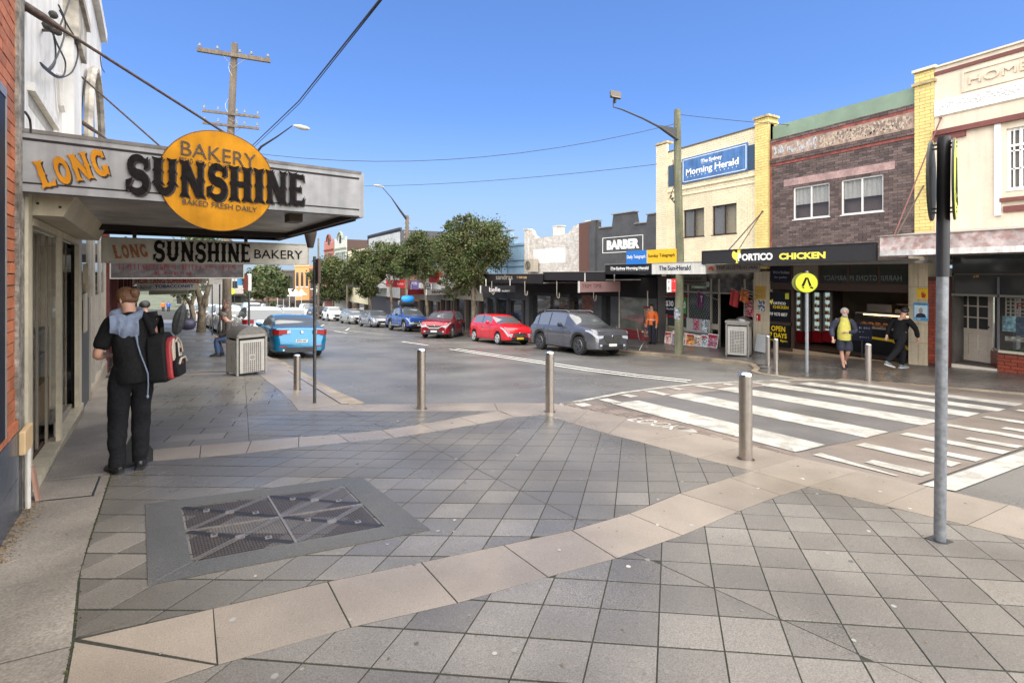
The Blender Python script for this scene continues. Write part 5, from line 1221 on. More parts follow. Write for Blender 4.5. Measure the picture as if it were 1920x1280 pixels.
# ajar door
dr = MB(); dw, dh = .92, 2.02; dx, dy, dz_ = sq(1790,680,.75)[0], .75, st_z+.12
for pc_ in [(0,.10,0,dh),(dw-.10,dw,0,dh),(.1,dw-.1,dh-.14,dh),(.1,dw-.1,.78,.92),(.1,dw-.1,0,.16)]: dr.box(pc_[0],pc_[1],-.02,.02,pc_[2],pc_[3])
for k in range(3): a = .1+(dw-.2)*k/3; dr.box(a+.01, a+(dw-.2)/3-.01, -.008, .012, .16, .78); dr.box(a-.018 if k else a, a+.018, -.016, .016, .92, dh-.14)
for k in (1,2): dr.box(.1, dw-.1, -.015, .015, .92+(dh-1.06)*k/3-.015, .92+(dh-1.06)*k/3+.015)
d_ = dr.obj('door', flat('door_offwhite', 168,158,146, .5), s28); d_.location = (dx, dy, dz_); d_.rotation_euler = (0,0,R(-14))
q = MB(); q.box(.1, dw-.1, -.004, .002, .92, dh-.14); q.obj('pane', DGLASS, d_); q = MB(); q.lathe([(.012,-.06),(.03,-.07),(.02,-.09)], (dw-.06,0,1.0), 8, 'y'); q.obj('handle', BLK, d_)
m2 = MB(); m2.box(dx+dw+.35, dx+dw+.42, .6, .9, st_z, 2.5); m2.box(dx-.1, dx-.04, .5, .8, st_z, 2.5); m2.obj('door_jamb', flat('jamb_grey', 92,92,96), s28)
# canted corner and display window
xw = sq(1872,690)[0]; zsill = sq(1880,660)[1]
m2 = MB(); m2.box(xw, Lh, -.02, .0, zsill-.02, zsill+.05); m2.add([(xw,-.02,zsill),(xw-.3,.6,zsill),(xw-.3,.62,zsill+.05),(xw,0,zsill+.05)], [(0,1,2,3)]); m2.obj('window_sill', flat('sill_cream', 176,168,150), s28)
m2 = MB(); m2.box(xw+.01, Lh, .01, .2, -.3, zsill-.02); m2.obj('stallboard', flat('dark_mortar', 1,1,1), s28)
bricks_indiv(s28, xw, min(Lh, xw+1.9), st_z-.08, zsill-.03, -.02, .05, REDB, bw=.25, bh=.092)
m2 = brickface(0, .75, st_z-.08, zsill-.03, -.02, 0, bh=.092); cc = m2.obj('canted_brickwork', REDB, s28, kind='stuff'); cc.location = (xw-.36, .66, 0); cc.rotation_euler = (0,0,-math.atan2(.66,.36))
m2 = MB(); m2.box(xw+.02, Lh, .015, .022, zsill+.05, zt2-.04); m2.obj('display_glass', GLS, s28)
m2 = MB(); m2.box(xw-.02, xw+.02, -.02, .03, zsill+.05, 2.5); m2.obj('window_post', flat('jamb_grey', 1,1,1), s28)
m2 = MB(); m2.box(xw+.02, Lh, .4, .9, zsill, zsill+.04); m2.obj('display_shelf', flat('green_baize', 40,62,34), s28)
m2 = MB()
for i in range(7): m2.box(xw+.05+i*.09, xw+.075+i*.09, .30, .32, zsill+.9, zt2-.05)
for i in range(10): m2.box(xw+.05, xw+.62, .30, .32, zsill+.92+i*.10, zsill+.945+i*.10)
m2.obj('lattice', flat('lattice_white', 170,165,150), s28)
for (a, b, c, d, col) in [(.05,.30,.55,.95,(120,160,170)),(.32,.62,.45,.95,(60,80,100)),(.1,.45,.30,.42,(150,150,140)),(.65,.95,.2,.5,(110,100,80)),(.66,.80,.60,.78,(225,200,40))]:
    m2 = MB(); m2.box(xw+a, xw+b, .10, .11, zsill+c, zsill+d); m2.obj('window_poster', mat('poster_%d' % col[0], rgb(*col), .6, nz=14, amt=.5, stain=.4, sscale=9), s28)
text(s28, 'P', sq(1905,540)[0], zt2-.34, sq(1905,540)[0]+.12, zt2-.18, .05, flat('pest_red', 130,24,24)); text(s28, '5', xw+.68, zsill+.62, xw+.78, zsill+.76, .095, flat('pest_red', 1,1,1))
for (lbl, u0, v0, u1, v1, col, w1, w2) in [('yellow poster with a red hand on the cream tiled pillar',1719,540,1740,561,(205,170,40),'STOP',None),('blue and white election poster with a portrait on the cream tiled pillar',1713,567,1741,602,(70,140,180),'VOTE',None)]:
    x0, z1 = sq(u0, v0, -.12); x1, z0 = sq(u1, v1, -.12); t = thing('poster', lbl, 'poster', fh_.w(x0, -.125, z0), fh_.a)
    m2 = MB(); m2.box(0, x1-x0, -.004, 0, 0, z1-z0); m2.obj('sheet', flat('ps%d' % col[0], *col), t)
    W2, H2 = x1-x0, z1-z0
    if col[0] == 205:
        m2 = MB(); m2.prism([(W2*.45,H2*.12),(W2*.75,H2*.12),(W2*.85,H2*.5),(W2*.7,H2*.45),(W2*.68,H2*.75),(W2*.6,H2*.5),(W2*.55,H2*.78),(W2*.5,H2*.5),(W2*.42,H2*.7),(W2*.42,H2*.4)], -.007, -.004); m2.obj('red_hand', flat('hand_red',170,50,40), t)
    else:
        m2 = MB(); m2.box(W2*.06,W2*.94,-.006,-.004,H2*.16,H2*.86); m2.obj('portrait_ground', flat('pale_blue',180,200,210), t)
        m2 = MB(); m2.prism([(W2*.12,H2*.17),(W2*.88,H2*.17),(W2*.78,H2*.36),(W2*.6,H2*.42),(W2*.4,H2*.42),(W2*.22,H2*.36)], -.008,-.006); m2.obj('suit', flat('suit_navy',40,44,60), t)
        m2 = MB(); m2.prism([(W2*(.5+.14*math.cos(R(a))), H2*(.57+.16*math.sin(R(a)))) for a in range(0,360,30)], -.0085,-.006); m2.obj('face', flat('print_grey',150,140,135), t)
    scribble(t, W2*.1, H2*.88, W2*.9, H2*.96, -.0045, flat('plate_dark', 1,1,1), 12); scribble(t, W2*.08, H2*.05, W2*.5, H2*.12, -.0045, WHT, 8)
# ---------------- brown brick building with chicken shop
fb_ = facade(1445, 1716); bq = fb_.p; Lb = fb_.L
bbk = thing('brown_brick_building', 'dark brown brick two storey building with two white windows and a green roof edge', 'building', fb_.o, fb_.a)
zt3 = bq(1445,263)[1]; zlb = bq(1580,486)[1]
h1 = [bq(1487,347.5)[0], bq(1555,342)[0], (bq(1487,413)[1]+bq(1555,405)[1])/2, (bq(1487,351)[1]+bq(1555,343)[1])/2]
h2 = [bq(1577,340)[0], bq(1656,330)[0], h1[2], h1[3]]
holes = [tuple(h1), tuple(h2)]
zbt, zbb = bq(1445,281)[1], bq(1445,296)[1]
m2 = MB(); wallpieces(m2, 0, Lb, zlb, zt3, .02, .25, holes); m2.box(0, Lb, .3, 9, 3.2, zt3-.1); m2.obj('wall', MRT2, bbk)
zpt, zpb = bq(1445,270)[1], bq(1445,302)[1]
m2 = brickface(0, Lb, zlb, bq(1445,310)[1], 0, .02, holes+[(bq(1470,0)[0], bq(1678,0)[0], h1[3]+.09, h1[3]+.34)]); m2.obj('brickwork', BRN, bbk, kind='stuff')
m2 = brickface(0, Lb, bq(1445,269)[1], zt3, -.03, .02); m2.obj('top_course', BRN, bbk, kind='stuff')
m2 = brickface(0, Lb, bq(1445,308)[1], bq(1445,299)[1], -.05, .02, bw=.24); m2.obj('string_course', BRN, bbk, kind='stuff')
REDP = mat('faded_red_paint', (.27,.075,.06), .8, nz=12, amt=.2, stain=.3, sscale=4)
m2 = MB(); m2.box(0, Lb, -.01, .02, bq(1445,274)[1], bq(1445,269)[1]); m2.box(0, Lb, -.012, .02, bq(1445,313)[1], bq(1445,308)[1]); m2.box(-.0, .05, -.02, .02, zlb, zt3); m2.obj('red_band', REDP, bbk)
m2 = MB(); m2.box(.05, Lb, -.006, .02, bq(1445,299)[1], bq(1445,274)[1]); m2.obj('faded_sign_band', mat('faded_ghost_sign', (.36,.26,.205), .85, nz=8, amt=.2, stain=.25, sscale=2.5, c2=(.29,.20,.155)), bbk)
for k, (cc, xa, xb2, n_) in enumerate((((.42,.44,.46), .15, 1.7, 90), ((.46,.38,.28), 1.8, Lb-.2, 260), ((.20,.15,.125), 2.2, Lb-.1, 120))):
    m2 = MB(); zz0, zz1 = bq(1445,295)[1], bq(1445,278)[1]
    for i in range(n_):
        x, z, r_ = random.uniform(xa, xb2), random.uniform(zz0, zz1), random.uniform(.02,.08); a0 = random.random()*6
        m2.poly([(x+r_*random.uniform(.4,1.2)*math.cos(a0+a*1.05)*.6, -.0075-.0005*k-.0001*(i % 4), z+r_*random.uniform(.4,1.2)*math.sin(a0+a*1.05)) for a in range(6)])
    m2.obj('flaked_paint', mat('flake%d' % k, cc, .85, nz=30, amt=.3), bbk, kind='stuff')
m2 = MB(); m2.box(bq(1470,0)[0], bq(1678,0)[0], -.012, .03, h1[3]+.09, h1[3]+.34); m2.obj('lintel', mat('pink_lintel', (.36,.235,.215), .8, nz=20, amt=.2, stain=.25, sscale=3, bump=.3), bbk)
pale_sheet = flat('pale_upper_sheet', 205,203,196)  # pale sheet behind the upper part of each window
for hh in holes: win(bbk, *hh, flat('white_frame', 222,220,214, .5), 2, 0, .10, curtain=(pale_sheet, 1, .42), frame=.045)
m2 = MB(); zg1 = bq(1445,237)[1]; m2.box(.02, Lb-.02, .1, 9, zt3, zg1); m2.obj('green_roof', mat('green_roofing', (.20,.27,.19), .5, nz=3, amt=.08, stain=.1, sscale=1), bbk)
# chicken shop awning
fpw = Fac(14.9, 0, 0, NEG); fpw.o.y = P(1318,480,17.88).y
pa = thing('shop_awning', 'long black awning fascia lettered in white and yellow over the chicken shop', 'awning', fpw.o, NEG)
xr = fpw.p(1640,470)[0]; pt_, pb_ = 2.505, 2.03
m2 = MB(); m2.box(0, xr, 0, .06, pb_, pt_); m2.obj('fascia', flat('fascia_black', 46,45,46, .5), pa)
m2 = MB(); m2.box(-.02, xr+.02, -.02, .08, pt_, pt_+.02); m2.box(-.03,0,-.02,.1,pb_,pt_); m2.box(xr,xr+.03,-.02,.1,pb_,pt_); m2.obj('fascia_edge', BLK, pa)
m2 = MB(); m2.box(0, xr, .06, 2.7, pb_+.03, pb_+.09); m2.box(0, xr+.3, 2.3, 2.7, pb_-.05, pb_+.03); m2.obj('soffit', SFT, pa)
pq = fpw.p; WL = flat('letter_white', 232,230,222, .4); YL = flat('letter_yellow', 236,222,92, .4)
text(pa, 'ORTICO', pq(1391,0)[0], pq(1391,489)[1], pq(1449,0)[0], pq(1391,476)[1], -.004, WL, bold=.045); text(pa, 'CHICKEN', pq(1461,0)[0], pq(1461,487)[1], pq(1548,0)[0], pq(1548,471.5)[1], -.004, YL, bold=.045)
def rooster(parent, x, z, s_, y, m):
    mb_ = MB()
    for k, pts in enumerate(([(-.5,.35),(-.42,.62),(-.25,.7),(-.1,.55),(.05,.5),(.2,.68),(.3,.72),(.42,.55),(.4,.2),(.2,-.12),(-.02,-.2),(-.25,-.1),(-.45,.1)], [(.12,.6),(.35,.62),(.42,.8),(.36,.98),(.28,.86),(.2,.98),(.16,.82),(.06,.88)], [(-.06,-.15),(.1,-.15),(.12,-.4),(.22,-.48),(-.12,-.48),(-.02,-.4)], [(.38,.78),(.52,.72),(.4,.68)])):
        mb_.prism([(x+a*s_, z+b*s_) for a, b in pts], y-.004-.0008*k, y)
    return mb_.obj('rooster_emblem', m, parent)
rooster(pa, pq(1381,0)[0], pq(1381,484)[1], .36, -.002, YL); text(pa, 'P', pq(1384,0)[0], pq(1391,490)[1], pq(1391,0)[0]-.01, pq(1391,475)[1], -.008, WL, bold=.045)
for (u_a, v_a, ly_a, fac_, u_b, v_b, lb_) in [(1430,397,0,fb_,1364,467,'black stay rod from the yellow pier to the chicken shop awning')]:
    a = P(1430,397,18.0); b = fpw.w(pq(1364,0)[0], .05, pt_); rod([a, b], .022, lb_, RUST); rod([a+Vector((0,.05,-.05)), fpw.w(pq(1370,0)[0], .4, pt_)], .015, 'second thinner stay rod beside the black one above the chicken shop', RUST)
a = P(1733,346,14.3); rod([a, fa.w(.25, .3, at+.03)], .022, 'black stay rod from the yellow pier down to the peeling awning', RUST)
a = P(1764,222,13.9); rod([a, fa.w(.22, .25, at+.03)], .018, 'long red brown stay rod from under the white frieze to the peeling awning', mat('red_rod', (.14,.05,.04), .7))
# chicken shopfront
cs_ = thing('chicken_shop', 'open fronted chicken shop with drink fridges, counter and black price boards', 'shop front', fb_.o, fb_.a)
zst = bq(1500,655)[1]; zhd = bq(1560,531)[1]; zhb = bq(1560,545)[1]
m2 = MB(); m2.box(0, Lb, 5.0, 5.1, -.5, 3); m2.box(-.1, 0, .2, 5, -.5, 3); m2.box(Lb, Lb+.1, .2, 5, -.5, 3); m2.box(0, Lb, .1, 5, zlb, zlb+.06); m2.obj('interior_wall', mat('shop_wall_brown', (.24,.20,.15), .7, nz=3, amt=.15), cs_)
m2 = MB(); m2.box(-.1, Lb, .02, 5, -.5, zst); m2.obj('floor', flat('tile_brown', 84,68,56, .4), cs_)
m2 = MB(); m2.box(-.1, Lb-.05, -.06, .02, -.4, zst-.12); m2.box(-.1, Lb-.05, .0, .3, zst-.12, zst+.0); m2.obj('step_tiles', flat('step_tile', 140,120,98, .4, stain=.1), cs_)
FRB = flat('brown_frame', 66,50,42, .5)
m2 = MB(); m2.box(0, Lb, -.01, .08, zhb, zhd); m2.obj('header_beam', FRB, cs_)
n = 5; ux = [1440+ (1495-1440)*.95, 1537, 1590, 1650, 1711]
for u in (1441, 1484, 1536, 1590, 1648, 1711): m2 = MB(); x = bq(u,520)[0]; m2.box(x-.035, x+.035, 0, .07, zhd, zlb); m2.obj('frame_post', FRB, cs_)
m2 = MB(); x = bq(1486,600)[0]; m2.box(x-.05, x+.05, -.01, .08, zst, zhb); m2.obj('frame_post', FRB, cs_)
m2 = MB(); x0 = bq(1537,520)[0]; m2.box(x0, Lb-.05, .03, .036, zhd, zlb); m2.obj('transom_glass', mat('sooty_glass', (.035,.037,.034), .06, stain=.2), cs_)
text(cs_, 'HARRINGTONS PHARMACY', bq(1690,0)[0], zhd+.10, bq(1543,0)[0], zhd+.27, .026, mat('reflected_letters', (.11,.12,.115), .4), bold=.01)
m2 = MB(); m2.box(0, bq(1482,0)[0], -.02, .06, zhd+.02, zlb-.1); m2.obj('navy_board', flat('navy_board', 24,26,42, .4), cs_)
text(cs_, "We're Sticklers", bq(1450,0)[0], zhd+.33, bq(1481,0)[0], zhd+.44, -.025, flat('pale_text', 150,150,160)); text(cs_, 'for quality', bq(1453,0)[0], zhd+.14, bq(1476,0)[0], zhd+.24, -.025, flat('pale_text', 1,1,1))
m2 = MB(); m2.box(bq(1487,0)[0], bq(1536,0)[0], .02, .04, zhd+.02, zlb-.12); m2.obj('grey_board', flat('grey_board', 120,112,98), cs_)
xa, xb2 = bq(1441,0)[0], bq(1481,0)[0]
za, zb2, zc_, zd = bq(1460,548)[1], bq(1460,603)[1], bq(1460,606)[1], bq(1460,650)[1]
m2 = MB(); m2.box(xa, xb2, -.02, .06, zb2, za); m2.obj('menu_board', flat('board_black', 20,20,22, .35), cs_); m2 = MB(); m2.box(xa, xb2, -.02, .06, zd, zc_-.05); m2.obj('hours_board', flat('board_black', 1,1,1), cs_)
m2 = MB(); m2.box(xa-.05, xb2+.1, -.01, .05, zc_-.05, zb2); m2.box(xa-.05, xb2+.1, -.01, .05, zd-.3, zd); m2.obj('board_rail', FRB, cs_)
text(cs_, 'ORTICO', bq(1450,0)[0], bq(1460,571)[1], bq(1474,0)[0], bq(1460,566)[1], -.025, WL, bold=.03); text(cs_, 'CHICKEN', bq(1450,0)[0], bq(1460,578.5)[1], bq(1479,0)[0], bq(1460,573)[1], -.025, flat('hours_yellow', 222,190,30), bold=.03)
rooster(cs_, bq(1447,0)[0], bq(1460,568)[1], .14, -.02, YL); text(cs_, 'P/F 9570 8857', bq(1444,0)[0], bq(1460,592)[1], bq(1477,0)[0], bq(1460,586)[1], -.025, WL, bold=.01)
m2 = MB(); m2.box(bq(1473,0)[0], bq(1480,0)[0], -.026, -.02, bq(1460,560)[1], bq(1460,549)[1]); m2.obj('yellow_sticker', flat('sticker_yellow', 190,190,60), cs_)
HY = flat('hours_yellow', 1,1,1)
text(cs_, 'OPEN', bq(1447,0)[0], bq(1460,621)[1], bq(1473,0)[0], bq(1460,611)[1], -.025, HY, bold=.02); text(cs_, '7 DAYS', bq(1444,0)[0], bq(1460,633)[1], bq(1476,0)[0], bq(1460,624)[1], -.025, HY, bold=.02); text(cs_, '9am - 8pm', bq(1444,0)[0], bq(1460,641)[1], bq(1477,0)[0], bq(1460,635.5)[1], -.025, HY, bold=.0)
def fridge(label, u0, u1, ly):
    x0 = fb_.p(u0, 600, ly)[0]; x1 = fb_.p(u1, 600, ly)[0]; w_ = x1-x0; z0 = fb_.p(u0, 641, ly)[1]; z1 = fb_.p(u0, 546, ly)[1]; zk = fb_.p(u0, 620, ly)[1]
    t = thing('drinks_fridge', label, 'fridge', fb_.w(x0, ly, z0), fb_.a, 'glass door drink fridges in the chicken shop')
    H2 = z1-z0; k = zk-z0
    m_ = MB(); m_.box(0,w_,.05,.7,0,H2); m_.obj('cabinet', BLK, t); m_ = MB(); m_.box(.02,w_-.02,0,.05,.02,k); m_.obj('kick_panel', flat('fridge_red', 120,14,22, .4), t)
    m_ = MB(); m_.box(.03,.09,-.01,.05,k,H2); m_.box(w_-.09,w_-.03,-.01,.05,k,H2); m_.box(.03,w_-.03,-.01,.05,H2-.05,H2); m_.obj('door_frame', STEELP, t)
    m_ = MB(); m_.box(.09,w_-.09,.04,.05,k+.03,H2-.05); m_.obj('lit_back', mat('fridge_light', rgb(170,190,185), .5, emis=.25), t)
    sv = MB()
    for i in range(5): z = k+.08+i*(H2-k-.15)/5; sv.box(.09,w_-.09,.0,.04,z,z+.012)
    sv.obj('shelf', WHT, t)
    for i in range(5):
        z = k+.092+i*(H2-k-.15)/5; nb = 5
        for j in range(nb):
            m_ = MB(); x = .12+(w_-.24)*j/(nb-1); hh = random.uniform(.10,.17); m_.lathe([(.022,0),(.022,hh*.6),(.008,hh*.85),(.008,hh)], (x,.02,z), 6)
            m_.obj('bottle', flat('drink%d' % ((i*2+j) % 5), *[(150,40,30),(190,120,30),(60,110,60),(200,200,190),(70,50,40)][(i*2+j) % 5]), t)
for i, (u0, u1) in enumerate([(1489,1505),(1505.5,1520),(1522,1541),(1541.5,1561)]): fridge(['left edge fridge behind the yellow crossing sign','second fridge from the left half hidden by the crossing sign pole','third fridge from the left with white lit shelves','rightmost drink fridge beside the brown wall'][i], u0, u1, 1.6+.0*i)
ct = thing('food_counter', 'heated glass food counter with roast chickens and yellow striped front', 'counter', fb_.w(bq(1640,600,1.2)[0], 1.2, zst), fb_.a)
m2 = MB(); m2.box(-.7,2.4,0,.7,0,.85); m2.obj('counter_front', flat('counter_black', 26,24,24, .3), ct)
m2 = MB(); m2.prism([(-.7,.62),(.6,.55),(1.0,.34),(2.3,.30),(2.3,.22),(.95,.26),(.5,.47),(-.7,.55)], -.012, 0); m2.obj('yellow_stripe', flat('stripe_yellow', 215,180,30), ct)
m2 = MB(); m2.box(-.7,2.4,-.03,.72,.85,.90); m2.obj('counter_top', STEELP, ct)
m2 = MB(); m2.box(-.6,2.3,.0,.02,.90,1.35); m2.obj('counter_glass', GLS, ct); m2 = MB(); m2.box(-.6,2.3,.0,.6,1.35,1.39); m2.obj('glass_top', STEELP, ct)
m2 = MB(); m2.box(-.55,2.25,.45,.5,1.28,1.34); m2.obj('heat_lamp', mat('heat_lamp', (1,.55,.2), .5, emis=3), ct)
for i in range(12): m2 = MB(); m2.lathe([(.02,-.09),(.07,-.06),(.08,.02),(.04,.09)], (-.45+i*.22,.25,.97), 8, 'x'); m2.obj('roast_chicken', mat('roast', (.40,.12,.03), .4, nz=20, amt=.3), ct, smooth=40)
bx_ = thing('counter_clutter', 'steel rotisserie and trays stacked behind the counter', 'equipment', fb_.w(bq(1660,580,3)[0], 3.0, zst+1.1), fb_.a)
m2 = MB(); m2.box(-.6,.2,0,.4,0,.5); m2.box(.3,1.1,0,.4,.1,.35); m2.obj('oven', STEELP, bx_); m2 = MB(); m2.lathe([(.3,0),(.34,.06)], (.6,.2,.5), 14); m2.obj('tray', flat('tray_grey',150,150,145), bx_)
ab_ = thing('menu_stand', 'dark blue menu stand standing on the step inside the chicken shop', 'sign', fb_.w(bq(1637,0,.2)[0]-.25, .05, 0), fb_.a+.25)
z0, z1 = bq(1635,641)[1], bq(1635,609)[1]; m2 = MB(); m2.box(-.26,.26,0,.03,z0,z1); m2.obj('board', flat('navy_board',1,1,1), ab_); m2 = MB(); m2.box(-.02,.02,.0,.03,zst-.1,z0); m2.box(-.2,.2,-.1,.2,zst-.12,zst-.09); m2.obj('stand', BLK, ab_); scribble(ab_, -.08,z1-.16,.22,z1-.09,-.003,flat('pale_text',1,1,1),10); scribble(ab_, -.08,z1-.28,.06,z1-.23,-.003,flat('pale_text',1,1,1),5); scribble(ab_, -.08,z0+.1,.2,z0+.14,-.003,flat('pale_text',1,1,1),9)
tb = thing('cafe_table', 'small dark cafe table inside the chicken shop behind the man in yellow', 'table', fb_.w(bq(1612,600,2)[0], 2.0, zst), fb_.a)
m2 = MB(); m2.lathe([(.3,.72),(.3,.75)], (0,0,0), 16); m2.obj('table_top', BLK, tb); m2 = MB(); m2.lathe([(.03,0),(.03,.72)], (0,0,0), 8); m2.lathe([(.2,0),(.2,.02)], (0,0,0), 12); m2.obj('leg', STEELP, tb)
# ---------------- yellow newsagency building
fy = facade(1233, 1444); yq = fy.p; Ly = fy.L
yb = thing('yellow_building', 'cream and yellow painted brick building with blue newspaper sign and two dark windows', 'building', fy.o, fy.a)
zpar = yq(1443,239)[1]; x2 = yq(1253,0)[0]; x3 = yq(1420,0)[0]
zly = yq(1330,505)[1]; zpar = (yq(1300,290-21)[1]+yq(1420,243)[1])/2
hw1 = (yq(1281,0)[0], yq(1320,0)[0], yq(1300,444)[1], yq(1320,387)[1]); hw2 = (yq(1335,0)[0], yq(1381,0)[0], yq(1335,441)[1], yq(1381,380)[1])
hw1 = (hw1[0], hw1[1], hw2[2], hw2[3])
m2 = MB(); wallpieces(m2, 0, Ly, zly, zpar, .02, .25, [hw1, hw2]); m2.box(0, Ly, .3, 10, 2.6, zpar-.1); m2.obj('wall', CMR, yb)
m2 = brickface(x2, x3, zly, zpar, .0, .02, [hw1, hw2], bh=.09); m2.obj('cream_brickwork', CBR, yb, kind='stuff')
m2 = brickface(0, x2, zly, yq(1233,276)[1], -.10, .02, bh=.09); m2.obj('left_pier', CBR, yb, kind='stuff')
zpy = yq(1422,222)[1]
m2 = MB(); m2.box(x3, Ly, -.12, .5, zly, zpy-.07); m2.obj('pier_core', YMR, yb)
m2 = brickface(x3-.01, Ly+.01, zly, zpy-.1, -.14, -.12, bh=.10, bw=.26); m2.obj('yellow_brickwork', YBR, yb, kind='stuff')
m2 = MB(); m2.box(x3-.03, Ly+.03, -.17, .5, zpy-.28, zpy-.22); m2.obj('pier_moulding', YBR, yb); m2 = MB(); m2.box(x3-.07, Ly+.07, -.2, .5, zpy-.08, zpy); m2.obj('pier_cap', mat('stained_cap', (1,1,1)), yb)
m2 = MB(); z = yq(1233,272)[1]; m2.box(-.05, x2+.05, -.14, .3, z-.06, z+.03); m2.obj('small_pier_cap', mat('stained_cap', (1,1,1)), yb)
m2 = MB(); m2.box(x2, x3, -.03, .25, zpar, zpar+.05); m2.obj('parapet_cap', flat('dark_cap', 92,80,66), yb)
zst1 = yq(1280,352)[1]; m2 = MB(); m2.box(x2, x3, -.06, 0, zst1-.09, zst1); m2.box(x2, x3, -.04, 0, zst1-.36, zst1-.31); m2.obj('ledge', CBR, yb)
m2 = MB(); a = yq(1404,0)[0]; m2.box(a, a+.05, -.03, 0, hw2[2]-.1, hw2[3]+.3); a = yq(1270,0)[0]; m2.obj('conduit', CBR, yb)
dkf = flat('bronze_frame', 64,48,38, .5)
win(yb, *hw1, dkf, 2, 0, .14, curtain=(flat('curtain_grey',150,150,148), .5, 0), frame=.035); win(yb, *hw2, dkf, 2, 0, .14, curtain=(flat('curtain_grey',150,150,148), .5, 0), frame=.035)
zs0, zs1 = (yq(1281,347)[1]+yq(1404,318)[1])/2, (yq(1281,298)[1]+yq(1404,271)[1])/2
m2 = MB(); m2.box(x2+.02, x3-.02, -.02, .0, zs0-.0, zs1-.1); m2.obj('sign_backing', flat('slate_blue', 62,80,102, .5), yb)
np_ = thing('newspaper_sign', 'faded blue rectangular newspaper sign with white blackletter on the cream brick wall', 'sign', fy.w(0,-.03,0), fy.a)
sa, sb_ = yq(1281,0)[0], yq(1404,0)[0]
m2 = MB(); m2.box(sa, sb_, -.05, 0, zs0, zs1+.03); m2.obj('board', mat('newspaper_blue', rgb(78,118,170), .45, nz=4, amt=.08, stain=.18, sscale=2.5, streak=.25), np_)
m2 = MB(); e = .05
for b in ((sa+e,sb_-e,zs1-.06,zs1-.035),(sa+e,sb_-e,zs0+e,zs0+e+.025),(sa+e,sa+e+.03,zs0+e,zs1-.04),(sb_-e-.03,sb_-e,zs0+e,zs1-.04)): m2.box(b[0],b[1],-.054,-.05,b[2],b[3])
m2.obj('border_line', WL, np_)
def black(parent, s, x0, z0, x1, z1, y, m, b=.022):
    o = text(parent, s, x0, z0, x1, z1, y, m, bold=b)
    mb_ = MB(); n = len(s); H2 = z1-z0; 
    for i, c in enumerate(s):
        if c == ' ': continue
        cx = x0+(x1-x0)*(i+.5)/n
        for zz_, sg in ((.02,1),(.62,-1)):
            w_ = (x1-x0)/n*.16; mb_.prism([(cx-w_, z0+H2*zz_), (cx, z0+H2*(zz_+.07)), (cx+w_, z0+H2*zz_), (cx, z0+H2*(zz_-.07))], y-.0055, y)
        if c.isupper(): mb_.prism([(cx-(x1-x0)/n*.5, z0+H2*.15), (cx-(x1-x0)/n*.42, z0+H2*.2), (cx-(x1-x0)/n*.36, z1), (cx-(x1-x0)/n*.46, z0+H2*.95)], y-.0058, y)
    mb_.obj('letter_flourish', m, parent, kind='stuff'); return o
hS = zs1-zs0
black(np_, 'The Sydney', sa+.32*(sb_-sa), zs0+hS*.62, sa+.64*(sb_-sa), zs0+hS*.82, -.051, WL); black(np_, 'Morning Herald', sa+.07*(sb_-sa), zs0+hS*.22, sa+.88*(sb_-sa), zs0+hS*.56, -.051, WL)
# cable bracket on the wall
m2 = MB(); 
for k in range(5): a = P(1258+k*3, 368+(k % 3)*5, 21.9); m2.lathe([(.03,-.04),(.06,0),(.03,.04)], a, 6)
m2.tube([P(1262,300,21.9), P(1264,350,21.9), P(1256,370,21.9), P(1268,385,21.9), P(1270,470,21.9)], .02, 5); tag(m2.obj('cable_bracket', CABLE), 'black cable cleat and insulators on the cream brick wall left of the pole', 'cable')
# newsagency awning + boards
fn_ = Fac(14.95, 0, 0, NEG); fn_.o.y = P(1222,500,20.1).y; nq = fn_.p
na = thing('newsagency_awning', 'newsagency awning with black and white newspaper fascia boards', 'awning', fn_.o, NEG)
xm1 = nq(1135,0)[0]; xm2 = nq(1222,0)[0]; xm3 = nq(1322,0)[0]; za_, zb_a = nq(1222,494)[1], nq(1222,514)[1]
m2 = MB(); m2.box(xm1, xm2, 0, .06, zb_a, za_); m2.obj('black_board', flat('board_charcoal', 34,33,34, .5), na); m2 = MB(); m2.box(xm2+.005, xm3, 0, .06, zb_a, za_); m2.obj('white_board', flat('board_white', 205,202,192, .5, streak=.15), na)
m2 = MB(); m2.box(xm1, xm3, .06, 2.6, zb_a+.02, zb_a+.07); m2.box(xm1-.02,xm3,-.02,.08,za_,za_+.02); m2.obj('soffit', SFT, na)
black(na, 'The Sydney Morning Herald', nq(1145,0)[0], nq(1145,507.5)[1], nq(1216,0)[0], nq(1216,499)[1], -.004, WL); black(na, 'The Sun-Herald', nq(1236,0)[0], nq(1236,507)[1], nq(1295,0)[0], nq(1295,497)[1], -.004, flat('ink_blue', 40,48,70))
for (nm, u0, u1, v0, v1, col, tx, tc, ly, sf) in [('blue newspaper board with white title standing on the awning',1175,1213,471,495,(46,112,186),'Daily Telegraph',WL,-.03,0),('white and yellow newspaper board standing on the awning behind the pole',1214,1268,469,492,(232,178,44),'Sunday Telegraph',flat('ink_black',34,28,20),-.02,.35)]:
    x0, z1 = nq(u0, v0); x1, z0 = nq(u1, v1); t = thing('newspaper_sign', nm, 'sign', fn_.w(x0, ly, 0), NEG)
    m2 = MB(); m2.box(0, x1-x0, 0, .04, z0, z1); m2.obj('board', flat('nb%d' % col[0], *col), t)
    if sf: m2 = MB(); m2.box(-.28, 0, 0, .04, z0, z1); m2.obj('white_board', flat('board_white',1,1,1), t)
    text(t, tx, .06, z0+(z1-z0)*.36, x1-x0-.06, z0+(z1-z0)*.68, -.003, tc, bold=.012)
    m2 = MB(); m2.bar((.2,.04,z0+.05), (.3,1.6,z0-.1), .03); m2.bar((x1-x0-.2,.04,z0+.05), (x1-x0-.2,1.6,z0-.1), .03); m2.obj('prop', BLK, t)
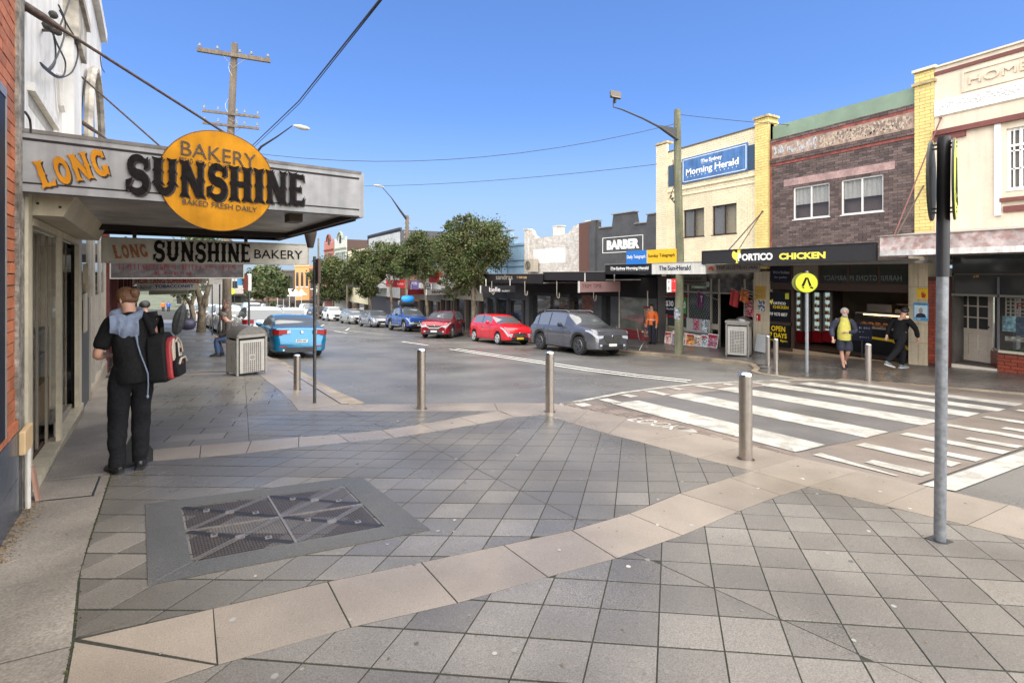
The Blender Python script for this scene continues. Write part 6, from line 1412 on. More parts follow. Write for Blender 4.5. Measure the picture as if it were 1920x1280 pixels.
# third board set back under the chicken awning
fz_ = Fac(15.6, 0, 0, NEG); fz_.o.y = P(1322,505,18.9).y; t = thing('newspaper_sign', 'grey board lettered THE AUSTRALIAN with a red country shape under the black awning', 'sign', fz_.o, NEG)
x1 = fz_.p(1424,500)[0]; z1, z0 = fz_.p(1322,496)[1], fz_.p(1322,511)[1]; m2 = MB(); m2.box(0, x1, 0, .05, z0, z1); m2.obj('board', flat('dull_board', 120,112,102), t)
text(t, 'THE AUSTRALIAN', fz_.p(1343,0)[0], z0+.10, x1-.06, z1-.08, -.003, flat('ink_blue',1,1,1), bold=.0, shear=.2)
m2 = MB(); cx, cz_, s_ = fz_.p(1333,0)[0], (z0+z1)/2, .13; m2.prism([(cx+s_*a, cz_+s_*b) for a, b in [(-1,-.1),(-.8,.3),(-.3,.6),(-.1,.4),(.1,.75),(.3,.5),(.45,.8),(.7,.3),(1,0),(.9,-.5),(.5,-.8),(.2,-.4),(-.3,-.25),(-.8,-.5)]], -.004, 0); m2.obj('map_emblem', flat('emblem_red', 120,44,36), t)
# newsagency shopfront
ns = thing('newsagency', 'newsagency shopfront with diamond grille door, flags and magazine boards', 'shop front', fy.o, fy.a)
DKW = flat('newsagent_frame', 150,142,128, .5)
zbs = yq(1300,645)[1]; zt4 = zb_a-fy.o.z
L0 = yq(1248,0)[0]; L1 = yq(1415,0)[0]
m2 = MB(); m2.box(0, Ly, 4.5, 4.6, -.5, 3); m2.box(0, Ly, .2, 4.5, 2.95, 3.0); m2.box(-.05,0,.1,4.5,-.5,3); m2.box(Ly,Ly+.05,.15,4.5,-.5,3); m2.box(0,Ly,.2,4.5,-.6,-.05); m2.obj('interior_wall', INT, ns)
m2 = MB(); m2.box(0, L0, .0, .2, -.3, 3); m2.obj('left_pier', flat('grey_pier', 86,82,78), ns); m2 = MB(); m2.box(L1, Ly, -.05, .2, -.3, 3.2); m2.obj('right_pier', flat('cream_tile', 1,1,1), ns)
xd = [yq(u,0)[0] for u in (1250,1290,1333,1338,1349,1396,1415)]
zt_h = yq(1340,549)[1]
m2 = MB(); m2.box(L0, L1, -.01, .07, zt_h-.03, zt_h+.03)
for x in (xd[0], xd[1], xd[2], xd[4]-.03, xd[5], L1-.04): m2.box(x-.03, x+.03, -.01, .07, -.1, 2.9)
m2.box(L0, xd[2], -.01, .07, .62, .68); m2.box(xd[2]+.03, xd[4]-.06, -.01, .04, .75, .98); m2.obj('frame', DKW, ns)
m2 = MB(); m2.box(L0, xd[2], .03, .036, .68, zt_h-.03); m2.obj('window_glass', mat('news_glass', (.04,.05,.048), .08), ns)
m2 = MB(); m2.box(L0, L1, .04, .05, zt_h+.03, zly); m2.obj('fanlight', mat('news_fanlight', (.06,.055,.05), .2, nz=3, amt=.6, stain=.5, sscale=2.5), ns)
m2 = MB(); m2.box(L0, xd[2], .0, .08, -.2, .62); m2.obj('stall_riser', flat('riser_tan', 120,112,86), ns)
m2 = MB()
ga, gb, gc, gd = xd[1]+.03, xd[4]-.05, .68, zt_h-.05
n = 16
for i in range(-14, 22):
    for sg in (1, -1):
        x0 = ga+(gb-ga)*i/12; pts = []
        z0_, z1_2 = gc, gd; xx0, xx1 = (x0, x0+(gd-gc)*.62) if sg == 1 else (x0+(gd-gc)*.62, x0)
        # clip to the panel
        ta, tb_ = 0, 1; dx = xx1-xx0
        for lim, s2 in ((ga, 1), (gb, -1)):
            if dx*s2 > 0: ta = max(ta, (lim-xx0)/dx) if s2*dx > 0 and s2 == (1 if dx > 0 else -1) else ta
        vals = sorted([(ga-xx0)/dx, (gb-xx0)/dx]); ta, tb_ = max(0, vals[0]), min(1, vals[1])
        if tb_-ta > .02: m2.bar((xx0+dx*ta, .012+.004*sg, z0_+(z1_2-z0_)*ta), (xx0+dx*tb_, .012+.004*sg, z0_+(z1_2-z0_)*tb_), .009, .004, .5)
m2.obj('diamond_grille', flat('grille_grey', 140,140,134, .5, metal=.4), ns)
def panel(parent, f, u0, v0, u1, v1, ly, m, nm='poster', th=.01):
    x0, z1 = f.p(u0, v0, ly); x1, z0 = f.p(u1, v1, ly); m_ = MB(); m_.box(x0, x1, ly-th, ly, z0, z1); m_.obj(nm, m, parent); return x0, x1, z0, z1
PN = lambda i: mat('cover_%d' % i, rgb(*[(190,120,110),(150,170,190),(205,165,80),(200,180,160),(185,190,185),(170,50,56),(90,60,70)][i % 7]), .6, nz=9, amt=.45, stain=.5, sscale=7, c2=rgb(*[(225,215,205),(200,60,60),(190,60,40),(110,70,60),(80,100,130),(150,160,180),(190,150,120)][i % 7]))
panel(ns, yq and fy, 1248,551,1290,557,-.012, flat('sign_red_band',120,34,32), 'red_header'); x0, x1, z0, z1 = panel(ns, fy, 1248,557,1264,590,-.012, flat('jackpot_navy',30,32,46), 'jackpot_poster')
text(ns, '$30', yq(1249,0)[0], yq(1249,575)[1], yq(1263.5,0)[0], yq(1249,563)[1], -.024, WL, bold=.02); text(ns, 'MILLION', yq(1250,0)[0], yq(1249,580)[1], yq(1263,0)[0], yq(1249,577)[1], -.024, WL)
panel(ns, fy, 1279,557,1287,588,-.012, flat('jackpot_green',70,130,70), 'green_poster'); text(ns, '20', yq(1280,0)[0], yq(1249,575)[1], yq(1286,0)[0], yq(1249,563)[1], -.024, WL, bold=.02)
panel(ns, fy, 1248,591,1287,597,-.012, flat('sign_red_band2',170,30,36), 'red_band')
panel(ns, fy, 1280,517,1325,534,-.03, flat('agency_grey',112,108,102), 'name_board'); 
text(ns, 'PENSHURST', yq(1283,0)[0], yq(1300,525)[1], yq(1318,0)[0], yq(1300,520.5)[1], -.045, flat('ink_black',1,1,1), bold=.02); text(ns, 'NEWSAGENCY', yq(1281,0)[0], yq(1300,532)[1], yq(1322,0)[0], yq(1300,527)[1], -.045, flat('ink_black',1,1,1), bold=.02)
panel(ns, fy, 1297,535,1325,541,-.03, flat('lottery_green',120,150,120), 'lottery_sign'); text(ns, 'Lotteries', yq(1305,0)[0], yq(1300,539.5)[1], yq(1320,0)[0], yq(1300,536.5)[1], -.045, WL)
panel(ns, fy, 1325,528,1330,538,-.03, PN(4), 'striped_sign'); panel(ns, fy, 1398,562,1414,594,-.012, mat('red_notice',rgb(130,44,52),.6,nz=10,amt=.3,stain=.4,sscale=8,c2=rgb(190,140,140)), 'red_notice')
panel(ns, fy, 1416,536,1436,561,-.06, flat('tan_board',176,138,60), 'tan_board'); scribble(ns, yq(1420,0)[0], yq(1425,554)[1], yq(1432,0)[0], yq(1425,549)[1], -.075, flat('teal_text',60,120,110), 5); scribble(ns, yq(1420,0)[0], yq(1425,547)[1], yq(1432,0)[0], yq(1425,542)[1], -.075, flat('teal_text',1,1,1), 4)
panel(ns, fy, 1421,563,1434,583,-.06, mat('photo_notice',rgb(60,62,74),.5,nz=10,amt=.5,c2=rgb(190,195,200),sscale=8), 'photo_notice'); panel(ns, fy, 1418,588,1426,602,-.06, flat('exclaim_red',170,34,34), 'red_warning')
text(ns, '!', yq(1421,0)[0], yq(1420,600)[1], yq(1423,0)[0], yq(1420,591)[1], -.075, WL)
for i in range(14):                                                   # stock inside
    m2 = MB(); x = xd[4]+.1+random.random()*(xd[5]-xd[4]-.2); z = random.uniform(.4,2.0); m2.box(x,x+random.uniform(.08,.2),1.5,1.7,z,z+random.uniform(.08,.25)); m2.obj('stock_item', PN(i), ns)
# rack with magazines under the window
mr_ = thing('magazine_rack', 'wire grid rack holding two magazines below the newsagency window', 'rack', fy.w(0,-.12,0), fy.a)
x0, x1 = yq(1287,0,-.12)[0], yq(1331,0,-.12)[0]; z0, z1 = yq(1300,620,-.12)[1], yq(1300,597,-.12)[1]
m2 = MB()
for i in range(12): x = x0+(x1-x0)*i/11; m2.box(x-.004, x+.004, 0, .008, z0, z1)
for i in range(7): z = z0+(z1-z0)*i/6; m2.box(x0, x1, -.004, .0, z-.004, z+.004)
m2.box(x0-.02, x1, -.1, 0, z0-.02, z0+.03); m2.obj('wire_grid', flat('wire_grey',150,150,145), mr_); m2 = MB(); m2.box(x0, x1, .02, .03, z0-.1, z1); m2.obj('backing', flat('riser_grey',168,166,158), mr_)
for k, (a, b) in enumerate([(.30,.56),(.66,.94)]): m2 = MB(); m2.box(x0+(x1-x0)*a, x0+(x1-x0)*b, -.02, -.01, z0+.03, z1); m2.obj('magazine', PN(5 if k == 0 else 4), mr_)
# magazine boards leaning on the ground
for i, (u0, u1, v0, v1, lb_) in enumerate([(1244,1257,617,641,'pale magazine board at the left end, left of the mossy pole'),(1257.5,1266,617,643,'blue grey magazine board half hidden left of the mossy pole'),(1279,1284,620,643,'sliver of a magazine board just right of the mossy pole'),(1284,1300,622,646,'yellow and red food magazine board'),(1298,1314,624,647,'cream magazine board with a figure, between yellow and pale ones'),(1312,1325,624,648,'pale magazine board beside the big red one'),(1324,1344,621,649,'largest magazine board, red with a wheel picture, nearest the door')]):
    x0, zz1 = yq(u0, v0, -.35); x1, zz0 = yq(u1, v1, -.35); xc = (x0+x1)/2; wp = fy.w(xc, -.35, 0); wp.z = gz(wp.x, wp.y)
    t = thing('magazine_board', lb_, 'magazine board', wp, fy.a, 'magazine boards leaning below the newsagency window')
    h_ = zz1-zz0; m2 = MB(); m2.rbox((0,.08,h_/2), (x1-x0-.02,.02,h_), rx=-.18); b_ = m2.obj('board', WHT, t)
    m2 = MB(); m2.rbox((0,.068,h_/2), (x1-x0-.06,.004,h_-.05), rx=-.18); b2 = m2.obj('cover', PN([0,1,3,2,3,4,5][i]), t)
    m2 = MB(); m2.rbox((0,.055+.0,h_*.84), (x1-x0-.12,.004,h_*.12), rx=-.18); m2.obj('title_block', flat('title%d' % (i % 3), *[(170,40,50),(230,225,215),(190,30,40)][i % 3]), t)
ab2 = thing('notice_stand', 'blank white leaning sign board beside the newsagency pier', 'sign', fy.w(yq(1427,0,-.5)[0], -.5, 0)); ab2.location.z = gz(ab2.location.x, ab2.location.y); ab2.rotation_euler = (0,0,fy.a)
m2 = MB(); m2.rbox((0,0,.36), (.42,.02,.66), rx=-.15, ry=.06); m2.obj('board', flat('board_pale',196,200,200,.4,stain=.1), ab2); m2 = MB(); m2.rbox((0,.12,.36), (.40,.02,.68), rx=.2); m2.obj('rear_leaf', STEELP, ab2)
# flags
for (u, v, wd, ht, col, lb_, em) in [(1315,560,15,26,(82,30,66),'purple flag with a pale letter outside the newsagency','T'),(1379,557,17,27,(140,34,34),'plain red flag hanging beside the newsagency doorway',None),(1398,553,16,20,(110,56,28),'orange brown patterned flag next to the red one',None)]:
    f2 = P(u+wd*.5, v-13, 0) if False else None
    x, z = yq(u, v, -.6); s_ = 21/907; t = thing('flag', lb_, 'flag', fy.w(x, -.6, z), fy.a, 'small flags over the newsagency door')
    m2 = MB(); W2, H2 = wd*s_, ht*s_; n = 8; vs_ = []; fs_ = []
    for i in range(n+1):
        for j in range(2): vs_.append((-W2/2+W2*i/n-(.08 if j == 0 else 0), .03*math.sin(i*1.3), (-H2/2 if j == 0 else H2/2)-.12*i/n))
    for i in range(n): fs_.append((i*2, i*2+2, i*2+3, i*2+1))
    m2.add(vs_, fs_); m2.obj('cloth', mat('flag%d' % col[0], rgb(*col), .8, nz=6, amt=.25, stain=.3 if em is None and col[0] == 110 else 0, sscale=5, c2=rgb(170,90,40) if col[0] == 110 else None), t)
    m2 = MB(); m2.tube([(-W2/2,0,H2/2+.03),(W2/2+.3,.55,-H2*.15)], .012, 5); m2.obj('stick', DKW, t)
    if em: text(t, 'T', -.03,-.15,.10,.12,-.035, flat('pale_text',1,1,1), bold=.03)
# ---------------- barber
fr_ = facade(1108, 1231); rq = fr_.p; Lr = fr_.L
rb2 = thing('barber_building', 'charcoal painted single storey shop with stepped parapet and BARBER sign', 'building', fr_.o, fr_.a)
CHAR = mat('charcoal_render', (.065,.065,.068), .8, nz=10, amt=.12, stain=.15, sscale=1.5, bump=.2)
zx = lambda u, v: (rq(u, 450)[0], rq(u, v)[1])
zlr = rq(1170,515)[1]; prof = [(0, zlr), zx(1108,415) , zx(1120,415), zx(1120,424), zx(1125,428), zx(1147,426), zx(1150,401), zx(1188,396), zx(1191,415), zx(1195,420), zx(1212,418), zx(1214,403), (Lr, zx(1214,403)[1]), (Lr, zlr)]
m2 = MB(); m2.prism(prof, 0, .3); m2.obj('parapet_wall', CHAR, rb2)
m2 = MB()
for a, b, v in ((1106,1122,414),(1124,1148,427),(1147,1190,400),(1190,1213,419),(1212,1231,402)):
    x0, x1 = rq(a,450)[0], rq(b,450)[0]; z = rq((a+b)/2, v)[1]; m2.box(x0, min(x1, Lr-.005), -.06, .33, z, z+.05)
m2.obj('coping', flat('pale_coping', 138,132,124, stain=.3), rb2)
m2 = MB(); m2.box(-.0, .45, -.15, .0, 2.6, zx(1108,416)[1]); m2.obj('pier', CHAR, rb2); m2 = MB(); m2.box(0, Lr, .3, 8, 2.5, 3.6); m2.obj('roof', flat('dark_roof',60,58,56), rb2)
bsg = thing('barber_sign', 'white outlined BARBER lettering on the charcoal wall', 'sign', fr_.w(0,-.002,0), fr_.a)
xa, xb3 = rq(1130,0)[0], rq(1206,0)[0]; z1, z0 = (rq(1130,446)[1]+rq(1206,440)[1])/2, (rq(1130,475)[1]+rq(1206,471)[1])/2
m2 = MB(); 
for b in ((xa,xb3,z1-.03,z1),(xa,xb3,z0,z0+.03),(xa,xa+.03,z0+.03,z1-.03),(xb3-.03,xb3,z0+.03,z1-.03)): m2.box(b[0],b[1],-.02,0,b[2],b[3])
m2.obj('border_line', WL, bsg); text(bsg, 'BARBER', rq(1138,0)[0], z0+.17, rq(1199,0)[0], z1-.16, -.005, WL, bold=.06)
# black awning running over barber and neighbours
fk_ = facade(985, 1231)
def awn(u0, u1, v0, v1, label, dep=2.5, tail=None, fm=None):
    rx, ry, _ = ray(u0, 500)
    a = facade(u0+.0, u1+.0); n = Vector((-math.sin(a.a), math.cos(a.a), 0))
    f = Fac(a.o.x-n.x*dep, a.o.y-n.y*dep, 0, a.a); xa, xb = f.p(u0, 500)[0], f.p(u1, 500)[0]
    z1 = (f.p(u0, v0)[1]); z0 = f.p(u0, v1)[1]; t = thing('street_awning', label, 'awning', f.w(xa, 0, 0), f.a)
    f = Fac(*f.w(xa, 0, 0)[:2], 0, f.a); f.L = xb-xa
    m_ = MB(); m_.box(0, f.L, 0, .06, z0, z1); m_.obj('fascia', fm or flat('awning_black', 38,36,36, .55, stain=.1), t)
    m_ = MB(); m_.box(0, f.L, .06, dep, z0+.02, z0+.07); m_.obj('soffit', SFT, t)
    m_ = MB(); m_.box(-.01, f.L+.01, -.02, dep, z1, z1+.03); m_.obj('awning_roof', flat('roof_edge_grey', 120,116,110), t)
    return t, f, z0, z1
tA, fA, z0, z1 = awn(1018, 1134, 510.5, 525, 'plain black awning fascia between the salon and the newspaper boards')
tB, fB, z0, z1 = awn(903, 1017, 514, 529, 'black awning fascia with salon name in thin letters')
text(tB, 'sandras', fB.p(930,0)[0], fB.p(930,524)[1], fB.p(961,0)[0], fB.p(961,514.5)[1], -.003, flat('thin_silver',150,144,132)); text(tB, 'T: 9580 2285', fB.p(969,0)[0], fB.p(969,522)[1], fB.p(988,0)[0], fB.p(988,518)[1], -.003, flat('warm_letters',190,160,110), bold=.01)
# under the black awning: dark fronts
dk = thing('dark_shops', 'dark glass shopfronts with black brick piers under the black awning', 'shop front', fk_.o, fk_.a); kq = fk_.p; Lk = fk_.L
m2 = MB(); m2.box(0, Lk, .0, .34, 2.4, kq(1100,520)[1]); m2.obj('shadow_board', flat('awning_shadow_dark', 30,28,28), dk); m2 = MB(); m2.box(0, Lk, .35, .4, -.3, 2.9); m2.obj('dark_window', DGLASS, dk)  # dark board added to carry the awning's shadow on the wall
for u0, u1 in ((985,992),(1064,1068),(1112,1128),(1145,1160)): m2 = MB(); m2.box(kq(u0,0)[0], kq(u1,0)[0], -.01, .35, -.3, 2.4); m2.obj('black_pier', CHAR, dk)
m2 = brickface(kq(1090,0)[0], kq(1112,0)[0], 0, 2.6, .02, .06); m2.box(kq(1090,0)[0], kq(1112,0)[0], .05, .3, 0, 2.6); m2.obj('brown_brick_pier', mat('rusty_brick', (.13,.06,.045), .8, tone=.3, nz=20), dk, kind='stuff')
m2 = MB(); x0, x1 = kq(1162,0)[0], kq(1214,0)[0]; z0, z1 = kq(1180,617)[1], kq(1180,544)[1]
for b in ((x0,x1,z0-.08,z0),(x0-.05,x0,z0-.08,z1),(x1,x1+.05,z0-.08,z1)): m2.box(b[0],b[1],-.03,.1,b[2],b[3])
m2.obj('white_frame', flat('barber_frame',186,180,166), dk); m2 = MB(); m2.box(x0, x1, .02, .04, z0, z1); m2.obj('barber_window', mat('greenish_glass', (.10,.11,.09), .06, nz=2, amt=.3), dk); m2 = MB(); m2.box(x0-.2, Lk, .0, .35, -.3, z0-.08); m2.box(kq(1214,0)[0]+.05, Lk, .02, .35, z0-.1, 2.8); m2.obj('stall_riser', CHAR, dk)
m2 = MB(); x0, x1 = kq(1044,0)[0], kq(1072,0)[0]
for i in range(9): z = .5+i*.17; m2.box(x0, x1, .2, .26, z, z+.07)
m2.obj('timber_slat', flat('slat_tan',110,84,60), dk)
pg = thing('framed_poster', 'red framed poster panel on the barber wall behind the worker in orange', 'poster', fk_.w(kq(1231,0)[0]-.75,-.06,0), fk_.a)
m2 = MB(); m2.box(0,.6,0,.05,.4,2.0); m2.obj('frame', flat('dark_red_frame',110,50,46), pg); m2 = MB(); m2.box(.06,.54,-.01,0,.5,1.2); m2.obj('lower_poster', PN(6), pg); m2 = MB(); m2.box(.06,.54,-.01,0,1.25,1.9); m2.obj('upper_poster', PN(3), pg)
def hsign(u0, u1, v0, v1, d, label, bm, words, lt=.1):
    a = P(u0, v0, d); f = Fac(a.x, a.y, 0, R(-3)); x1 = f.p(u1, v0)[0]; z1, z0 = a.z, f.p(u0, v1)[1]; t = thing('hanging_sign', label, 'sign', f.o, f.a)
    m_ = MB(); m_.box(0, x1, 0, lt, z0, z1); m_.obj('board', bm, t); m_ = MB(); m_.box(-.03, 0, -.01, lt+.01, z0-.02, z1+.02); m_.box(.3,.34,.03,.06,z1,z1+.4); m_.box(x1-.34,x1-.3,.03,.06,z1,z1+.4); m_.obj('end_cap', flat('end_cap_white',190,186,176), t)
    for w_, ua, va, ub, vb, m3, bd in words: (xa, za), (xb, zb_) = f.p(ua, vb), f.p(ub, va); (scribble(t, xa, za, xb, zb_, -.003, m3, int(w_[1:])) if w_[0] == '~' else text(t, w_, xa, za, xb, zb_, -.003, m3, bold=bd))
    return t
hsign(902, 966, 536, 549, 27.6, 'black hanging sign reading belle in white', flat('belle_black',34,34,36), [('belle',917,538,938,547,flat('belle_white',190,190,188),.02),('PROPERTY',941,544,956,547,flat('belle_white',1,1,1),.0)])
hsign(1087, 1163, 528, 548, 22.2, 'pink and black hanging sign above the dark car with red squares', flat('trim_pink',128,100,96), [('TRIM TIME',1091,532,1128,540,flat('trim_dark',78,44,44),.0)])
text(dk, 'PENSHURST BAKE', kq(985,0)[0]-.0, kq(985,541)[1], kq(1012,0)[0], kq(985,537)[1], .34, flat('reflection_grey',60,60,60))  # reflection in the shop glass, put in as faint grey lettering
m2 = MB()
for k, (u, vb) in enumerate([(922,552),(984,554),(1044,559),(1113,564)]):
    f = tA
    base_p = P(u, 527, 24+ (1113-u)*.02); dz = (base_p-P(u, vb, 24+(1113-u)*.02)).z
    m3 = MB(); m3.tube([(0,0,0),(0,0,-dz*.8),(.03,0,-dz*.95),(.09,0,-dz),(.15,0,-dz*.95),(.17,0,-dz*.7)], .022, 6); o = m3.obj('downpipe_hook', flat('hook_pipe',150,144,132), None, smooth=50); o.location = base_p
    tag(o, ['bent white pipe hook in front of the belle sign','bent white pipe hook above the gap between the red hatchback and the grey car','bent white pipe hook above the roof of the grey car','bent white pipe hook in front of the pink hanging sign'][k], 'pipe', 'bent pipe hooks hanging under the awning edge')
# ---------------- white peeling brick shop
fw = facade(985, 1109); wq = fw.p; Lw = fw.L; zlw = wq(1040,518)[1]
wb = thing('white_brick_shop', 'shop with peeling white brick parapet, raised piers and an air conditioner', 'building', fw.o, fw.a)
PEEL = mat('peeling_white_brick', (.60,.57,.52), .8, nz=14, amt=.12, tone=.10, stain=.12, sscale=2.2, c2=(.53,.47,.41))
zw = lambda u, v: (wq(u, 450)[0], wq(u, v)[1])
pf_ = [(0,zlw), (0, zw(984,432)[1]), zw(996,431), zw(1000,441), zw(1007,446), zw(1050,441), zw(1065,437), zw(1074,425), zw(1088,418), (Lw, zw(1088,418)[1]), (Lw,zlw)]
m2 = MB(); m2.prism(pf_, .02, .3); m2.obj('parapet_wall', mat('peel_mortar', (.40,.37,.33), .9, stain=.3), wb)
def ztop_at(pfl, x):
    for (a, b), (c_, d) in zip(pfl, pfl[1:]):
        if a <= x <= c_ and c_ > a: return b+(d-b)*(x-a)/(c_-a)
    return 0
m2 = MB(); z = zlw; r = 0
while z < 7:
    x = -(.12 if r % 2 else 0); r += 1
    while x < Lw:
        a, b = max(0, x), min(Lw, x+.235)
        if b-a > .03 and z+.09 < ztop_at(pf_, (a+b)/2)+.03: m2.box(a, b, 0, .02, z, z+.085)
        x += .245
    z += .095
m2.obj('brickwork', PEEL, wb, kind='stuff')
m2 = MB(); m2.box(0, .42, -.08, 0, zlw, zw(984,432)[1]); m2.obj('pier', PEEL, wb); m2 = MB(); m2.box(Lw-.35, Lw, -.08, .0, zlw, zw(1088,418)[1]); m2.obj('pier', PEEL, wb)
m2 = MB(); m2.box(-.05, .47, -.13, .3, zw(984,432)[1], zw(984,432)[1]+.07); m2.obj('pier_cap', PEEL, wb); m2 = MB(); m2.box(Lw-.42, Lw-.0, -.13, .3, zw(1088,418)[1], zw(1088,418)[1]+.07); m2.obj('pier_cap', PEEL, wb); m2 = MB(); z = zw(1035,441)[1]; cx = wq(1035,0)[0]; m2.box(cx-.28,cx+.28,.3,.8,z-.2,z+.55); m2.box(cx-.33,cx+.33,.28,.85,z+.55,z+.62); m2.obj('chimney', PEEL, wb)
m2 = MB(); xw2 = wq(1088,0)[0]; m2 = MB(); m2.box(xw2, Lw-.002, -.10, -.081, zlw, zw(1088,419)[1]); m2.obj('brown_brick_pier', mat('rusty_brick',(1,1,1)), wb)
m2 = MB(); m2.box(wq(1000,0)[0], wq(1060,0)[0], -.01, .0, wq(1030,493)[1], wq(1030,466)[1]); m2.obj('rendered_panel', WHITEW, wb); m2 = MB(); m2.box(0, Lw, .3, 8, 2.3, 4); m2.obj('roof', flat('dark_roof',1,1,1), wb)
ac2 = thing('air_conditioner', 'beige air conditioner unit on the awning against the white brick', 'air conditioner', fw.w(wq(1003,0)[0], -.5, wq(992,510)[1]+.0), fw.a)
m2 = MB(); m2.box(-.5,.55,0,.36,0,.85); m2.obj('casing', flat('ac_beige',170,160,144,.5), ac2, bevel=.01); m2 = MB(); m2.lathe([(.30,-.012),(.30,0)], (-.1,0,.42), 24, 'y'); fn2 = m2.obj('fan_grille', flat('ac_grille',70,68,62), ac2)
m2 = MB()
for r_ in (.08,.14,.2,.26): m2.tube([(-.1+r_*math.cos(a/8*math.pi), -.018, .42+r_*math.sin(a/8*math.pi)) for a in range(17)], .006, 4)
m2.obj('grille_ring', flat('ac_beige',1,1,1), fn2)
# ---------------- blue shop
fu = facade(905, 985); uq = fu.p; Lu = fu.L; ub = thing('blue_shop', 'pale blue painted shop with stepped parapet half behind the big tree', 'building', fu.o, fu.a)
BLU = mat('pale_blue_paint', rgb(138,168,190), .75, nz=10, amt=.06, stain=.12, streak=.15); zu = lambda u, v: (uq(u,450)[0], uq(u,v)[1])
m2 = MB(); m2.prism([(0,uq(945,520)[1]),(0,zu(915,455)[1]),zu(941,455),zu(941,433),zu(957,433),zu(957,446),zu(964,446),zu(964,457),(Lu,zu(980,455)[1]),(Lu,uq(945,520)[1])], 0, .3); m2.box(0,Lu,.3,8,2.2,3.6); m2.obj('parapet_wall', BLU, ub)
m2 = MB()
for a, b, v in ((940,958,433),(957,965,446)): m2.box(uq(a,0)[0], uq(b,0)[0], -.05, .33, uq((a+b)/2, v)[1], uq((a+b)/2, v)[1]+.07)
m2.obj('coping', flat('pale_coping',1,1,1), ub)
m2 = MB(); DB = flat('blue_trim_dark',84,106,124)
for b in ((952,984,461,462.5),(952,984,488,489.5),(945,985,499,500.5)): m2.box(uq(b[0],0)[0], uq(b[1],0)[0], -.03, 0, uq(960,b[3])[1], uq(960,b[2])[1])
for u in (933,940,952,984): m2.box(uq(u,0)[0], uq(u,0)[0]+.06, -.03, 0, 2.6, uq(960,460)[1])
m2.obj('raised_moulding', DB, ub)
# shops under sandras awning
sb2 = thing('estate_agency', 'estate agent glass shopfront under the salon awning with timber white posts', 'shop front', fu.o, fu.a)
m2 = MB(); m2.box(0, Lu, .0, .34, 2.3, uq(945,520)[1]); m2.obj('shadow_board', CHAR, sb2); m2 = MB(); m2.box(0, Lu, .35, .4, -.5, 2.8); m2.obj('window_glass', DGLASS, sb2)  # charcoal board added to darken the wall in the awning's shadow
for u in (909,925,947,975): m2 = MB(); m2.box(uq(u,0)[0], uq(u,0)[0]+.25, .1, .35, -.5, 2.3); m2.obj('frame_post', CHAR, sb2)
# ---------------- low shops further on
def lowshop(u0, u1, vpar, vaw0, vaw1, wallc, fasc, label, words=(), zback=None, extra=None):
    f = facade(u0, u1); t = thing('shop_building', label, 'building', f.o, f.a); z = f.p((u0+u1)/2, vpar)[1]
    m_ = MB(); m_.box(0, f.L, 0, 9, 2.3, z); m_.obj('wall', wallc, t)
    m_ = MB(); m_.box(0, f.L, .3, .4, -1, 2.5); m_.obj('shop_window', DGLASS, t)
    for k in range(3): x = f.L*k/2.5; m_ = MB(); m_.box(x, x+.3, .05, .3, -1, 2.3); m_.obj('pier', flat('pier_%d' % u0, 96,84,74), t)
    ff = Fac(*f.w(0,-2.4,0)[:2], f.o.z, f.a); xa, xb = ff.p(u0, 500)[0], ff.p(u1, 500)[0]; za2, zb3 = ff.p((u0+u1)/2, vaw0)[1], ff.p((u0+u1)/2, vaw1)[1]
    m_ = MB(); m_.box(xa, xb, -2.4, -2.34, zb3, za2); fo = m_.obj('fascia', fasc, t); m_ = MB(); m_.box(xa, xb, -2.34, 0, zb3+.02, zb3+.1); m_.obj('soffit', SFT, t)
    for w_, ua, va, ub_, vb, m3 in words: (x0, z0), (x1, z1) = ff.p(ua, vb), ff.p(ub_, va); (scribble(t, x0, z0, x1, z1, -2.403, m3, int(w_[1:])) if w_[0] == '~' else text(t, w_, x0, z0, x1, z1, -2.403, m3, bold=.03))
    return t, f, ff
lowshop(848, 906, 486, 505, 517, flat('far_cream',170,160,140), mat('sky_blue_board', rgb(80,160,205), .5, amt=.05), 'low shop with a bright sky blue fascia behind the big tree')
lowshop(824, 849, 488, 520, 531, flat('grey_far',128,124,118), flat('far_white',190,186,178), 'small shop with pale fascia between the red sign and the big tree', [('~8',832,522,846,528,flat('ink_blue',1,1,1))])
t, f, ff = lowshop(785, 826, 494, 531, 541, flat('grey_far',1,1,1), flat('far_white',1,1,1), 'fish shop with a grey under awning sign reading SEAFOOD', [('SEA',798,531,808,539,flat('ink_black',1,1,1))])
hsign(800, 856, 543, 553, 31.5, 'long grey hanging sign reading SEAFOOD', flat('seafood_grey',104,102,96), [('SEAFOOD',809,544.5,848,550,flat('ink_black',1,1,1),.05)])
rs_ = facade(804, 827); t = thing('shop_sign', 'square bright red sign standing above the fish shop awning', 'sign', rs_.w(0,-2.3,0), rs_.a); f3 = Fac(*rs_.w(0,-2.3,0)[:2], rs_.o.z, rs_.a)
xa, xb = f3.p(804,0)[0], f3.p(827,0)[0]; m2 = MB(); m2.box(xa, xb, 0, .15, f3.p(815,530)[1], f3.p(815,507)[1]); m2.obj('board', flat('bright_red',200,40,42), t); m2 = MB(); m2.prism([(xa+.5,f3.p(815,517)[1]),(xa+1.3,f3.p(815,512)[1]),(xa+1.3,f3.p(815,513.4)[1]),(xa+.5,f3.p(815,518.5)[1])], -.01, 0); m2.obj('white_slash', WL, t)
lowshop(768, 786, 500, 526, 542, flat('far_tan',150,120,92), flat('purple_board',96,84,128), 'shop with a faded purple fascia behind the tree', [('~8',770,528,783,534,WL)])
lowshop(724, 767, 505, 525, 539, flat('far_brick',120,70,50), mat('bright_red2', rgb(190,36,40), .5), 'shop with long red fascia between the street trees', [('~9',745,530,758,534,WL)])
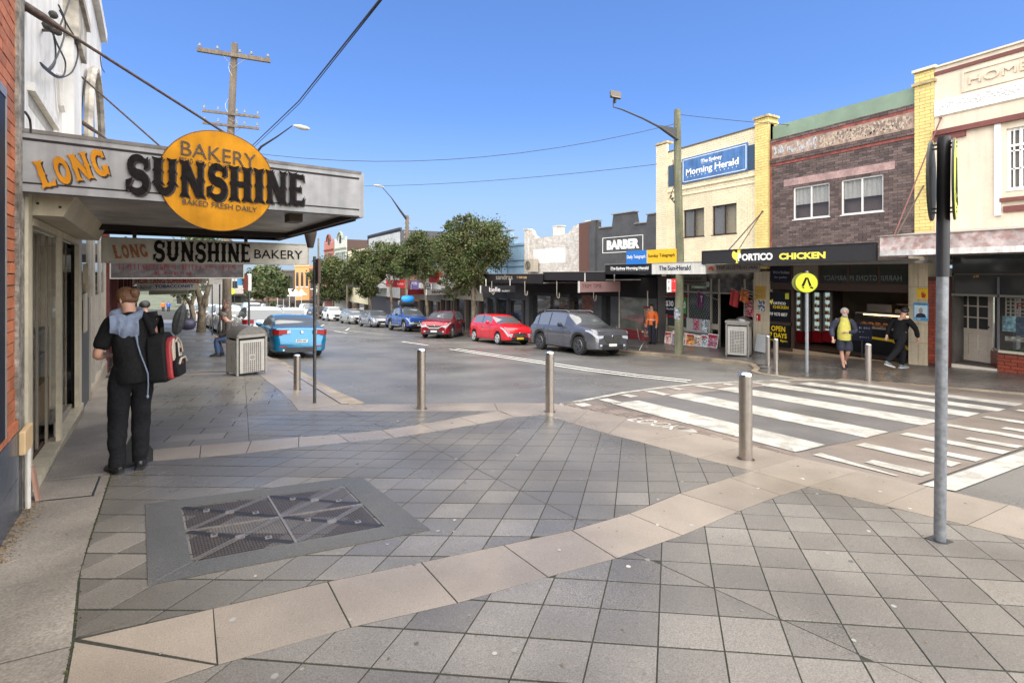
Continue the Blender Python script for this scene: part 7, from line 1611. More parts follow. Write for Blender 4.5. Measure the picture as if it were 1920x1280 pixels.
hsign(764, 798, 543, 552, 40, 'dark red hanging sign among the trees', flat('deep_red',100,16,22), [('~6',772,545,783,550,flat('sign_red_text',1,1,1),.02)])
# dark cube building
fcb = facade(691, 752); t = thing('cube_building', 'modern three storey cube with pale tiled front and dark grey side, above the street trees', 'building', fcb.o, fcb.a)
za = (fcb.p(691,444)[1]+fcb.p(752,432)[1])/2; m2 = MB(); m2.box(0, fcb.L, 0, 14, 0, za); m2.obj('block', flat('cube_dark',74,74,78,.6), t)
m2 = MB(); nx_, nz2 = 7, 6; cw, chh = (fcb.L-.5)/nx_, (za-3.2)/nz2
for i in range(nx_):
    for j in range(nz2): m3 = MB(); m3.box(.25+i*cw+.02, .25+(i+1)*cw-.02, -.06, 0, 3.0+j*chh+.02, 3.0+(j+1)*chh-.02); m3.obj('facade_panel', mat('pale_panel', rgb(178,178,174), .4, rnd=.08, nz=3), t)
m2 = MB(); m2.box(0, fcb.L, -.15, .1, za, za+.25); m2.box(0,.2,-.15,0,2.8,za); m2.obj('edge_trim', flat('cube_trim',60,60,64), t)
for i in range(4): win(t, .9+i*1.6, 2.0+i*1.6, za-3.0, za-1.5, WHT, 2, -.20, .05, sill=False)
lowshop(652, 690, 468, 532, 540, flat('far_creamy',206,198,168), flat('far_dark',60,54,48), 'low cream parapet shop between the gables and the cube')
for (u0, u1, v, col, lb_, dd) in ((608,626,449,(176,112,96),'pink gabled shop with an arched parapet, left of the white one',0),(627,650,445,(196,194,184),'white gabled shop with arched parapet and green windows',0)):
    f = facade(u0, u1); t = thing('gabled_shop', lb_, 'building', f.o, f.a, 'pair of gabled shops'); L_ = f.L; z = f.p((u0+u1)/2, v+4)[1]
    wm = flat('gab%d' % col[0], *col); m2 = MB(); m2.box(0, L_, .05, 14, 0, z-.2); m2.obj('body', flat('dark_side_brick', 72,56,52) , t)
    m2 = MB(); ar = [(L_*.5+L_*.2*math.cos(R(a)), z+1.2*math.sin(R(a))) for a in range(0, 181, 20)]
    m2.prism([(0,0),(L_,0),(L_,z+.3),(L_*.86,z+.3),(L_*.84,z-.3),(L_*.7,z-.1)]+ar+[(L_*.3,z-.1),(L_*.16,z-.3),(L_*.14,z+.3),(0,z+.3)], 0, .05); m2.obj('front_wall', wm, t)
    m2 = MB(); m2.tube([(a, -.05, b) for a, b in [(L_*.5+L_*.2*math.cos(R(q)), z+1.2*math.sin(R(q))) for q in range(0, 181, 20)]], .18, 6); m2.box(0, L_, -.15, 0, z-1.6, z-1.35); m2.obj('moulding', flat('gab_trim%d' % col[0], col[0]-60, max(0,col[1]-50), col[2]-60), t)
    m2 = MB(); m2.box(L_*.42,L_*.58,-.03,0,z-.6,z+.7); m2.obj('niche', flat('far_dark',1,1,1), t)
    for k in range(2): win(t, L_*(.12+.42*k), L_*(.46+.42*k), z-3.6, z-2.1, flat('green_frame',80,110,84), 2, -.12, .05, sill=False)
    m2 = MB(); m2.box(0, L_, -2.2, 0, 3.0, 3.5); m2.obj('awning', flat('far_dark',1,1,1), t)
# far end of the street
def block(u0, u1, v, d, col, label, win_=0, dep=10, roof=None):
    a = P(u0, 560, d); b = P(u1, 560, d); ang = math.atan2(b.y-a.y, b.x-a.x); f = Fac(a.x, a.y, gz(a.x, a.y)-.6, ang); t = thing('far_building', label, 'building', f.o, ang); z = f.p(u0, v)[1]; L_ = (b-a).length
    m_ = MB(); m_.box(0, L_, 0, dep, 0, z); m_.obj('wall', flat('blk%d_%d_%d' % col, *col), t)
    m_ = MB(); m_.box(-.1, L_+.1, -.2, 0, z-.35, z); m_.obj('cornice', flat('blkc%d' % col[0], min(255, col[0]+20), min(255, col[1]+20), min(255, col[2]+20)), t)
    for k in range(win_): w_ = L_/win_; m_ = MB(); m_.box(w_*(k+.25), w_*(k+.75), -.05, 0, z*.58, z*.86); wo = m_.obj('window', DGLASS, t); m_ = MB(); m_.box(w_*(k+.2), w_*(k+.8), -.12, -.051, z*.56, z*.58); m_.obj('sill', WHT, wo)
    m_ = MB(); m_.box(-.2, L_+.2, -2.5, 0, 3.2, 3.8); m_.obj('awning', flat('far_dark',1,1,1), t); m_ = MB(); m_.box(.2, L_-.2, -.03, 0, .3, 3.0); m_.obj('shopfront', DGLASS, t)
    return t
block(553, 580, 497, 118, (206,150,98), 'orange rendered two storey shop with three tall windows at the far end', 3)
block(580, 592, 503, 112, (110,80,62), 'narrow dark brick shop beside the orange one', 1)
block(592, 606, 512, 100, (196,196,168), 'pale green tiled shop behind the thin sign post', 1)
block(523, 552, 506, 128, (82,76,72), 'dark low shop left of the orange building', 2)
block(478, 524, 512, 150, (116,88,78), 'brick houses behind the far street tree', 3)
block(330, 392, 528, 170, (150,146,140), 'pale far building glimpsed below the hanging signs', 3)
block(392, 470, 520, 185, (176,170,160), 'pale building closing the end of the street', 4)
lsg = thing('street_sign', 'small yellow sign above the white marquee', 'sign', P(531,549,88)); m2 = MB(); m2.box(-.45,.45,0,.1,-.1,.35); m2.obj('board', flat('yellow_small',220,205,80), lsg); m2 = MB(); m2.box(-.03,.03,.0,.06,-4.6,-.1); m2.obj('post', STEELP, lsg)
# ================================================================== vehicles
CGL = mat('car_glass', (.10,.108,.112), .05, .3, amt=0, spec=1.0)
TYRE = mat('tyre_rubber', (.018,.018,.018), .85, nz=20, amt=.2)
CBLK = mat('car_trim_black', (.02,.02,.022), .5); CHR = mat('chrome', (.6,.6,.6), .15, 1, amt=0)
RIM = mat('alloy_rim', (.40,.40,.40), .3, .8, amt=.05); HLG = mat('headlight_glass', (.45,.47,.5), .08, amt=.2, nz=30, spec=1); TLR = mat('tail_light_red', (.28,.012,.012), .12, amt=.1)
PLW = flat('plate_cream_white', 205,205,195, .4); SEAM = mat('door_seam', (.008,.008,.008), .9)
def paint(name, r, g, b, metal=.35, rough=.22): return mat('car_paint_'+name, rgb(r,g,b), rough, metal, amt=.03, nz=3, coat=.8)
def smooth_pl(pts, x):
    if x <= pts[0][0]: return pts[0][1]
    for (x0, z0), (x1, z1) in zip(pts, pts[1:]):
        if x <= x1: t = (x-x0)/(x1-x0); t = t*t*(3-2*t)*.35+t*.65; return z0+(z1-z0)*t
    return pts[-1][1]
def car(label, loc, rz, pm, L=4.5, W=1.82, H=1.45, top=None, belt=.92, wb=2.7, xf=None, wr=.33, side=((.0,.0),), wsc=(0,0), rsc=(0,0), res=.07, cat='car', group='parked cars', plate=None,
        clad=False, name='parked_car', rim=RIM, tail=None, sill=.22, ends=(.12,.10), roofm=None, grille=True, rails=False, s=1.0, dark_roof=False, light='wide', rearplate=None, badge=True):
    t = thing(name, label, cat, loc, rz, group)
    hx = L/2; xf = xf if xf is not None else hx-.88; xr = xf-wb; R_ = wr+.055
    n = int(L/res); xs = sorted(set([round(-hx+L*i/n, 4) for i in range(n+1)]+[round(q, 4) for w in (xf, xr) for q in (w-R_, w-R_*.92, w-R_*.7, w, w+R_*.7, w+R_*.92, w+R_)]))
    def zb(x):
        z = sill
        for w in (xf, xr):
            if abs(x-w) < R_: z = max(z, wr+math.sqrt(max(0, R_*R_-(x-w)**2)))
        e = max(0, abs(x)-(hx-.25))/.25
        return max(z, sill+.04*e)
    def hw(x):
        w = W/2; f = (x+hx)/L
        if f > .80: w *= 1-ends[0]*((f-.80)/.20)**2.2
        if f < .18: w *= 1-ends[1]*((.18-f)/.18)**2.2
        e = hx-abs(x)
        if e < .12: w *= 1-.16*(1-e/.12)**2
        return w
    fr = [(0,.93),(.06,.975),(.2,.99),(.42,1.0),(.62,1.0),(.8,.985),(.93,.965),(1,.945)]
    def sec(x):
        zt = smooth_pl(top, x); b = zb(x); w = hw(x); zbelt = min(belt+.03*(hx-x)/L, zt-.035); zbelt = max(zbelt, b+.05)
        pts = [(w*k, b+(zbelt-b)*f) for f, k in fr]; h = max(zt-zbelt, .02); kk = min(1, h/(H-belt))
        w0 = w*.945
        for g in (.07,.35,.65,.90): pts.append((w0*(1-.24*kk*g-(.02 if kk > .5 else .10*(1-kk)*g)), zbelt+h*g))
        we = pts[-1][0]; pts += [(we*(.93), zbelt+h*.985), (we*.6, zbelt+h*1.0+.012), (0, zt+.018)]
        return pts
    S = [sec(x) for x in xs]; nr = len(S[0])
    groups = {k: MB() for k in ('body','windscreen','rear_window','side_window','window_surround','underbody','cladding')}
    def cls(i, j):
        x = (xs[i]+xs[i+1])/2
        if 8 <= j <= 10 and any(a < x < b for a, b in side) and smooth_pl(top, x)-belt > .14: return 'side_window'
        if 8 <= j <= 10 and side[0][0] < x < side[-1][1]: return 'window_surround'
        if j >= 11:
            if wsc[0] < x < wsc[1]: return 'windscreen' 
            if rsc[0] < x < rsc[1]: return 'rear_window'
        if clad and (j <= 0 or (j <= 2 and min(abs(x-xf), abs(x-xr)) < R_+.07)): return 'cladding'
        return 'body'
    V = []
    for i, x in enumerate(xs):
        row = [(x, y, z) for y, z in S[i]]; V.append(row+[(x, -y, z) for y, z in S[i][:-1]][::-1])
    m_ = len(V[0])
    for i in range(len(xs)-1):
        for j in range(m_-1):
            jj = j if j < nr-1 else m_-2-j
            g = groups[cls(i, jj)]; g.add([V[i][j], V[i+1][j], V[i+1][j+1], V[i][j+1]], [(0,1,2,3)], .5)
        groups['underbody'].add([V[i][0], V[i][-1], V[i+1][-1], V[i+1][0]], [(0,1,2,3)], .5)
        x0 = V[i]; 
    for i in (0, len(xs)-1): groups['body'].add(V[i], [list(range(m_))], .5)
    mm = {'body': pm, 'windscreen': CGL, 'rear_window': CGL, 'side_window': mat('side_glass', (.22,.23,.235), .05, .4, amt=0, spec=1.0), 'window_surround': CBLK, 'underbody': CBLK, 'cladding': CBLK}
    for k, g in groups.items():
        if g.f:
            me = g.mesh(k, 45); bm = bmesh.new(); bm.from_mesh(me); bmesh.ops.remove_doubles(bm, verts=bm.verts, dist=.0005); bm.to_mesh(me); bm.free(); me.materials.append(mm[k])
            for p_ in me.polygons: p_.use_smooth = True
            me.set_sharp_from_angle(angle=R(38)); link(k, me, t)
    # wheel housings
    q = MB()
    for w in (xf, xr): q.box(w-R_, w+R_, -W/2+.06, W/2-.06, wr*.6, wr+R_*.75)
    q.obj('wheel_housing', CBLK, t)
    for w in (xf, xr):
        for sg in (1, -1):
            q = MB(); y0 = sg*(hw(w)-.02); q.lathe([(wr*.62,-.10),(wr*.95,-.105),(wr,-.07),(wr,.07),(wr*.95,.105),(wr*.62,.09)], (w, y0-sg*.105, wr), 24, 'y'); wo = q.obj('wheel', TYRE, t, smooth=40)
            q = MB(); yr = y0-sg*.02
            q.lathe([(wr*.66,-.004),(wr*.66,.004)], (w, y0-sg*.006, wr), 20, 'y', .5); q.obj('rim_shadow', CBLK, wo)
            q = MB(); 
            for a in range(5 if res < .1 else 0):
                an = a*2*math.pi/5+.3
                for d_ in (-.16,.16): q.bar((w+wr*.10*math.cos(an), y0+sg*.004, wr+wr*.10*math.sin(an)), (w+wr*.64*math.cos(an+d_), y0-sg*.0, wr+wr*.64*math.sin(an+d_)), .03, .03, .5)
            pts = [(w+wr*.64*math.cos(a/12*math.pi), y0-sg*.0, wr+wr*.64*math.sin(a/12*math.pi)) for a in range(25)]; q.tube(pts, .016, 5)
            q.lathe([(wr*.16,-.01),(wr*.13,.012)], (w, y0+sg*.006, wr), 12, 'y', .5)
            if res >= .1: q.lathe([(wr*.5,-.01),(wr*.3,.012)], (w, y0+sg*.0, wr), 10, 'y', .5)
            q.obj('rim', rim, wo)
    zf = lambda x: smooth_pl(top, x)
    # seams, handles, mirrors
    doors = sorted({a for a, b in side}|{b for a, b in side})
    if res < .1:
        q = MB()
        for x in ([side[0][0]+.05]+[(side[i][1]+side[i+1][0])/2 for i in range(len(side)-1)]+[side[-1][1]+.0]):
            if x < xr+R_*.5: x = xr+R_*.75
            sp_ = sec(x)
            for sg in (1, -1):
                for j in range(1, 7): a, b = sp_[j], sp_[j+1]; q.add([(x-.006, sg*(a[0]+.003), a[1]), (x+.006, sg*(a[0]+.003), a[1]), (x+.006, sg*(b[0]+.003), b[1]), (x-.006, sg*(b[0]+.003), b[1])], [(0,1,2,3)])
        q.obj('door_seam', SEAM, t)
    hs_ = [side[i][0]+.12 for i in range(len(side)-1 if len(side) > 2 else len(side))]
    if len(side) > 2: hs_ = [side[1][0]+.10, side[2][0]+.12]
    for x in hs_:
        for sg in (1, -1):
            w = sec(x)[5][0]; q = MB(); q.rbox((x, sg*(w+.012), belt-.13), (.17,.025,.028)); q.obj('door_handle', pm if res >= .1 else CHR, t)
    xm = side[-1][1]-.12
    for sg in (1, -1):
        q = MB(); w = sec(xm)[8][0]; q.lathe([(.02,-.10),(.08,-.07),(.09,.0),(.07,.07),(.02,.10)], (xm, sg*(w+.15), belt+.10), 10, 'y'); q.bar((xm, sg*w, belt+.04), (xm, sg*(w+.1), belt+.08), .05, .03); q.obj('mirror', pm if not clad else CBLK, t, smooth=40)
    # front
    xF = hx; zb0 = sill; zh = zf(hx-.05); wF = hw(hx-.02)
    q = MB(); gw = wF*.60; gz0, gz1 = zb0+.42*(zh-zb0), zb0+.80*(zh-zb0)
    if grille: q.add([(xF+.012,-gw,gz1),(xF+.012,gw,gz1),(xF+.012,gw*.72,gz0),(xF+.012,-gw*.72,gz0),(xF-.05,-gw,gz1),(xF-.05,gw,gz1),(xF-.05,gw*.72,gz0),(xF-.05,-gw*.72,gz0)], [(0,1,2,3),(0,4,5,1),(3,2,6,7),(0,3,7,4),(1,5,6,2)]); q.obj('grille', CBLK, t)
    if grille and res < .1:
        q = MB()
        for k in range(3): z = gz0+(gz1-gz0)*(k+.6)/3.4; ww = gw*(.74+.2*(k+.6)/3.4); q.box(xF+.012, xF+.018, -ww, ww, z, z+.012)
        q.obj('grille_bar', mat('grille_grey', (.12,.12,.12), .3, .6), t)
        if badge: q = MB(); q.lathe([(.055,0),(.045,.012)], (xF+.012, 0, gz1-.03), 14, 'x'); q.obj('badge', CHR, t)
    q = MB(); q.box(xF-.05, xF+.010, -wF*.72, wF*.72, zb0+.03, zb0+.03+.22*(zh-zb0)+.05); q.obj('bumper_intake', CBLK, t, bevel=.01)
    for sg in (1, -1):
        q = MB(); xs2 = [hx-.50, hx-.30, hx-.12, hx+.004]; A, B = [], []
        for k, x in enumerate(xs2):
            w = hw(min(x, hx-.02))+.006; zt_ = min(zf(min(x,hx-.02)), belt)-.05; hh = (.045, .09, .125, .13)[k]*(1 if light == 'wide' else .75)
            A.append((x+.006, sg*w, zt_-.0)); B.append((x+.006, sg*w*1.01, zt_-hh))
        A.append((hx+.016, sg*wF*.62, zh-.13)); B.append((hx+.016, sg*wF*.66, zh-.22)); vs_ = A+B; k = len(A)
        q.add(vs_, [(i, i+1, i+1+k, i+k) for i in range(k-1)]); q.obj('headlight', HLG, t)
        q = MB(); q.box(xF-.03, xF+.013, sg*wF*.70, sg*wF*.84, zb0+.16, zb0+.23) if sg > 0 else q.box(xF-.03, xF+.013, -wF*.84, -wF*.70, zb0+.16, zb0+.23); q.obj('fog_lamp', HLG, t)
    q = MB(); q.box(xF+.005, xF+.026, -.19, .19, gz0-.13, gz0-.03); q.obj('number_plate', plate or PLW, t)
    # rear
    zr_ = zf(-hx+.08); wR = hw(-hx+.02)
    tm, th0, th1 = tail or ('corner', .62*zr_, .80*zr_)
    for sg in (1, -1):
        q = MB(); A, B = [], []
        for x in (-hx+.34, -hx+.16, -hx+.05, -hx-.004): w = hw(max(x, -hx+.02))+.008; A.append((x-.004, sg*w, th1+.0)); B.append((x-.004, sg*w, th0+(.04 if x > -hx+.3 else 0)))
        A.append((-hx-.014, sg*wR*.58, th1-.0)); B.append((-hx-.014, sg*wR*.66, th0+.04)); k = len(A); q.add(A+B, [(i, i+1, i+1+k, i+k) for i in range(k-1)]); q.obj('tail_light', TLR, t)
        q = MB(); a, b = sorted((sg*wR*.50, sg*wR*.66)); q.box(-hx-.018, -hx, a, b, th0+.05, th1-.02); q.obj('reversing_light', HLG, t)
    q = MB(); q.box(-hx-.02, -hx, -.19, .19, zb0+.33, zb0+.43); rp_ = q.obj('number_plate', rearplate or PLW, t)
    q = MB(); q.box(-hx-.012, -hx+.05, -wR*.7, wR*.7, zb0+.0, zb0+.17); q.obj('rear_diffuser', CBLK, t)
    if rails:
        for sg in (1, -1): q = MB(); q.tube([(wsc[0]-1.9, sg*W*.33, H-.01), (wsc[0]-1.7, sg*W*.335, H+.04), (wsc[0]-.3, sg*W*.335, H+.04), (wsc[0]-.1, sg*W*.33, H-.02)], .018, 6); q.obj('roof_rail', STEELP, t, smooth=40)
    t.scale = (s, s, s)
    return t
def SUVtop(L, H, hood=.98): h = L/2; return [(-h,.62),(-h+.05,.95),(-h+.18,1.10),(-h+.52,H-.16),(-h+.9,H-.03),(-h+1.7,H),(h-2.15,H-.03),(h-1.85,H-.10),(h-1.12,hood+.07),(h-.9,hood+.03),(h-.35,hood-.03),(h-.12,hood-.09),(h-.03,hood-.17),(h,.66)]
def HATCHtop(L, H, hood=.92): h = L/2; return [(-h,.55),(-h+.05,.85),(-h+.15,1.0),(-h+.42,H-.14),(-h+.75,H-.03),(-h+1.5,H),(h-1.95,H-.03),(h-1.7,H-.09),(h-.95,hood+.04),(h-.75,hood),(h-.30,hood-.09),(h-.08,hood-.19),(h,.54)]
def SEDANtop(L, H, hood=.88): h = L/2; return [(-h,.60),(-h+.04,.92),(-h+.10,1.03),(-h+.50,1.06),(-h+1.15,H-.10),(-h+1.45,H-.02),(-h+2.0,H),(h-2.05,H-.03),(h-1.8,H-.1),(h-1.05,hood+.06),(h-.85,hood+.02),(h-.3,hood-.12),(h-.08,hood-.24),(h,.5)]
def rz_(X, Y): return Vector((X, Y, gz(X, Y)+road_off(X, Y)))
def park(X, Y, yaw): # slope aware placement
    return rz_(X, Y)
def tilt(t, yaw):
    """lay the vehicle on the sloping street"""
    x, y = t.location.x, t.location.y; e = .5
    n = Vector((-(gz(x+e, y)-gz(x-e, y))/(2*e), -(gz(x, y+e)-gz(x, y-e))/(2*e), 1)).normalized()
    f = Vector((math.cos(yaw), math.sin(yaw), 0)); f = (f-n*f.dot(n)).normalized(); l_ = n.cross(f)
    t.rotation_euler = Matrix((f, l_, n)).transposed().to_euler(); return t
DN = R(-90)
pl_y = flat('plate_yellow', 205,175,50, .4)
c1 = car('dark grey SUV with black wheel arches and roof rails, parked right of the red hatchback', park(13.12,17.55,DN), DN, paint('grey', 100,100,104, .5), 4.6,1.86,1.66, SUVtop(4.6,1.66,1.06), 1.02, 2.69, 1.38, .355, ((-2.0,-1.62),(-1.53,-.72),(-.64,.40)), (.50,1.16), (-2.3,-1.85), clad=True, rails=True, rim=mat('dark_alloy',(.14,.14,.145),.3,.7), s=1.08, group='cars parked on the far side'); tilt(c1, DN+R(.5))
c2 = car('small bright red hatchback with yellow number plate parked on the far side', park(12.42,23.5,DN), DN, paint('red', 206,30,40, .1), 3.99,1.70,1.48, HATCHtop(3.99,1.48,.97), .96, 2.52, 1.20, .30, ((-1.42,-.52),(-.44,.48)), (.42,1.02), (-1.98,-1.62), plate=pl_y, s=1.06, rim=mat('silver_hubcap',(.6,.6,.6),.35,.4), group='cars parked on the far side'); tilt(c2, DN+R(2))
y3 = math.atan2(-.80,-.60)
c3 = car('dark red SUV turned out of its space facing the camera', park(11.55,29.55,y3), y3, paint('dark_red', 140,22,34, .3), 4.55,1.84,1.62, SUVtop(4.55,1.62,1.05), 1.02, 2.70, 1.35, .36, ((-1.95,-1.55),(-1.47,-.7),(-.62,.36)), (.46,1.12), (-2.27,-1.83), clad=True, s=1.03, group='cars parked on the far side'); tilt(c3, y3)
q = MB(); q.tube([(2.29,-.55,.86),(2.30,-.48,.70),(2.31,-.25,.60),(2.31,.25,.60),(2.30,.48,.70),(2.29,.55,.86)], .014, 6); q.obj('chrome_wing', CHR, c3)
# ute
def ute(label, loc, yaw, pm):
    L, H = 5.3, 1.80; h = L/2; tp = [(-h,.70),(-h+.03,1.14),(-h+.10,1.17),(-h+1.45,1.17),(-h+1.52,1.30),(-h+1.70,1.62),(-h+1.95,1.74),(-h+2.4,1.77),(h-2.1,1.75),(h-1.85,1.66),(h-1.15,1.17),(h-.9,1.13),(h-.3,1.06),(h-.08,.98),(h,.68)]
    t = car(label, loc, yaw, pm, L, 1.82, H, tp, 1.14, 3.0, 1.72, .39, ((-.92,-.42),(-.34,.52)), (.52,1.5), (-.999,-.998), clad=True, name='parked_ute', cat='ute', sill=.38, s=1.05, group='cars parked on the far side')
    q = MB(); q.box(-h+.1,-1.05,-.70,.70,1.15,1.22); q.obj('tub_cover', CBLK, t)
    q = MB()
    for sg in (1,-1): q.tube([(-1.75,sg*.72,1.18),(-1.25,sg*.70,1.55),(-1.1,sg*.68,1.62)], .035, 6); q.tube([(1.0,sg*.95,.42),(-.9,sg*.95,.42)], .04, 6)
    q.tube([(-1.25,.70,1.55),(-1.25,-.70,1.55)], .03, 6); q.obj('sports_bar', STEELP, t, smooth=40)
    q = MB(); q.tube([(1.35,-.88,1.10),(.98,-.84,1.25),(.55,-.74,1.75),(.5,-.74,1.95)], .05, 8); q.rbox((.5,-.74,1.98),(.12,.14,.14)); q.obj('snorkel', CBLK, t, smooth=40)
    q = MB(); q.tube([(h+.06,-.85,.55),(h+.1,-.5,.62),(h+.1,.5,.62),(h+.06,.85,.55)], .04, 6); q.obj('nudge_bar', STEELP, t)
    q = MB()
    for x in (-.45,.35): q.bar((x,-.62,1.84),(x,.62,1.84),.05,.03)
    q.bar((-.9,-.6,1.87),(.7,-.6,1.87),.03); q.bar((-.9,.6,1.87),(.7,.6,1.87),.03); q.obj('roof_rack', CBLK, t)
    return t
c4 = ute('blue dual cab ute with snorkel and luggage on its roof rack', park(11.65,38.0,DN), DN, paint('blue', 44,82,150, .35)); tilt(c4, DN+R(3))
for lb_, off, prof_, m_ in (('bright blue tarpaulin bundle strapped on top of the ute luggage', (.05,0,2.38), [(.05,-.55),(.28,-.45),(.34,0),(.26,.4),(.05,.55)], mat('tarp_blue', rgb(28,140,225), .5, nz=4, amt=.15, bump=.6, bscale=6)),
                       ('black duffel bags on the ute roof rack under the blue bundle', (.0,0,2.12), [(.1,-.62),(.30,-.55),(.32,0),(.30,.5),(.1,.6)], mat('bag_black', (.02,.02,.022), .7, bump=.6, bscale=8)),
                       ('grey green rolled swag at the back of the ute roof rack', (-.75,0,2.10), [(.1,-.5),(.24,-.45),(.25,0),(.24,.45),(.1,.5)], mat('swag_grey', (.16,.17,.15), .8, bump=.5, bscale=8))):
    wp = c4.matrix_basis@Vector(off) if False else (Matrix.LocRotScale(c4.location, c4.rotation_euler, c4.scale)@Vector(off))
    t = thing('luggage', lb_, 'luggage', wp, DN, 'luggage on the ute roof rack'); q = MB(); q.lathe(prof_, (0,0,0), 14, 'y'); o = q.obj('bundle', m_, t, smooth=60)
c5 = car('silver hatchback parked behind the blue ute', park(11.05,46.1,DN), DN, paint('silver', 150,152,156, .6), 4.4,1.78,1.46, HATCHtop(4.4,1.46,.93), .95, 2.66, 1.30, .32, ((-1.5,-.6),(-.5,.55)), (.5,1.2), (-2.15,-1.8), res=.1, s=1.07, group='cars parked on the far side'); tilt(c5, DN+R(4))
c6 = car('pale silver wagon parked between the silver hatchback and the white SUV', park(10.85,55.2,DN), DN, paint('pale_silver', 180,180,174, .5), 4.6,1.76,1.52, SUVtop(4.6,1.52,.96), .98, 2.68, 1.38, .33, ((-1.9,-1.4),(-1.3,-.6),(-.5,.5)), (.45,1.1), (-2.3,-1.9), res=.1, rails=True, s=1.07, group='cars parked on the far side'); tilt(c6, DN+R(4))
c7 = car('white SUV with dark grille parked behind the silver wagon', park(10.55,66.3,DN), DN, paint('white', 225,225,222, .0), 4.7,1.9,1.70, SUVtop(4.7,1.70,1.08), 1.05, 2.8, 1.4, .36, ((-2.0,-1.6),(-1.5,-.7),(-.6,.4)), (.5,1.2), (-2.3,-1.9), res=.12, clad=True, s=1.08, group='cars parked on the far side'); tilt(c7, DN+R(4))
c8 = car('black SUV parked behind the thin sign post', park(10.2,79,DN), DN, paint('black', 30,31,36, .2), 4.8,1.92,1.78, SUVtop(4.8,1.78,1.12), 1.1, 2.8, 1.4, .38, ((-2.0,-1.6),(-1.5,-.7),(-.6,.4)), (.5,1.2), (-2.3,-1.9), res=.12, s=1.08, group='cars parked on the far side'); tilt(c8, DN+R(5))
def VANtop(L, H): h = L/2; return [(-h,.6),(-h+.03,H-.35),(-h+.12,H-.06),(-h+.3,H),(h-1.4,H),(h-1.2,H-.06),(h-.45,1.15),(h-.2,1.0),(h-.05,.9),(h,.6)]
def van(label, X, Y, yaw, pm, ladder=False, group='cars parked on the far side'):
    t = car(label, park(X,Y,yaw), yaw, pm, 4.9,1.75,2.0, VANtop(4.9,2.0), 1.15, 2.9, 1.6, .33, ((.55,1.35),), (1.02,1.95), (-2.449,-2.4), res=.13, name='parked_van', cat='van', s=1.08, group=group)
    q = MB(); q.box(-2.475,-2.45,-.62,.62,1.25,1.75); q.obj('rear_window', CGL, t)
    if ladder: q = MB(); q.bar((-1.8,-.3,2.12),(1.2,-.3,2.12),.06); q.bar((-1.8,.1,2.12),(1.2,.1,2.12),.06); q.box(-1.6,-1.5,-.7,.7,2.0,2.08); q.box(.6,.7,-.7,.7,2.0,2.08); q.obj('roof_ladder', flat('ladder_alu',190,188,180), t)
    tilt(t, yaw); return t
WHP = paint('white', 1,1,1)
van('white van with a ladder on its roof beside the marquee', 9.9,89.5,DN+R(6), WHP, True)
UPY = R(96)
c10 = car('bright blue sedan seen from behind, parked at the left kerb', park(1.55,20.1,UPY), UPY, paint('turquoise_blue', 0,108,148, .35), 4.58,1.78,1.46, SEDANtop(4.58,1.46,.9), .98, 2.64, 1.36, .32, ((-1.35,-.55),(-.46,.48)), (.52,1.2), (-1.80,-1.05), tail=('corner',.80,.98), s=1.0, group='cars parked on the near side'); tilt(c10, UPY)
tx_ = text(c10, 'BTD 54P', -.15,.575,.15,.635, -2.32, flat('plate_text',50,52,60), bold=.01); 
for v in tx_.data.vertices: v.co = Vector((v.co.y, -v.co.x, v.co.z))
q = MB(); q.box(-2.30,-2.27,-.62,.62,1.035,1.05); q.obj('boot_lip', paint('turquoise_blue',1,1,1), c10); q = MB(); q.lathe([(.05,0),(.045,-.01)], (-2.295,0,.90), 14, 'x'); q.obj('badge', CHR, c10); q = MB(); q.lathe([(.035,0),(.035,-.03)], (-2.28,.55,.30), 10, 'x'); q.obj('exhaust', CHR, c10)
q = MB(); q.box(-2.30,-2.26,-.68,-.45,.40,.44); q.box(-2.30,-2.26,.45,.68,.40,.44); q.obj('rear_reflector', TLR, c10)
def suvL(label, X, Y, H=1.66, pm=WHP, yaw=UPY, res=.1): 
    t = car(label, park(X,Y,yaw), yaw, pm, 4.6,1.84,H, SUVtop(4.6,H,1.0), 1.02, 2.69, 1.38, .34, ((-1.95,-1.55),(-1.45,-.7),(-.6,.4)), (.5,1.16), (-2.24,-1.82), tail=('corner',.85,1.05), res=res, s=1.07, group='cars parked on the near side'); tilt(t, yaw); return t
suvL('white SUV with wide dark rear window parked right in front of the blue sedan', .75,27.6,1.62)
suvL('white hatchback with dark side glass in front of the white SUV, behind the bin', -.35,34.2,1.48, yaw=R(97))
suvL('white SUV parked just right of the timber pole base, third along', -1.05,40.7,1.66, yaw=R(98))
suvL('white SUV parked just left of the timber pole', -2.0,47.6,1.68, yaw=R(98))
suvL('pale SUV fifth along the left kerb', -2.9,54.6,1.70, yaw=R(98), res=.15)
suvL('silver car sixth along the left kerb', -3.7,61.6,1.6, paint('silver',1,1,1), yaw=R(98), res=.15)
van('white van driving away down the middle of the street', 1.1,72,R(99), WHP, group='far traffic')
suvL('white car with brake lights driving away ahead of the blue sedan', 3.4,44,1.55, yaw=R(97), res=.13)
van('white van coming up the far end of the street', 4.2,98,DN+R(6), WHP, group='far traffic')
c20 = car('cream four wheel drive parked at the far end beside the marquee', park(6.8,104,DN+R(6)), DN+R(6), paint('cream', 210,200,170, 0), 4.7,1.9,1.8, SUVtop(4.7,1.8,1.1), 1.1, 2.8, 1.4, .38, ((-2.0,-1.6),(-1.5,-.7),(-.6,.4)), (.5,1.2), (-2.3,-1.9), res=.15, s=1.08, group='far traffic'); tilt(c20, DN+R(6))
far_lb = ['silver sedan far down the street, first of the distant row','white hatchback in the distant row','white wagon farther along the distant row','grey car at the far bend','white car at the top of the far bend','pale car last before the bend']
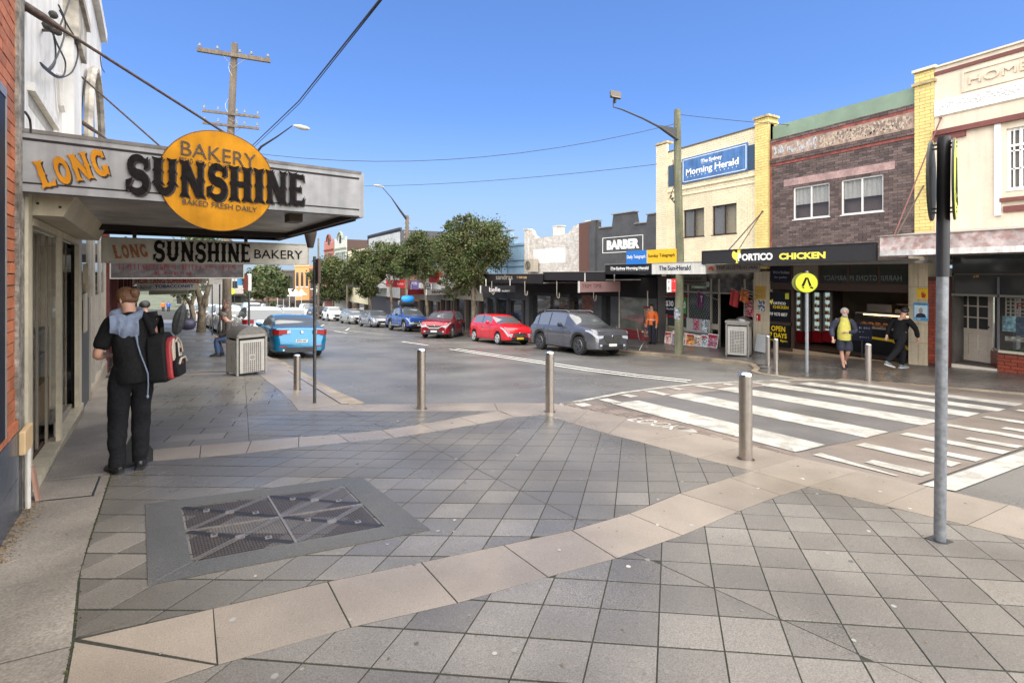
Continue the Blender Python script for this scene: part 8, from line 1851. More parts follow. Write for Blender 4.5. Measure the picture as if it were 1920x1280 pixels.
for i, (X, Y) in enumerate([(-5.4,78),(-6.2,86),(-7.0,94),(-2.5,112),(-9.5,120),(-1.0,128)]):
    suvL(far_lb[i], X, Y, 1.55, [paint('silver',1,1,1), WHP, WHP, paint('grey',1,1,1), WHP, paint('pale_silver',1,1,1)][i], R(99), .2)
# grey box truck by the trees
bt = thing('box_truck', 'pale grey box truck parked behind the tree trunk on the left', 'truck', rz_(-4.6,70), R(98)); q = MB(); q.box(-2.5,1.6,-1.1,1.1,.9,3.1); q.obj('cargo_box', flat('truck_grey',172,172,166), bt, bevel=.03)
q = MB(); q.box(1.7,3.1,-1.0,1.0,.5,2.3); q.obj('cab', WHP, bt, bevel=.1); q = MB(); q.box(-2.4,3.0,-.9,.9,.45,.85); q.obj('chassis', CBLK, bt)
for x in (-1.5,2.2):
    for sg in (1,-1): q = MB(); q.lathe([(.42,-.12),(.42,.12)], (x,sg*.95,.42), 14, 'y'); q.obj('wheel', TYRE, bt)
# ================================================================== people
SKIN = mat('skin', (.48,.27,.19), .55, nz=8, amt=.06)
def skinmesh(name, verts, edges, radii, m, parent, sub=2, root=0, rough=0, rscale=9, label=None, cut=None):
    me = bpy.data.meshes.new(name); me.from_pydata(verts, edges, []); o = bpy.data.objects.new('tmp', me); C.objects.link(o)
    sk = o.modifiers.new('skin', 'SKIN'); sk.use_smooth_shade = True
    for i, r in enumerate(radii):
        d = me.skin_vertices[0].data[i]; d.radius = r if isinstance(r, tuple) else (r, r); d.use_root = (i == root)
    sb = o.modifiers.new('sub', 'SUBSURF'); sb.levels = sub; sb.render_levels = sub
    dg = bpy.context.evaluated_depsgraph_get(); out = bpy.data.meshes.new_from_object(o.evaluated_get(dg)); bpy.data.objects.remove(o)
    out.name = name; out.materials.clear(); out.materials.append(m)
    if rough:
        for v in out.vertices:
            n_ = noise.noise(v.co*rscale)+.5*noise.noise(v.co*rscale*2.3); v.co += v.normal*n_*rough
    if cut is not None:                                   # an open hem instead of a closed end
        bm = bmesh.new(); bm.from_mesh(out); bmesh.ops.bisect_plane(bm, geom=bm.verts[:]+bm.edges[:]+bm.faces[:], plane_co=(0,0,cut), plane_no=(0,0,1), clear_inner=True); bm.to_mesh(out); bm.free()
    for p_ in out.polygons: p_.use_smooth = True
    return link(name, out, parent, label=label)
def person(label, loc, rz, J, cloth, scale=1.0, hair=None, fingers=True, group=None, sub=2, skin=SKIN, extra=None):
    """J: joints in local space, facing +x, left +y."""
    t = thing('person', label, 'person', loc, rz, group)
    V, E, Rd = [], [], []
    def add(p_, r, par=None):
        V.append(tuple(p_)); Rd.append(r)
        if par is not None: E.append((par, len(V)-1))
        return len(V)-1
    pel = add(J['pelvis'], .12); sp = add(J['spine'], .115, pel); ch_ = add(J['chest'], (.13,.11), sp); nk = add(J['neck'], .062, ch_)
    hd = Vector(J['head']); f = Vector(J.get('face', (1,0,0))).normalized(); nkv = Vector(J['neck']); up = (hd-nkv).normalized()
    j1 = add(hd-up*.05, .068, nk); j2 = add(hd+up*.04, (.082,.095), j1); j3 = add(hd+up*.115, .06, j2)
    for sd in ('l', 'r'):
        sg = 1 if sd == 'l' else -1
        s_ = add(J['sh_'+sd], .062, ch_); e = add(J['el_'+sd], .043, s_); fe = Vector(J['el_'+sd]).lerp(Vector(J['wr_'+sd]), .35); e2 = add(fe, .044, e); w = add(J['wr_'+sd], .027, e2)
        wv = Vector(J['wr_'+sd]); dr = (wv-Vector(J['el_'+sd])).normalized(); dr = Vector(J['hd_'+sd]).normalized() if 'hd_'+sd in J else dr
        pm_ = add(wv+dr*.055, (.036,.02), w)
        if fingers:
            side = dr.cross(Vector((0,0,1))); side = side.normalized() if side.length > .1 else Vector((1,0,0)); curl = side.cross(dr).normalized()
            for k, (o_, l_) in enumerate(((-.027,.060),(-.009,.070),(.009,.066),(.026,.052))):
                a = add(wv+dr*.09+side*o_, .0095, pm_); b = add(wv+dr*(.09+l_*.5)+side*o_*1.1-curl*.008, .0085, a); add(wv+dr*(.09+l_*.85)+side*o_*1.1-curl*.028, .007, b)
            a = add(wv+dr*.045+side*-.042, .011, pm_); add(wv+dr*.08+side*-.060, .009, a)
    for sd in ('l', 'r'):
        h_ = add(J['hip_'+sd], .092, pel); k = add(J['kn_'+sd], .056, h_); c_ = Vector(J['kn_'+sd]).lerp(Vector(J['an_'+sd]), .3); cc = add(c_, .056, k); an = add(J['an_'+sd], .036, cc)
        tv = Vector(J['toe_'+sd]); av = Vector(J['an_'+sd]); mid = av.lerp(tv, .5)+Vector((0,0,.0)); m1 = add(mid, (.036,.03), an); add(tv, (.034,.02), m1)
    skinmesh('body', V, E, Rd, skin, t, sub=sub if not fingers else 2)
    # face pieces
    lt_ = up.cross(f).normalized()
    q = MB()
    for sg in (1, -1):
        c = hd+up*.035+f*.083+lt_*sg*.032; q.lathe([(.002,-.010),(.011,-.006),(.013,.0),(.002,.006)], c, 8, 'y')
    q.obj('eyes', mat('eye_dark', (.03,.02,.02), .2), t, smooth=60)
    q = MB(); c = hd+f*.088; q.tube([c+up*.03, c+f*.012-up*.002, c+f*.022-up*.018, c+f*.004-up*.026], [.007,.010,.013,.008], 6); q.obj('nose', skin, t, smooth=60)
    q = MB(); c = hd-up*.05+f*.078; q.tube([c-lt_*.024, c+f*.006, c+lt_*.024], [.003,.006,.003], 5); q.obj('mouth', mat('lip', (.35,.14,.12), .5), t, smooth=60)
    for sg in (1, -1): q = MB(); c = hd+up*.01+lt_*sg*.088-f*.008; q.tube([c+up*.03, c+up*.02-f*.014, c-up*.012-f*.01, c-up*.028], [.006,.011,.010,.006], 6); q.obj('ear', skin, t, smooth=60)
    if hair:
        hm, kind = hair; hv = []; 
        bm = bmesh.new(); bmesh.ops.create_icosphere(bm, subdivisions=4, radius=1)
        for v in list(bm.verts):
            d = v.co.copy(); pos = hd+up*.045+lt_*d.x*.100+f*(d.y*.108-.012)+up*d.z*.108
            pos += d*.007*noise.noise(d*14); v.co = pos
            if d.y > .45 and d.z < .42: v.co = hd+up*.03+(v.co-hd-up*.03)*.72
            elif d.z < (-.55 if kind != 'long' else -1.2): v.co = hd+(v.co-hd)*.8
        me = bpy.data.meshes.new('hair'); bm.to_mesh(me); bm.free(); me.materials.append(hm)
        for p_ in me.polygons: p_.use_smooth = True
        link('hair', me, t)
        if kind == 'bun':
            q = MB(); c = hd+up*.06-f*.115; q.lathe([(.01,-.05),(.04,-.035),(.052,0),(.04,.035),(.01,.05)], c, 12); o = q.obj('hair_bun', hm, t, smooth=60)
    for cl in cloth:
        nm, m, pieces, k = cl[:4]; V, E, Rd = [], [], []; rr = cl[4] if len(cl) > 4 else .006
        idx = {}
        for chain in pieces:
            prev = None
            for (jn, r) in chain:
                p_ = Vector(J[jn]) if isinstance(jn, str) else Vector(jn)
                if isinstance(jn, str) and jn in idx: i = idx[jn]
                else:
                    V.append(tuple(p_)); Rd.append(r if isinstance(r, tuple) else r); i = len(V)-1
                    if isinstance(jn, str): idx[jn] = i
                if prev is not None and (prev, i) not in E and prev != i: E.append((prev, i))
                prev = i
        skinmesh(nm, V, E, Rd, m, t, sub=2, rough=rr, rscale=cl[5] if len(cl) > 5 else 9, cut=cl[6] if len(cl) > 6 else None)
    t.scale = (scale,)*3
    return t, J
def L3(a, b, f): return tuple(Vector(a).lerp(Vector(b), f))
def shoes(t, J, m, sole=None, h=.0):
    for sd in ('l', 'r'):
        a = Vector(J['an_'+sd]); b = Vector(J['toe_'+sd]); d = b-a; d.z = 0; d.normalize(); sv = Vector((-d.y, d.x, 0)); z0 = b.z-.028
        lift = max(0, a.z-.10-b.z+.03); q = MB(); vs_, fs_ = [], []; n = 12
        prof = [(-.075,.020,.060),(-.062,.036,.095),(-.03,.046,.125),(.02,.048,.125),(.07,.048,.095),(.12,.052,.072),(.165,.050,.060),(.20,.038,.048),(.218,.016,.030)]
        for s_, w, hh in prof:
            zb_ = z0+lift*max(0, 1-(s_+.075)/.25)
            for k in range(n):
                an = 2*math.pi*k/n; p_ = a+d*s_+sv*(w*math.cos(an)); vs_.append((p_.x, p_.y, zb_+hh*(.5+.5*math.sin(an)) if math.sin(an) > -.5 else zb_+.004))
        for i in range(len(prof)-1):
            for k in range(n): fs_.append((i*n+k, i*n+(k+1) % n, (i+1)*n+(k+1) % n, (i+1)*n+k))
        fs_ += [list(range(n)), list(range((len(prof)-1)*n, len(prof)*n))]; q.add(vs_, fs_); so = q.obj('shoe', m, t, smooth=60)
        q = MB(); l_ = [(-.078,.03),(-.04,.05),(.07,.052),(.14,.055),(.19,.046),(.226,.018)]; pts = [a+d*s_+sv*w for s_, w in l_]+[a+d*s_-sv*w for s_, w in l_[::-1]]
        q.slab([(p_.x, p_.y) for p_ in pts], lambda x, y: z0+lift*max(0, 1-(((x-a.x)*d.x+(y-a.y)*d.y)+.075)/.25)-.004, lambda x, y: z0+lift*max(0, 1-(((x-a.x)*d.x+(y-a.y)*d.y)+.075)/.25)+.018); q.obj('sole', sole or CBLK, so)
BLKC = mat('black_cotton', (.008,.008,.009), .9, spec=.2, nz=60, amt=.3, bump=1, bscale=22); BLKT = mat('charcoal_trousers', (.009,.009,.011), .9, spec=.2, nz=50, amt=.3, bump=1, bscale=18)
# main figure: standing, seen from behind, head turned and bent to the left
J = dict(pelvis=(0,0,.93), spine=(-.01,0,1.12), chest=(.03,.0,1.34), neck=(.07,.01,1.50), head=(.11,.03,1.61), face=(.75,.6,-.25),
    sh_l=(.0,.185,1.40), el_l=(-.01,.30,1.12), wr_l=(.20,.20,1.10), sh_r=(.02,-.18,1.40), el_r=(.12,-.22,1.15), wr_r=(.26,-.02,1.16),
    hip_l=(0,.095,.88), kn_l=(.01,.12,.50), an_l=(-.02,.125,.10), toe_l=(.12,.17,.035), hip_r=(0,-.095,.88), kn_r=(.02,-.085,.50), an_r=(.0,-.076,.10), toe_r=(.13,-.11,.035))
mp = G(247,880); mrz = math.atan2(mp.y, mp.x)+R(6)
cloth = [('shirt', BLKC, [[((0,0,.74),(.225,.18)),('pelvis',(.222,.178)),('spine',(.205,.165)),('chest',(.20,.145)),((.045,0,1.46),(.13,.10)),((.06,0,1.52),(.07,.07))],[('chest',(.215,.15)),('sh_l',.105),((-.005,.245,1.25),.088),((-.01,.285,1.17),.082)],[('chest',(.215,.15)),('sh_r',.105),((.07,-.20,1.27),.088),((.10,-.215,1.19),.080)]], 0, .018, 6, .86),
         ('trousers', BLKT, [[('pelvis',(.195,.16)),((0,0,1.08),(.18,.15))],[('pelvis',(.205,.165)),('hip_l',.130),('kn_l',.094),((-.005,.122,.28),.088),((-.02,.125,.11),.080),((-.02,.125,.0),.080)],[('pelvis',(.205,.165)),('hip_r',.130),('kn_r',.094),((.01,-.078,.28),.088),((.0,-.076,.11),.080),((.0,-.076,.0),.080)]], 0, .020, 7, .075)]
HAIRB = mat('auburn_hair', (.12,.055,.025), .6, nz=60, amt=.5, bump=.5, bscale=120)
mt, J1 = person('woman seen from behind in black T-shirt and trousers with grey-blue scarf and backpack', mp, mrz, J, cloth, 1.03, (HAIRB, 'bun'))
shoes(mt, J1, mat('black_leather', (.012,.012,.013), .3, bump=.2)); mt.scale = (.96, .90, 1.03)
SCF = mat('scarf_greyblue', (.15,.185,.26), .85, nz=40, amt=.12, bump=.4, bscale=60)
q = MB()                                                   # apron bib bunched at the neck with hanging strap
cx = [(-.02,.15,1.50),(-.07,.12,1.46),(-.09,.05,1.44),(-.08,-.02,1.47),(.0,-.09,1.50),(.09,-.07,1.53),(.14,.02,1.52),(.09,.12,1.51),(-.02,.15,1.50)]
q.tube(cx, [.045,.055,.05,.045,.04,.035,.035,.04,.045], 10)
n = 12; vs_, fs_ = [], []
for i in range(n+1):
    for j in range(n+1):
        a, b = i/n, j/n; y = .20-.24*a-.02*b*math.sin(a*9); z = 1.50-.20*b*(1-.35*abs(a-.55))-.03*a; x = -.10-.05*math.sin(b*2.6)-.014*math.sin(a*21+b*3)-.02*a
        vs_.append((x, y, z))
for i in range(n):
    for j in range(n): k = i*(n+1)+j; fs_.append((k, k+1, k+n+2, k+n+1))
q.add(vs_, fs_); q.add([(x-.006, y, z) for x, y, z in vs_], fs_); q.obj('scarf', SCF, mt, smooth=70)
q = MB(); q.tube([(-.15,-.02,1.31),(-.175,-.03,1.22),(-.195,-.055,1.12),(-.20,-.09,1.02),(-.205,-.115,.94),(-.20,-.12,.84),(-.195,-.115,.74)], [.016,.008,.007,.007,.008,.007,.008], 6); q.lathe([(.004,-.02),(.016,0),(.004,.02)], (-.195,-.115,.72), 6); q.obj('hanging_strap', SCF, mt, smooth=60)
q = MB(); q.tube([(-.02,-.10,1.50),(-.10,-.13,1.42),(-.16,-.17,1.30)], [.03,.03,.028], 6); q.obj('shoulder_strap', BLKC, mt, smooth=60)
# backpack (carried: its own thing)
def bpm(name, pts, x0, x1, m, parent, bev=.02, ry=0):
    q = MB(); n_ = len(pts); vs_ = [(x0, a, b) for a, b in pts]+[(x1, a*.92, b) for a, b in pts]; q.add(vs_, [list(range(n_)), list(range(2*n_-1, n_-1, -1))]+[(i, (i+1) % n_, (i+1) % n_+n_, i+n_) for i in range(n_)]); return q.obj(name, m, parent, smooth=50, bevel=bev)
bpk = thing('backpack', 'black, red and beige backpack hanging on the right shoulder of the woman in black', 'backpack', mp+Vector((0,0,0)), mrz)
bpk.location = mp+Matrix.Rotation(mrz, 3, 'Z')@Vector((-.05,-.175,1.10)); bpk.rotation_euler = (0, R(4), mrz+R(62)); bpk.scale = (.88,.88,.92)
BB = mat('backpack_black', (.010,.010,.011), .8, spec=.2, nz=60, amt=.3, bump=.4, bscale=120); BR = mat('backpack_red', (.30,.03,.035), .6, bump=.3); BE = mat('backpack_beige', (.42,.36,.29), .7, bump=.3)
oval = [(-.165,-.24),(-.13,-.27),(.13,-.27),(.165,-.24),(.165,.12),(.13,.22),(.06,.26),(-.06,.26),(-.13,.22),(-.165,.12)]
bpm('main_compartment', oval, -.16, .02, BB, bpk, .03)
bpm('middle_panel', [(a*.86, b*.86-.02) for a, b in oval], -.215, -.15, BR, bpk, .025)
bpm('side_panel', [(-.14,-.20),(-.05,-.20),(-.03,.16),(-.08,.19),(-.13,.12)], -.235, -.21, BE, bpk, .012); bpm('side_panel', [(.06,-.05),(.12,-.05),(.13,.10),(.08,.19),(.03,.19)], -.235, -.21, BE, bpk, .012)
bpm('black_stripe', [(-.045,-.22),(.045,-.22),(.02,.18),(-.02,.18)], -.237, -.212, BB, bpk, .008)
bpm('front_pocket', [(-.11,-.23),(.12,-.23),(.13,-.08),(.09,-.02),(-.08,-.02),(-.12,-.08)], -.275, -.21, BB, bpk, .02)
q = MB(); q.tube([(-.28,-.11,-.09),(-.285,-.06,-.035),(-.285,.06,-.035),(-.28,.11,-.09)], .012, 6); q.tube([(-.24,-.13,.02),(-.245,-.09,.13),(-.245,.0,.19),(-.245,.08,.15)], .010, 6); q.obj('piping', BE, bpk, smooth=60)
q = MB(); q.box(-.255,-.24,-.075,-.06,.02,.07); q.box(-.29,-.28,.02,.035,-.10,-.05); q.obj('zip_pull', CHR, bpk)
q = MB(); q.tube([(-.02,0,.25),(.03,.03,.33),(.10,.08,.36)], .022, 6); q.tube([(-.10,-.03,.26),(-.10,-.02,.31),(-.10,.03,.31),(-.10,.04,.26)], .01, 5); q.obj('strap', BB, bpk, smooth=60)
# second person behind, with a folded umbrella and handbag
def stand(**k):
    J = dict(pelvis=(0,0,.92), spine=(0,0,1.10), chest=(.01,0,1.32), neck=(.02,0,1.48), head=(.04,0,1.60), face=(1,0,-.1),
        sh_l=(.0,.18,1.39), el_l=(-.03,.24,1.10), wr_l=(.06,.25,.86), sh_r=(.0,-.18,1.39), el_r=(-.03,-.24,1.10), wr_r=(.06,-.25,.86),
        hip_l=(0,.09,.87), kn_l=(.03,.10,.48), an_l=(-.02,.10,.09), toe_l=(.12,.12,.03), hip_r=(0,-.09,.87), kn_r=(.03,-.10,.48), an_r=(-.02,-.10,.09), toe_r=(.12,-.12,.03))
    J.update(k); return J
def outfit(J, shirt, trousers, sleeve='long', short=False, sw=.17, leg=.10, rough=.008, nm=('jacket','trousers')):
    ce = L3(J['neck'], J['chest'], .25); up_ = [((J['pelvis'][0],0,J['pelvis'][2]-(.20 if J['pelvis'][2] > .7 else -.02)),(sw,sw*.78)),('pelvis',(sw*1.12,sw*.9)),('spine',(sw,sw*.78)),('chest',(sw,sw*.72)),(ce,(.09,.08))]
    out = []; ch = [up_]
    for sd in 'lr':
        if sleeve == 'long': ch.append([('chest',(sw,sw*.72)),(L3(J['chest'],J['sh_'+sd],.55),.115),('sh_'+sd,.100),('el_'+sd,.070),(L3(J['el_'+sd],J['wr_'+sd],1.0),.052)])
        else: ch.append([('chest',(sw,sw*.72)),(L3(J['chest'],J['sh_'+sd],.55),.115),('sh_'+sd,.095),(L3(J['sh_'+sd],J['el_'+sd],.6),.068)])
    out.append((nm[0], shirt, ch, 0, rough, 8)+((J['pelvis'][2]-.08,) if J['pelvis'][2] > .7 else ())); ch = [[('pelvis',(sw*.97,sw*.78)),(L3(J['pelvis'],J['spine'],.9),(sw*.9,sw*.7))]]
    for sd in 'lr':
        if short: ch.append([('pelvis',(sw*.97,sw*.78)),('hip_'+sd,leg*1.3),(L3(J['hip_'+sd],J['kn_'+sd],.95),leg*1.12)])
        else: ch.append([('pelvis',(sw*.97,sw*.78)),('hip_'+sd,leg*1.18),('kn_'+sd,leg*.86),(L3(J['kn_'+sd],J['an_'+sd],.9),leg*.72),(L3(J['kn_'+sd],J['an_'+sd],1.08),leg*.66)])
    out.append((nm[1], trousers, ch, 0, rough, 8)); return out
def at(u, v, d=None):
    return G(u, v)
p2 = Vector((-1.80,12.9,0)); p2.z = gz(p2.x, p2.y)
J = stand(wr_r=(.10,-.30,.98), el_r=(-.05,-.28,1.14), wr_l=(.22,.12,1.2), el_l=(.05,.25,1.14), neck=(.06,0,1.47), head=(.12,0,1.57))
pt, Jx = person('shopper in black with bare forearm standing beyond the woman with the backpack', p2, R(90), J, outfit(J, BLKC, BLKT, 'short'), 1.0, (mat('black_hair',(.012,.010,.009),.5), 'short')); shoes(pt, Jx, mat('black_leather',(1,1,1)))
um = thing('umbrella', 'folded dark grey umbrella resting against the shoulder of the shopper behind', 'umbrella', P(336,600,11.3), math.atan2(p2.y,p2.x)); UMB = mat('umbrella_cloth', (.022,.024,.026), .5, nz=10, amt=.2, bump=.3)
q = MB(); n = 12
prof = [(.01,.62),(.10,.50),(.22,.28),(.26,.05),(.24,-.2),(.17,-.42),(.06,-.52)]
for i in range(len(prof)-1):
    for k in range(8):
        a0, a1 = k*math.pi/4, (k+1)*math.pi/4; am = (a0+a1)/2
        for (s0, s1, c0, c1) in ((a0, am, 1, .88), (am, a1, .88, 1)):
            r0, r1 = prof[i][0], prof[i+1][0]; q.add([(r0*c0*math.cos(s0)*.45, r0*c0*math.sin(s0), prof[i][1]), (r0*c1*math.cos(s1)*.45, r0*c1*math.sin(s1), prof[i][1]), (r1*c1*math.cos(s1)*.45, r1*c1*math.sin(s1), prof[i+1][1]), (r1*c0*math.cos(s0)*.45, r1*c0*math.sin(s0), prof[i+1][1])], [(0,1,2,3)])
q.obj('canopy', UMB, um); q = MB(); q.tube([(0,0,.70),(0,0,-.55),(0,.03,-.62),(0,.08,-.6)], .012, 6); q.obj('shaft', CBLK, um); um.rotation_euler = (R(12), 0, math.atan2(p2.y,p2.x)); um.scale = (.66,.50,.66)
hb2 = thing('handbag', 'dark navy handbag with a pale stripe at the elbow of the shopper in black', 'handbag', P(352,608,12.2), R(80)); q = MB(); q.lathe([(.04,-.17),(.12,-.13),(.15,0),(.12,.13),(.04,.17)], (0,0,0), 12, 'y'); q.obj('bag', mat('bag_navy',(.03,.028,.06),.5), hb2, smooth=60); q = MB(); q.tube([(0,-.13,.06),(0,-.06,.34),(0,.06,.34),(0,.13,.06)], .01, 5); q.obj('strap', CBLK, hb2, smooth=60); q = MB(); q.tube([(.14,-.05,.02),(.15,.0,-.05),(.13,.06,-.09)], .008, 5); q.obj('pale_stripe', flat('bag_stripe',190,180,190), hb2)
p3 = Vector((-2.35,14.6,0)); p3.z = gz(p3.x,p3.y); J = stand(); pt, Jx = person('man with dark jacket, only head and shoulders showing between the woman and the umbrella', p3, R(-80), J, outfit(J, BLKC, BLKT), .97, (mat('black_hair',(1,1,1)), 'short')); shoes(pt, Jx, mat('black_leather',(1,1,1)))
# seated man
bp3 = G(414,668)+Vector((.36,.15,0)); J = dict(pelvis=(0,0,.50), spine=(.03,0,.68), chest=(.12,0,.90), neck=(.20,0,1.05), head=(.27,0,1.16), face=(1,0,-.5), sh_l=(.12,.18,.98), el_l=(.15,.24,.70), wr_l=(.38,.16,.60), sh_r=(.12,-.18,.98), el_r=(.15,-.24,.70), wr_r=(.38,-.16,.60),
    hip_l=(.02,.09,.50), kn_l=(.45,.13,.50), an_l=(.40,.13,.09), toe_l=(.54,.15,.03), hip_r=(.02,-.09,.50), kn_r=(.45,-.13,.50), an_r=(.34,-.13,.09), toe_r=(.48,-.15,.03))
GRYJ = mat('grey_brown_jumper', (.075,.065,.06), .85, nz=40, amt=.2); JEAN = mat('blue_jeans', (.05,.085,.17), .8, nz=40, amt=.25)
st_, Jx = person('man in grey jumper and blue jeans sitting on the bench behind the litter bin', bp3, R(176), J, outfit(J, GRYJ, JEAN, leg=.10), 1.08, (mat('grey_hair',(.12,.10,.09),.7), 'short')); shoes(st_, Jx, mat('black_leather',(1,1,1)))
# man in yellow
p4 = G(1583,690); J = stand(pelvis=(0,0,.90), chest=(.0,0,1.30), wr_l=(.20,.02,1.06), el_l=(-.02,.28,1.06), hd_l=(.3,-1,.1), wr_r=(.10,-.30,.86), el_r=(-.06,-.30,1.10), kn_r=(.02,-.07,.48), an_r=(-.01,-.02,.09), toe_r=(.13,-.03,.03), kn_l=(.06,.08,.48), an_l=(-.22,.06,.20), toe_l=(-.12,.07,.08))
YJ = mat('yellow_jacket', (.50,.46,.09), .7, nz=10, amt=.12, bump=.3); NJ = mat('navy_jacket', (.025,.028,.05), .7, nz=10, amt=.2); NS = mat('navy_shorts', (.015,.018,.030), .8)
cl = [('jacket_body', YJ, [[((0,0,.70),(.20,.17)),('pelvis',(.22,.185)),('spine',(.225,.19)),('chest',(.20,.15)),((.02,0,1.46),(.12,.10)),((.02,0,1.52),(.07,.07))]], 0, .010, 8, .82)]
for sd in 'lr': cl.append(('sleeve', NJ, [[(L3(J['chest'],J['sh_'+sd],.5),.10),('sh_'+sd,.100),('el_'+sd,.080),(L3(J['el_'+sd],J['wr_'+sd],.92),.058)]], 0, .008, 8))
cl.append(('shorts', NS, [[((0,0,.96),(.18,.15)),('pelvis',(.185,.15)),('hip_l',.13),(L3(J['hip_l'],J['kn_l'],1.15),.128)],[('pelvis',(.185,.15)),('hip_r',.13),(L3(J['hip_r'],J['kn_r'],1.15),.128)]], 0, .010, 8, .52))
pt, Jx = person('grey bearded man in yellow jacket with navy sleeves, navy shorts and thongs walking', p4, math.atan2(-p4.y,-p4.x)+R(12), J, cl, 1.03, (mat('grey_hair2',(.35,.32,.30),.7), 'short'))
q = MB(); hd = Vector(J['head']); q.lathe([(.02,-.06),(.06,-.04),(.07,.0),(.055,.04)], hd+Vector((.045,0,-.07)), 12); q.obj('beard', mat('grey_hair2',(1,1,1)), pt, smooth=60)
for sd in 'lr': q = MB(); b = Vector(J['toe_'+sd]); a = Vector(J['an_'+sd]); q.rbox((a+b)/2+Vector((.01,0,-.035 if sd == 'r' else -.05)), (.26,.09,.014), ry=(0 if sd == 'r' else .55)); q.obj('thong_sandal', CBLK, pt)
# man in black walking to the right
p5 = G(1690,682); p5 = P(1687,683,13.9); p5.z = gz(p5.x,p5.y); J = stand(pelvis=(0,0,.90), spine=(.03,0,1.10), chest=(.08,0,1.30), neck=(.11,0,1.46), head=(.15,0,1.58), face=(.8,.6,-.1), hip_l=(0,.09,.86), kn_l=(.20,.09,.50), an_l=(.16,.09,.09), toe_l=(.30,.09,.03), hip_r=(0,-.09,.86), kn_r=(-.18,-.09,.52), an_r=(-.48,-.09,.24), toe_r=(-.42,-.09,.09),
    sh_l=(.08,.18,1.37), el_l=(-.08,.25,1.12), wr_l=(-.16,.24,.90), sh_r=(.08,-.18,1.37), el_r=(.26,-.24,1.12), wr_r=(.34,-.22,.88))
pt, Jx = person('man all in black striding to the right past the chicken shop', p5, -YAW+R(8), J, outfit(J, BLKC, BLKT, sw=.175, leg=.098), 1.03, (mat('black_hair',(1,1,1)), 'short')); shoes(pt, Jx, mat('grey_trainer', (.12,.14,.15), .6), flat('white_sole',210,210,205))
# worker in orange
p6 = P(1223,642,22.6); p6.z = gz(p6.x,p6.y); J = stand(face=(1,.2,-.2)); ORV = mat('hi_vis_orange', (.72,.14,.02), .7); NVT = mat('navy_trousers', (.012,.014,.024), .8)
pt, Jx = person('worker in orange hi-vis shirt and navy trousers at the newsagency corner', p6, R(-170), J, outfit(J, ORV, NVT), 1.06, (mat('black_hair',(1,1,1)), 'short')); shoes(pt, Jx, mat('black_leather',(1,1,1)))
q = MB(); q.lathe([(.185,1.06),(.187,1.09)], (0,0,0), 16); o = q.obj('reflective_band', flat('silver_band',200,200,190,.3), pt); o.scale = (.95,1.08,1)
# far tiny figures
for (u, v, d, m, lb_) in ((306,588,75,ORV,'tiny figure in orange far down the left footpath'),(316,588,76,mat('royal_blue',(.03,.10,.45)),'tiny figure in blue beside the one in orange')):
    pp = P(u, v, d); J = stand(); pt, Jx = person(lb_, Vector((pp.x,pp.y,gz(pp.x,pp.y)+.3)), R(-90), J, outfit(J, m, NVT), 1.0, (mat('black_hair',(1,1,1)), 'short'), fingers=False, sub=1)
# ================================================================== trees and the far end
def leafmat(n, c, c2): return mat(n, c, .6, nz=3, amt=.25, tone=.45, c2=c2, sscale=.5, spec=.25)
LEAF = leafmat('plane_leaves', (.055,.076,.022), (.095,.098,.036)); LEAF2 = leafmat('far_leaves', (.062,.085,.032), (.10,.11,.045))
BARK = mat('bark', (.17,.135,.09), .85, nz=12, amt=.3, stain=.4, sscale=4, bump=.4)
def tree(label, base, h, lean, clumps, n, leaf, lm, trunk_r=.14, group=None, fork=.45, name='street_tree'):
    t = thing(name, label, 'tree', base, 0, group)
    rnd = random.Random(hash(label) % 9999 if False else len(label)*37+int(h*10))
    q = MB(); fk = Vector((lean[0]*fork, lean[1]*fork, h*fork)); q.tube([(0,0,-.1), fk*.5+Vector((rnd.uniform(-.1,.1),0,0)), fk], [trunk_r*1.15, trunk_r*.95, trunk_r*.8], 10); q.obj('trunk', BARK, t, smooth=50)
    q = MB()
    for c, r in clumps:
        c = Vector(c); mid = fk.lerp(c, .5)+Vector((rnd.uniform(-.2,.2), rnd.uniform(-.2,.2), -.1)); q.tube([fk, mid, c], [trunk_r*.5, trunk_r*.32, trunk_r*.12], 6)
        for k in range(4): e = c+Vector([rnd.uniform(-1,1) for _ in range(3)])*r*.7; q.tube([mid.lerp(c,.6), e], [trunk_r*.14, .012], 4)
    q.obj('limbs', BARK, t, smooth=50)
    q = MB(); tot = sum(r**2.2 for c, r in clumps)
    for c, r in clumps:
        c = Vector(c); k = int(n*r**2.2/tot); subs = []
        for _ in range(max(8, int(26*r))):
            d = Vector([rnd.gauss(0,1) for _ in range(3)]).normalized(); subs.append((c+Vector((d.x,d.y,d.z*.85))*r*rnd.uniform(.45,1.0), rnd.uniform(.16,.36)*r, rnd.random()))
        for i in range(k):
            sc_, sr, tn = subs[rnd.randrange(len(subs))]; p_ = sc_+Vector([rnd.gauss(0,.55) for _ in range(3)])*sr
            a = Vector([rnd.gauss(0,1) for _ in range(3)]).normalized(); b = a.orthogonal().normalized(); b = Matrix.Rotation(rnd.random()*6, 3, a)@b; s_ = leaf*rnd.uniform(.6,1.3); c_ = a.cross(b)
            q.add([p_-b*s_, p_+c_*s_*.45, p_+b*s_, p_-c_*s_*.45], [(0,1,2,3)], min(1, max(0, tn*.7+rnd.random()*.3)))
    q.obj('crown', lm, t)
    return t
def tp_(u, v, d, base): w = P(u, v, d); return tuple(w-base)
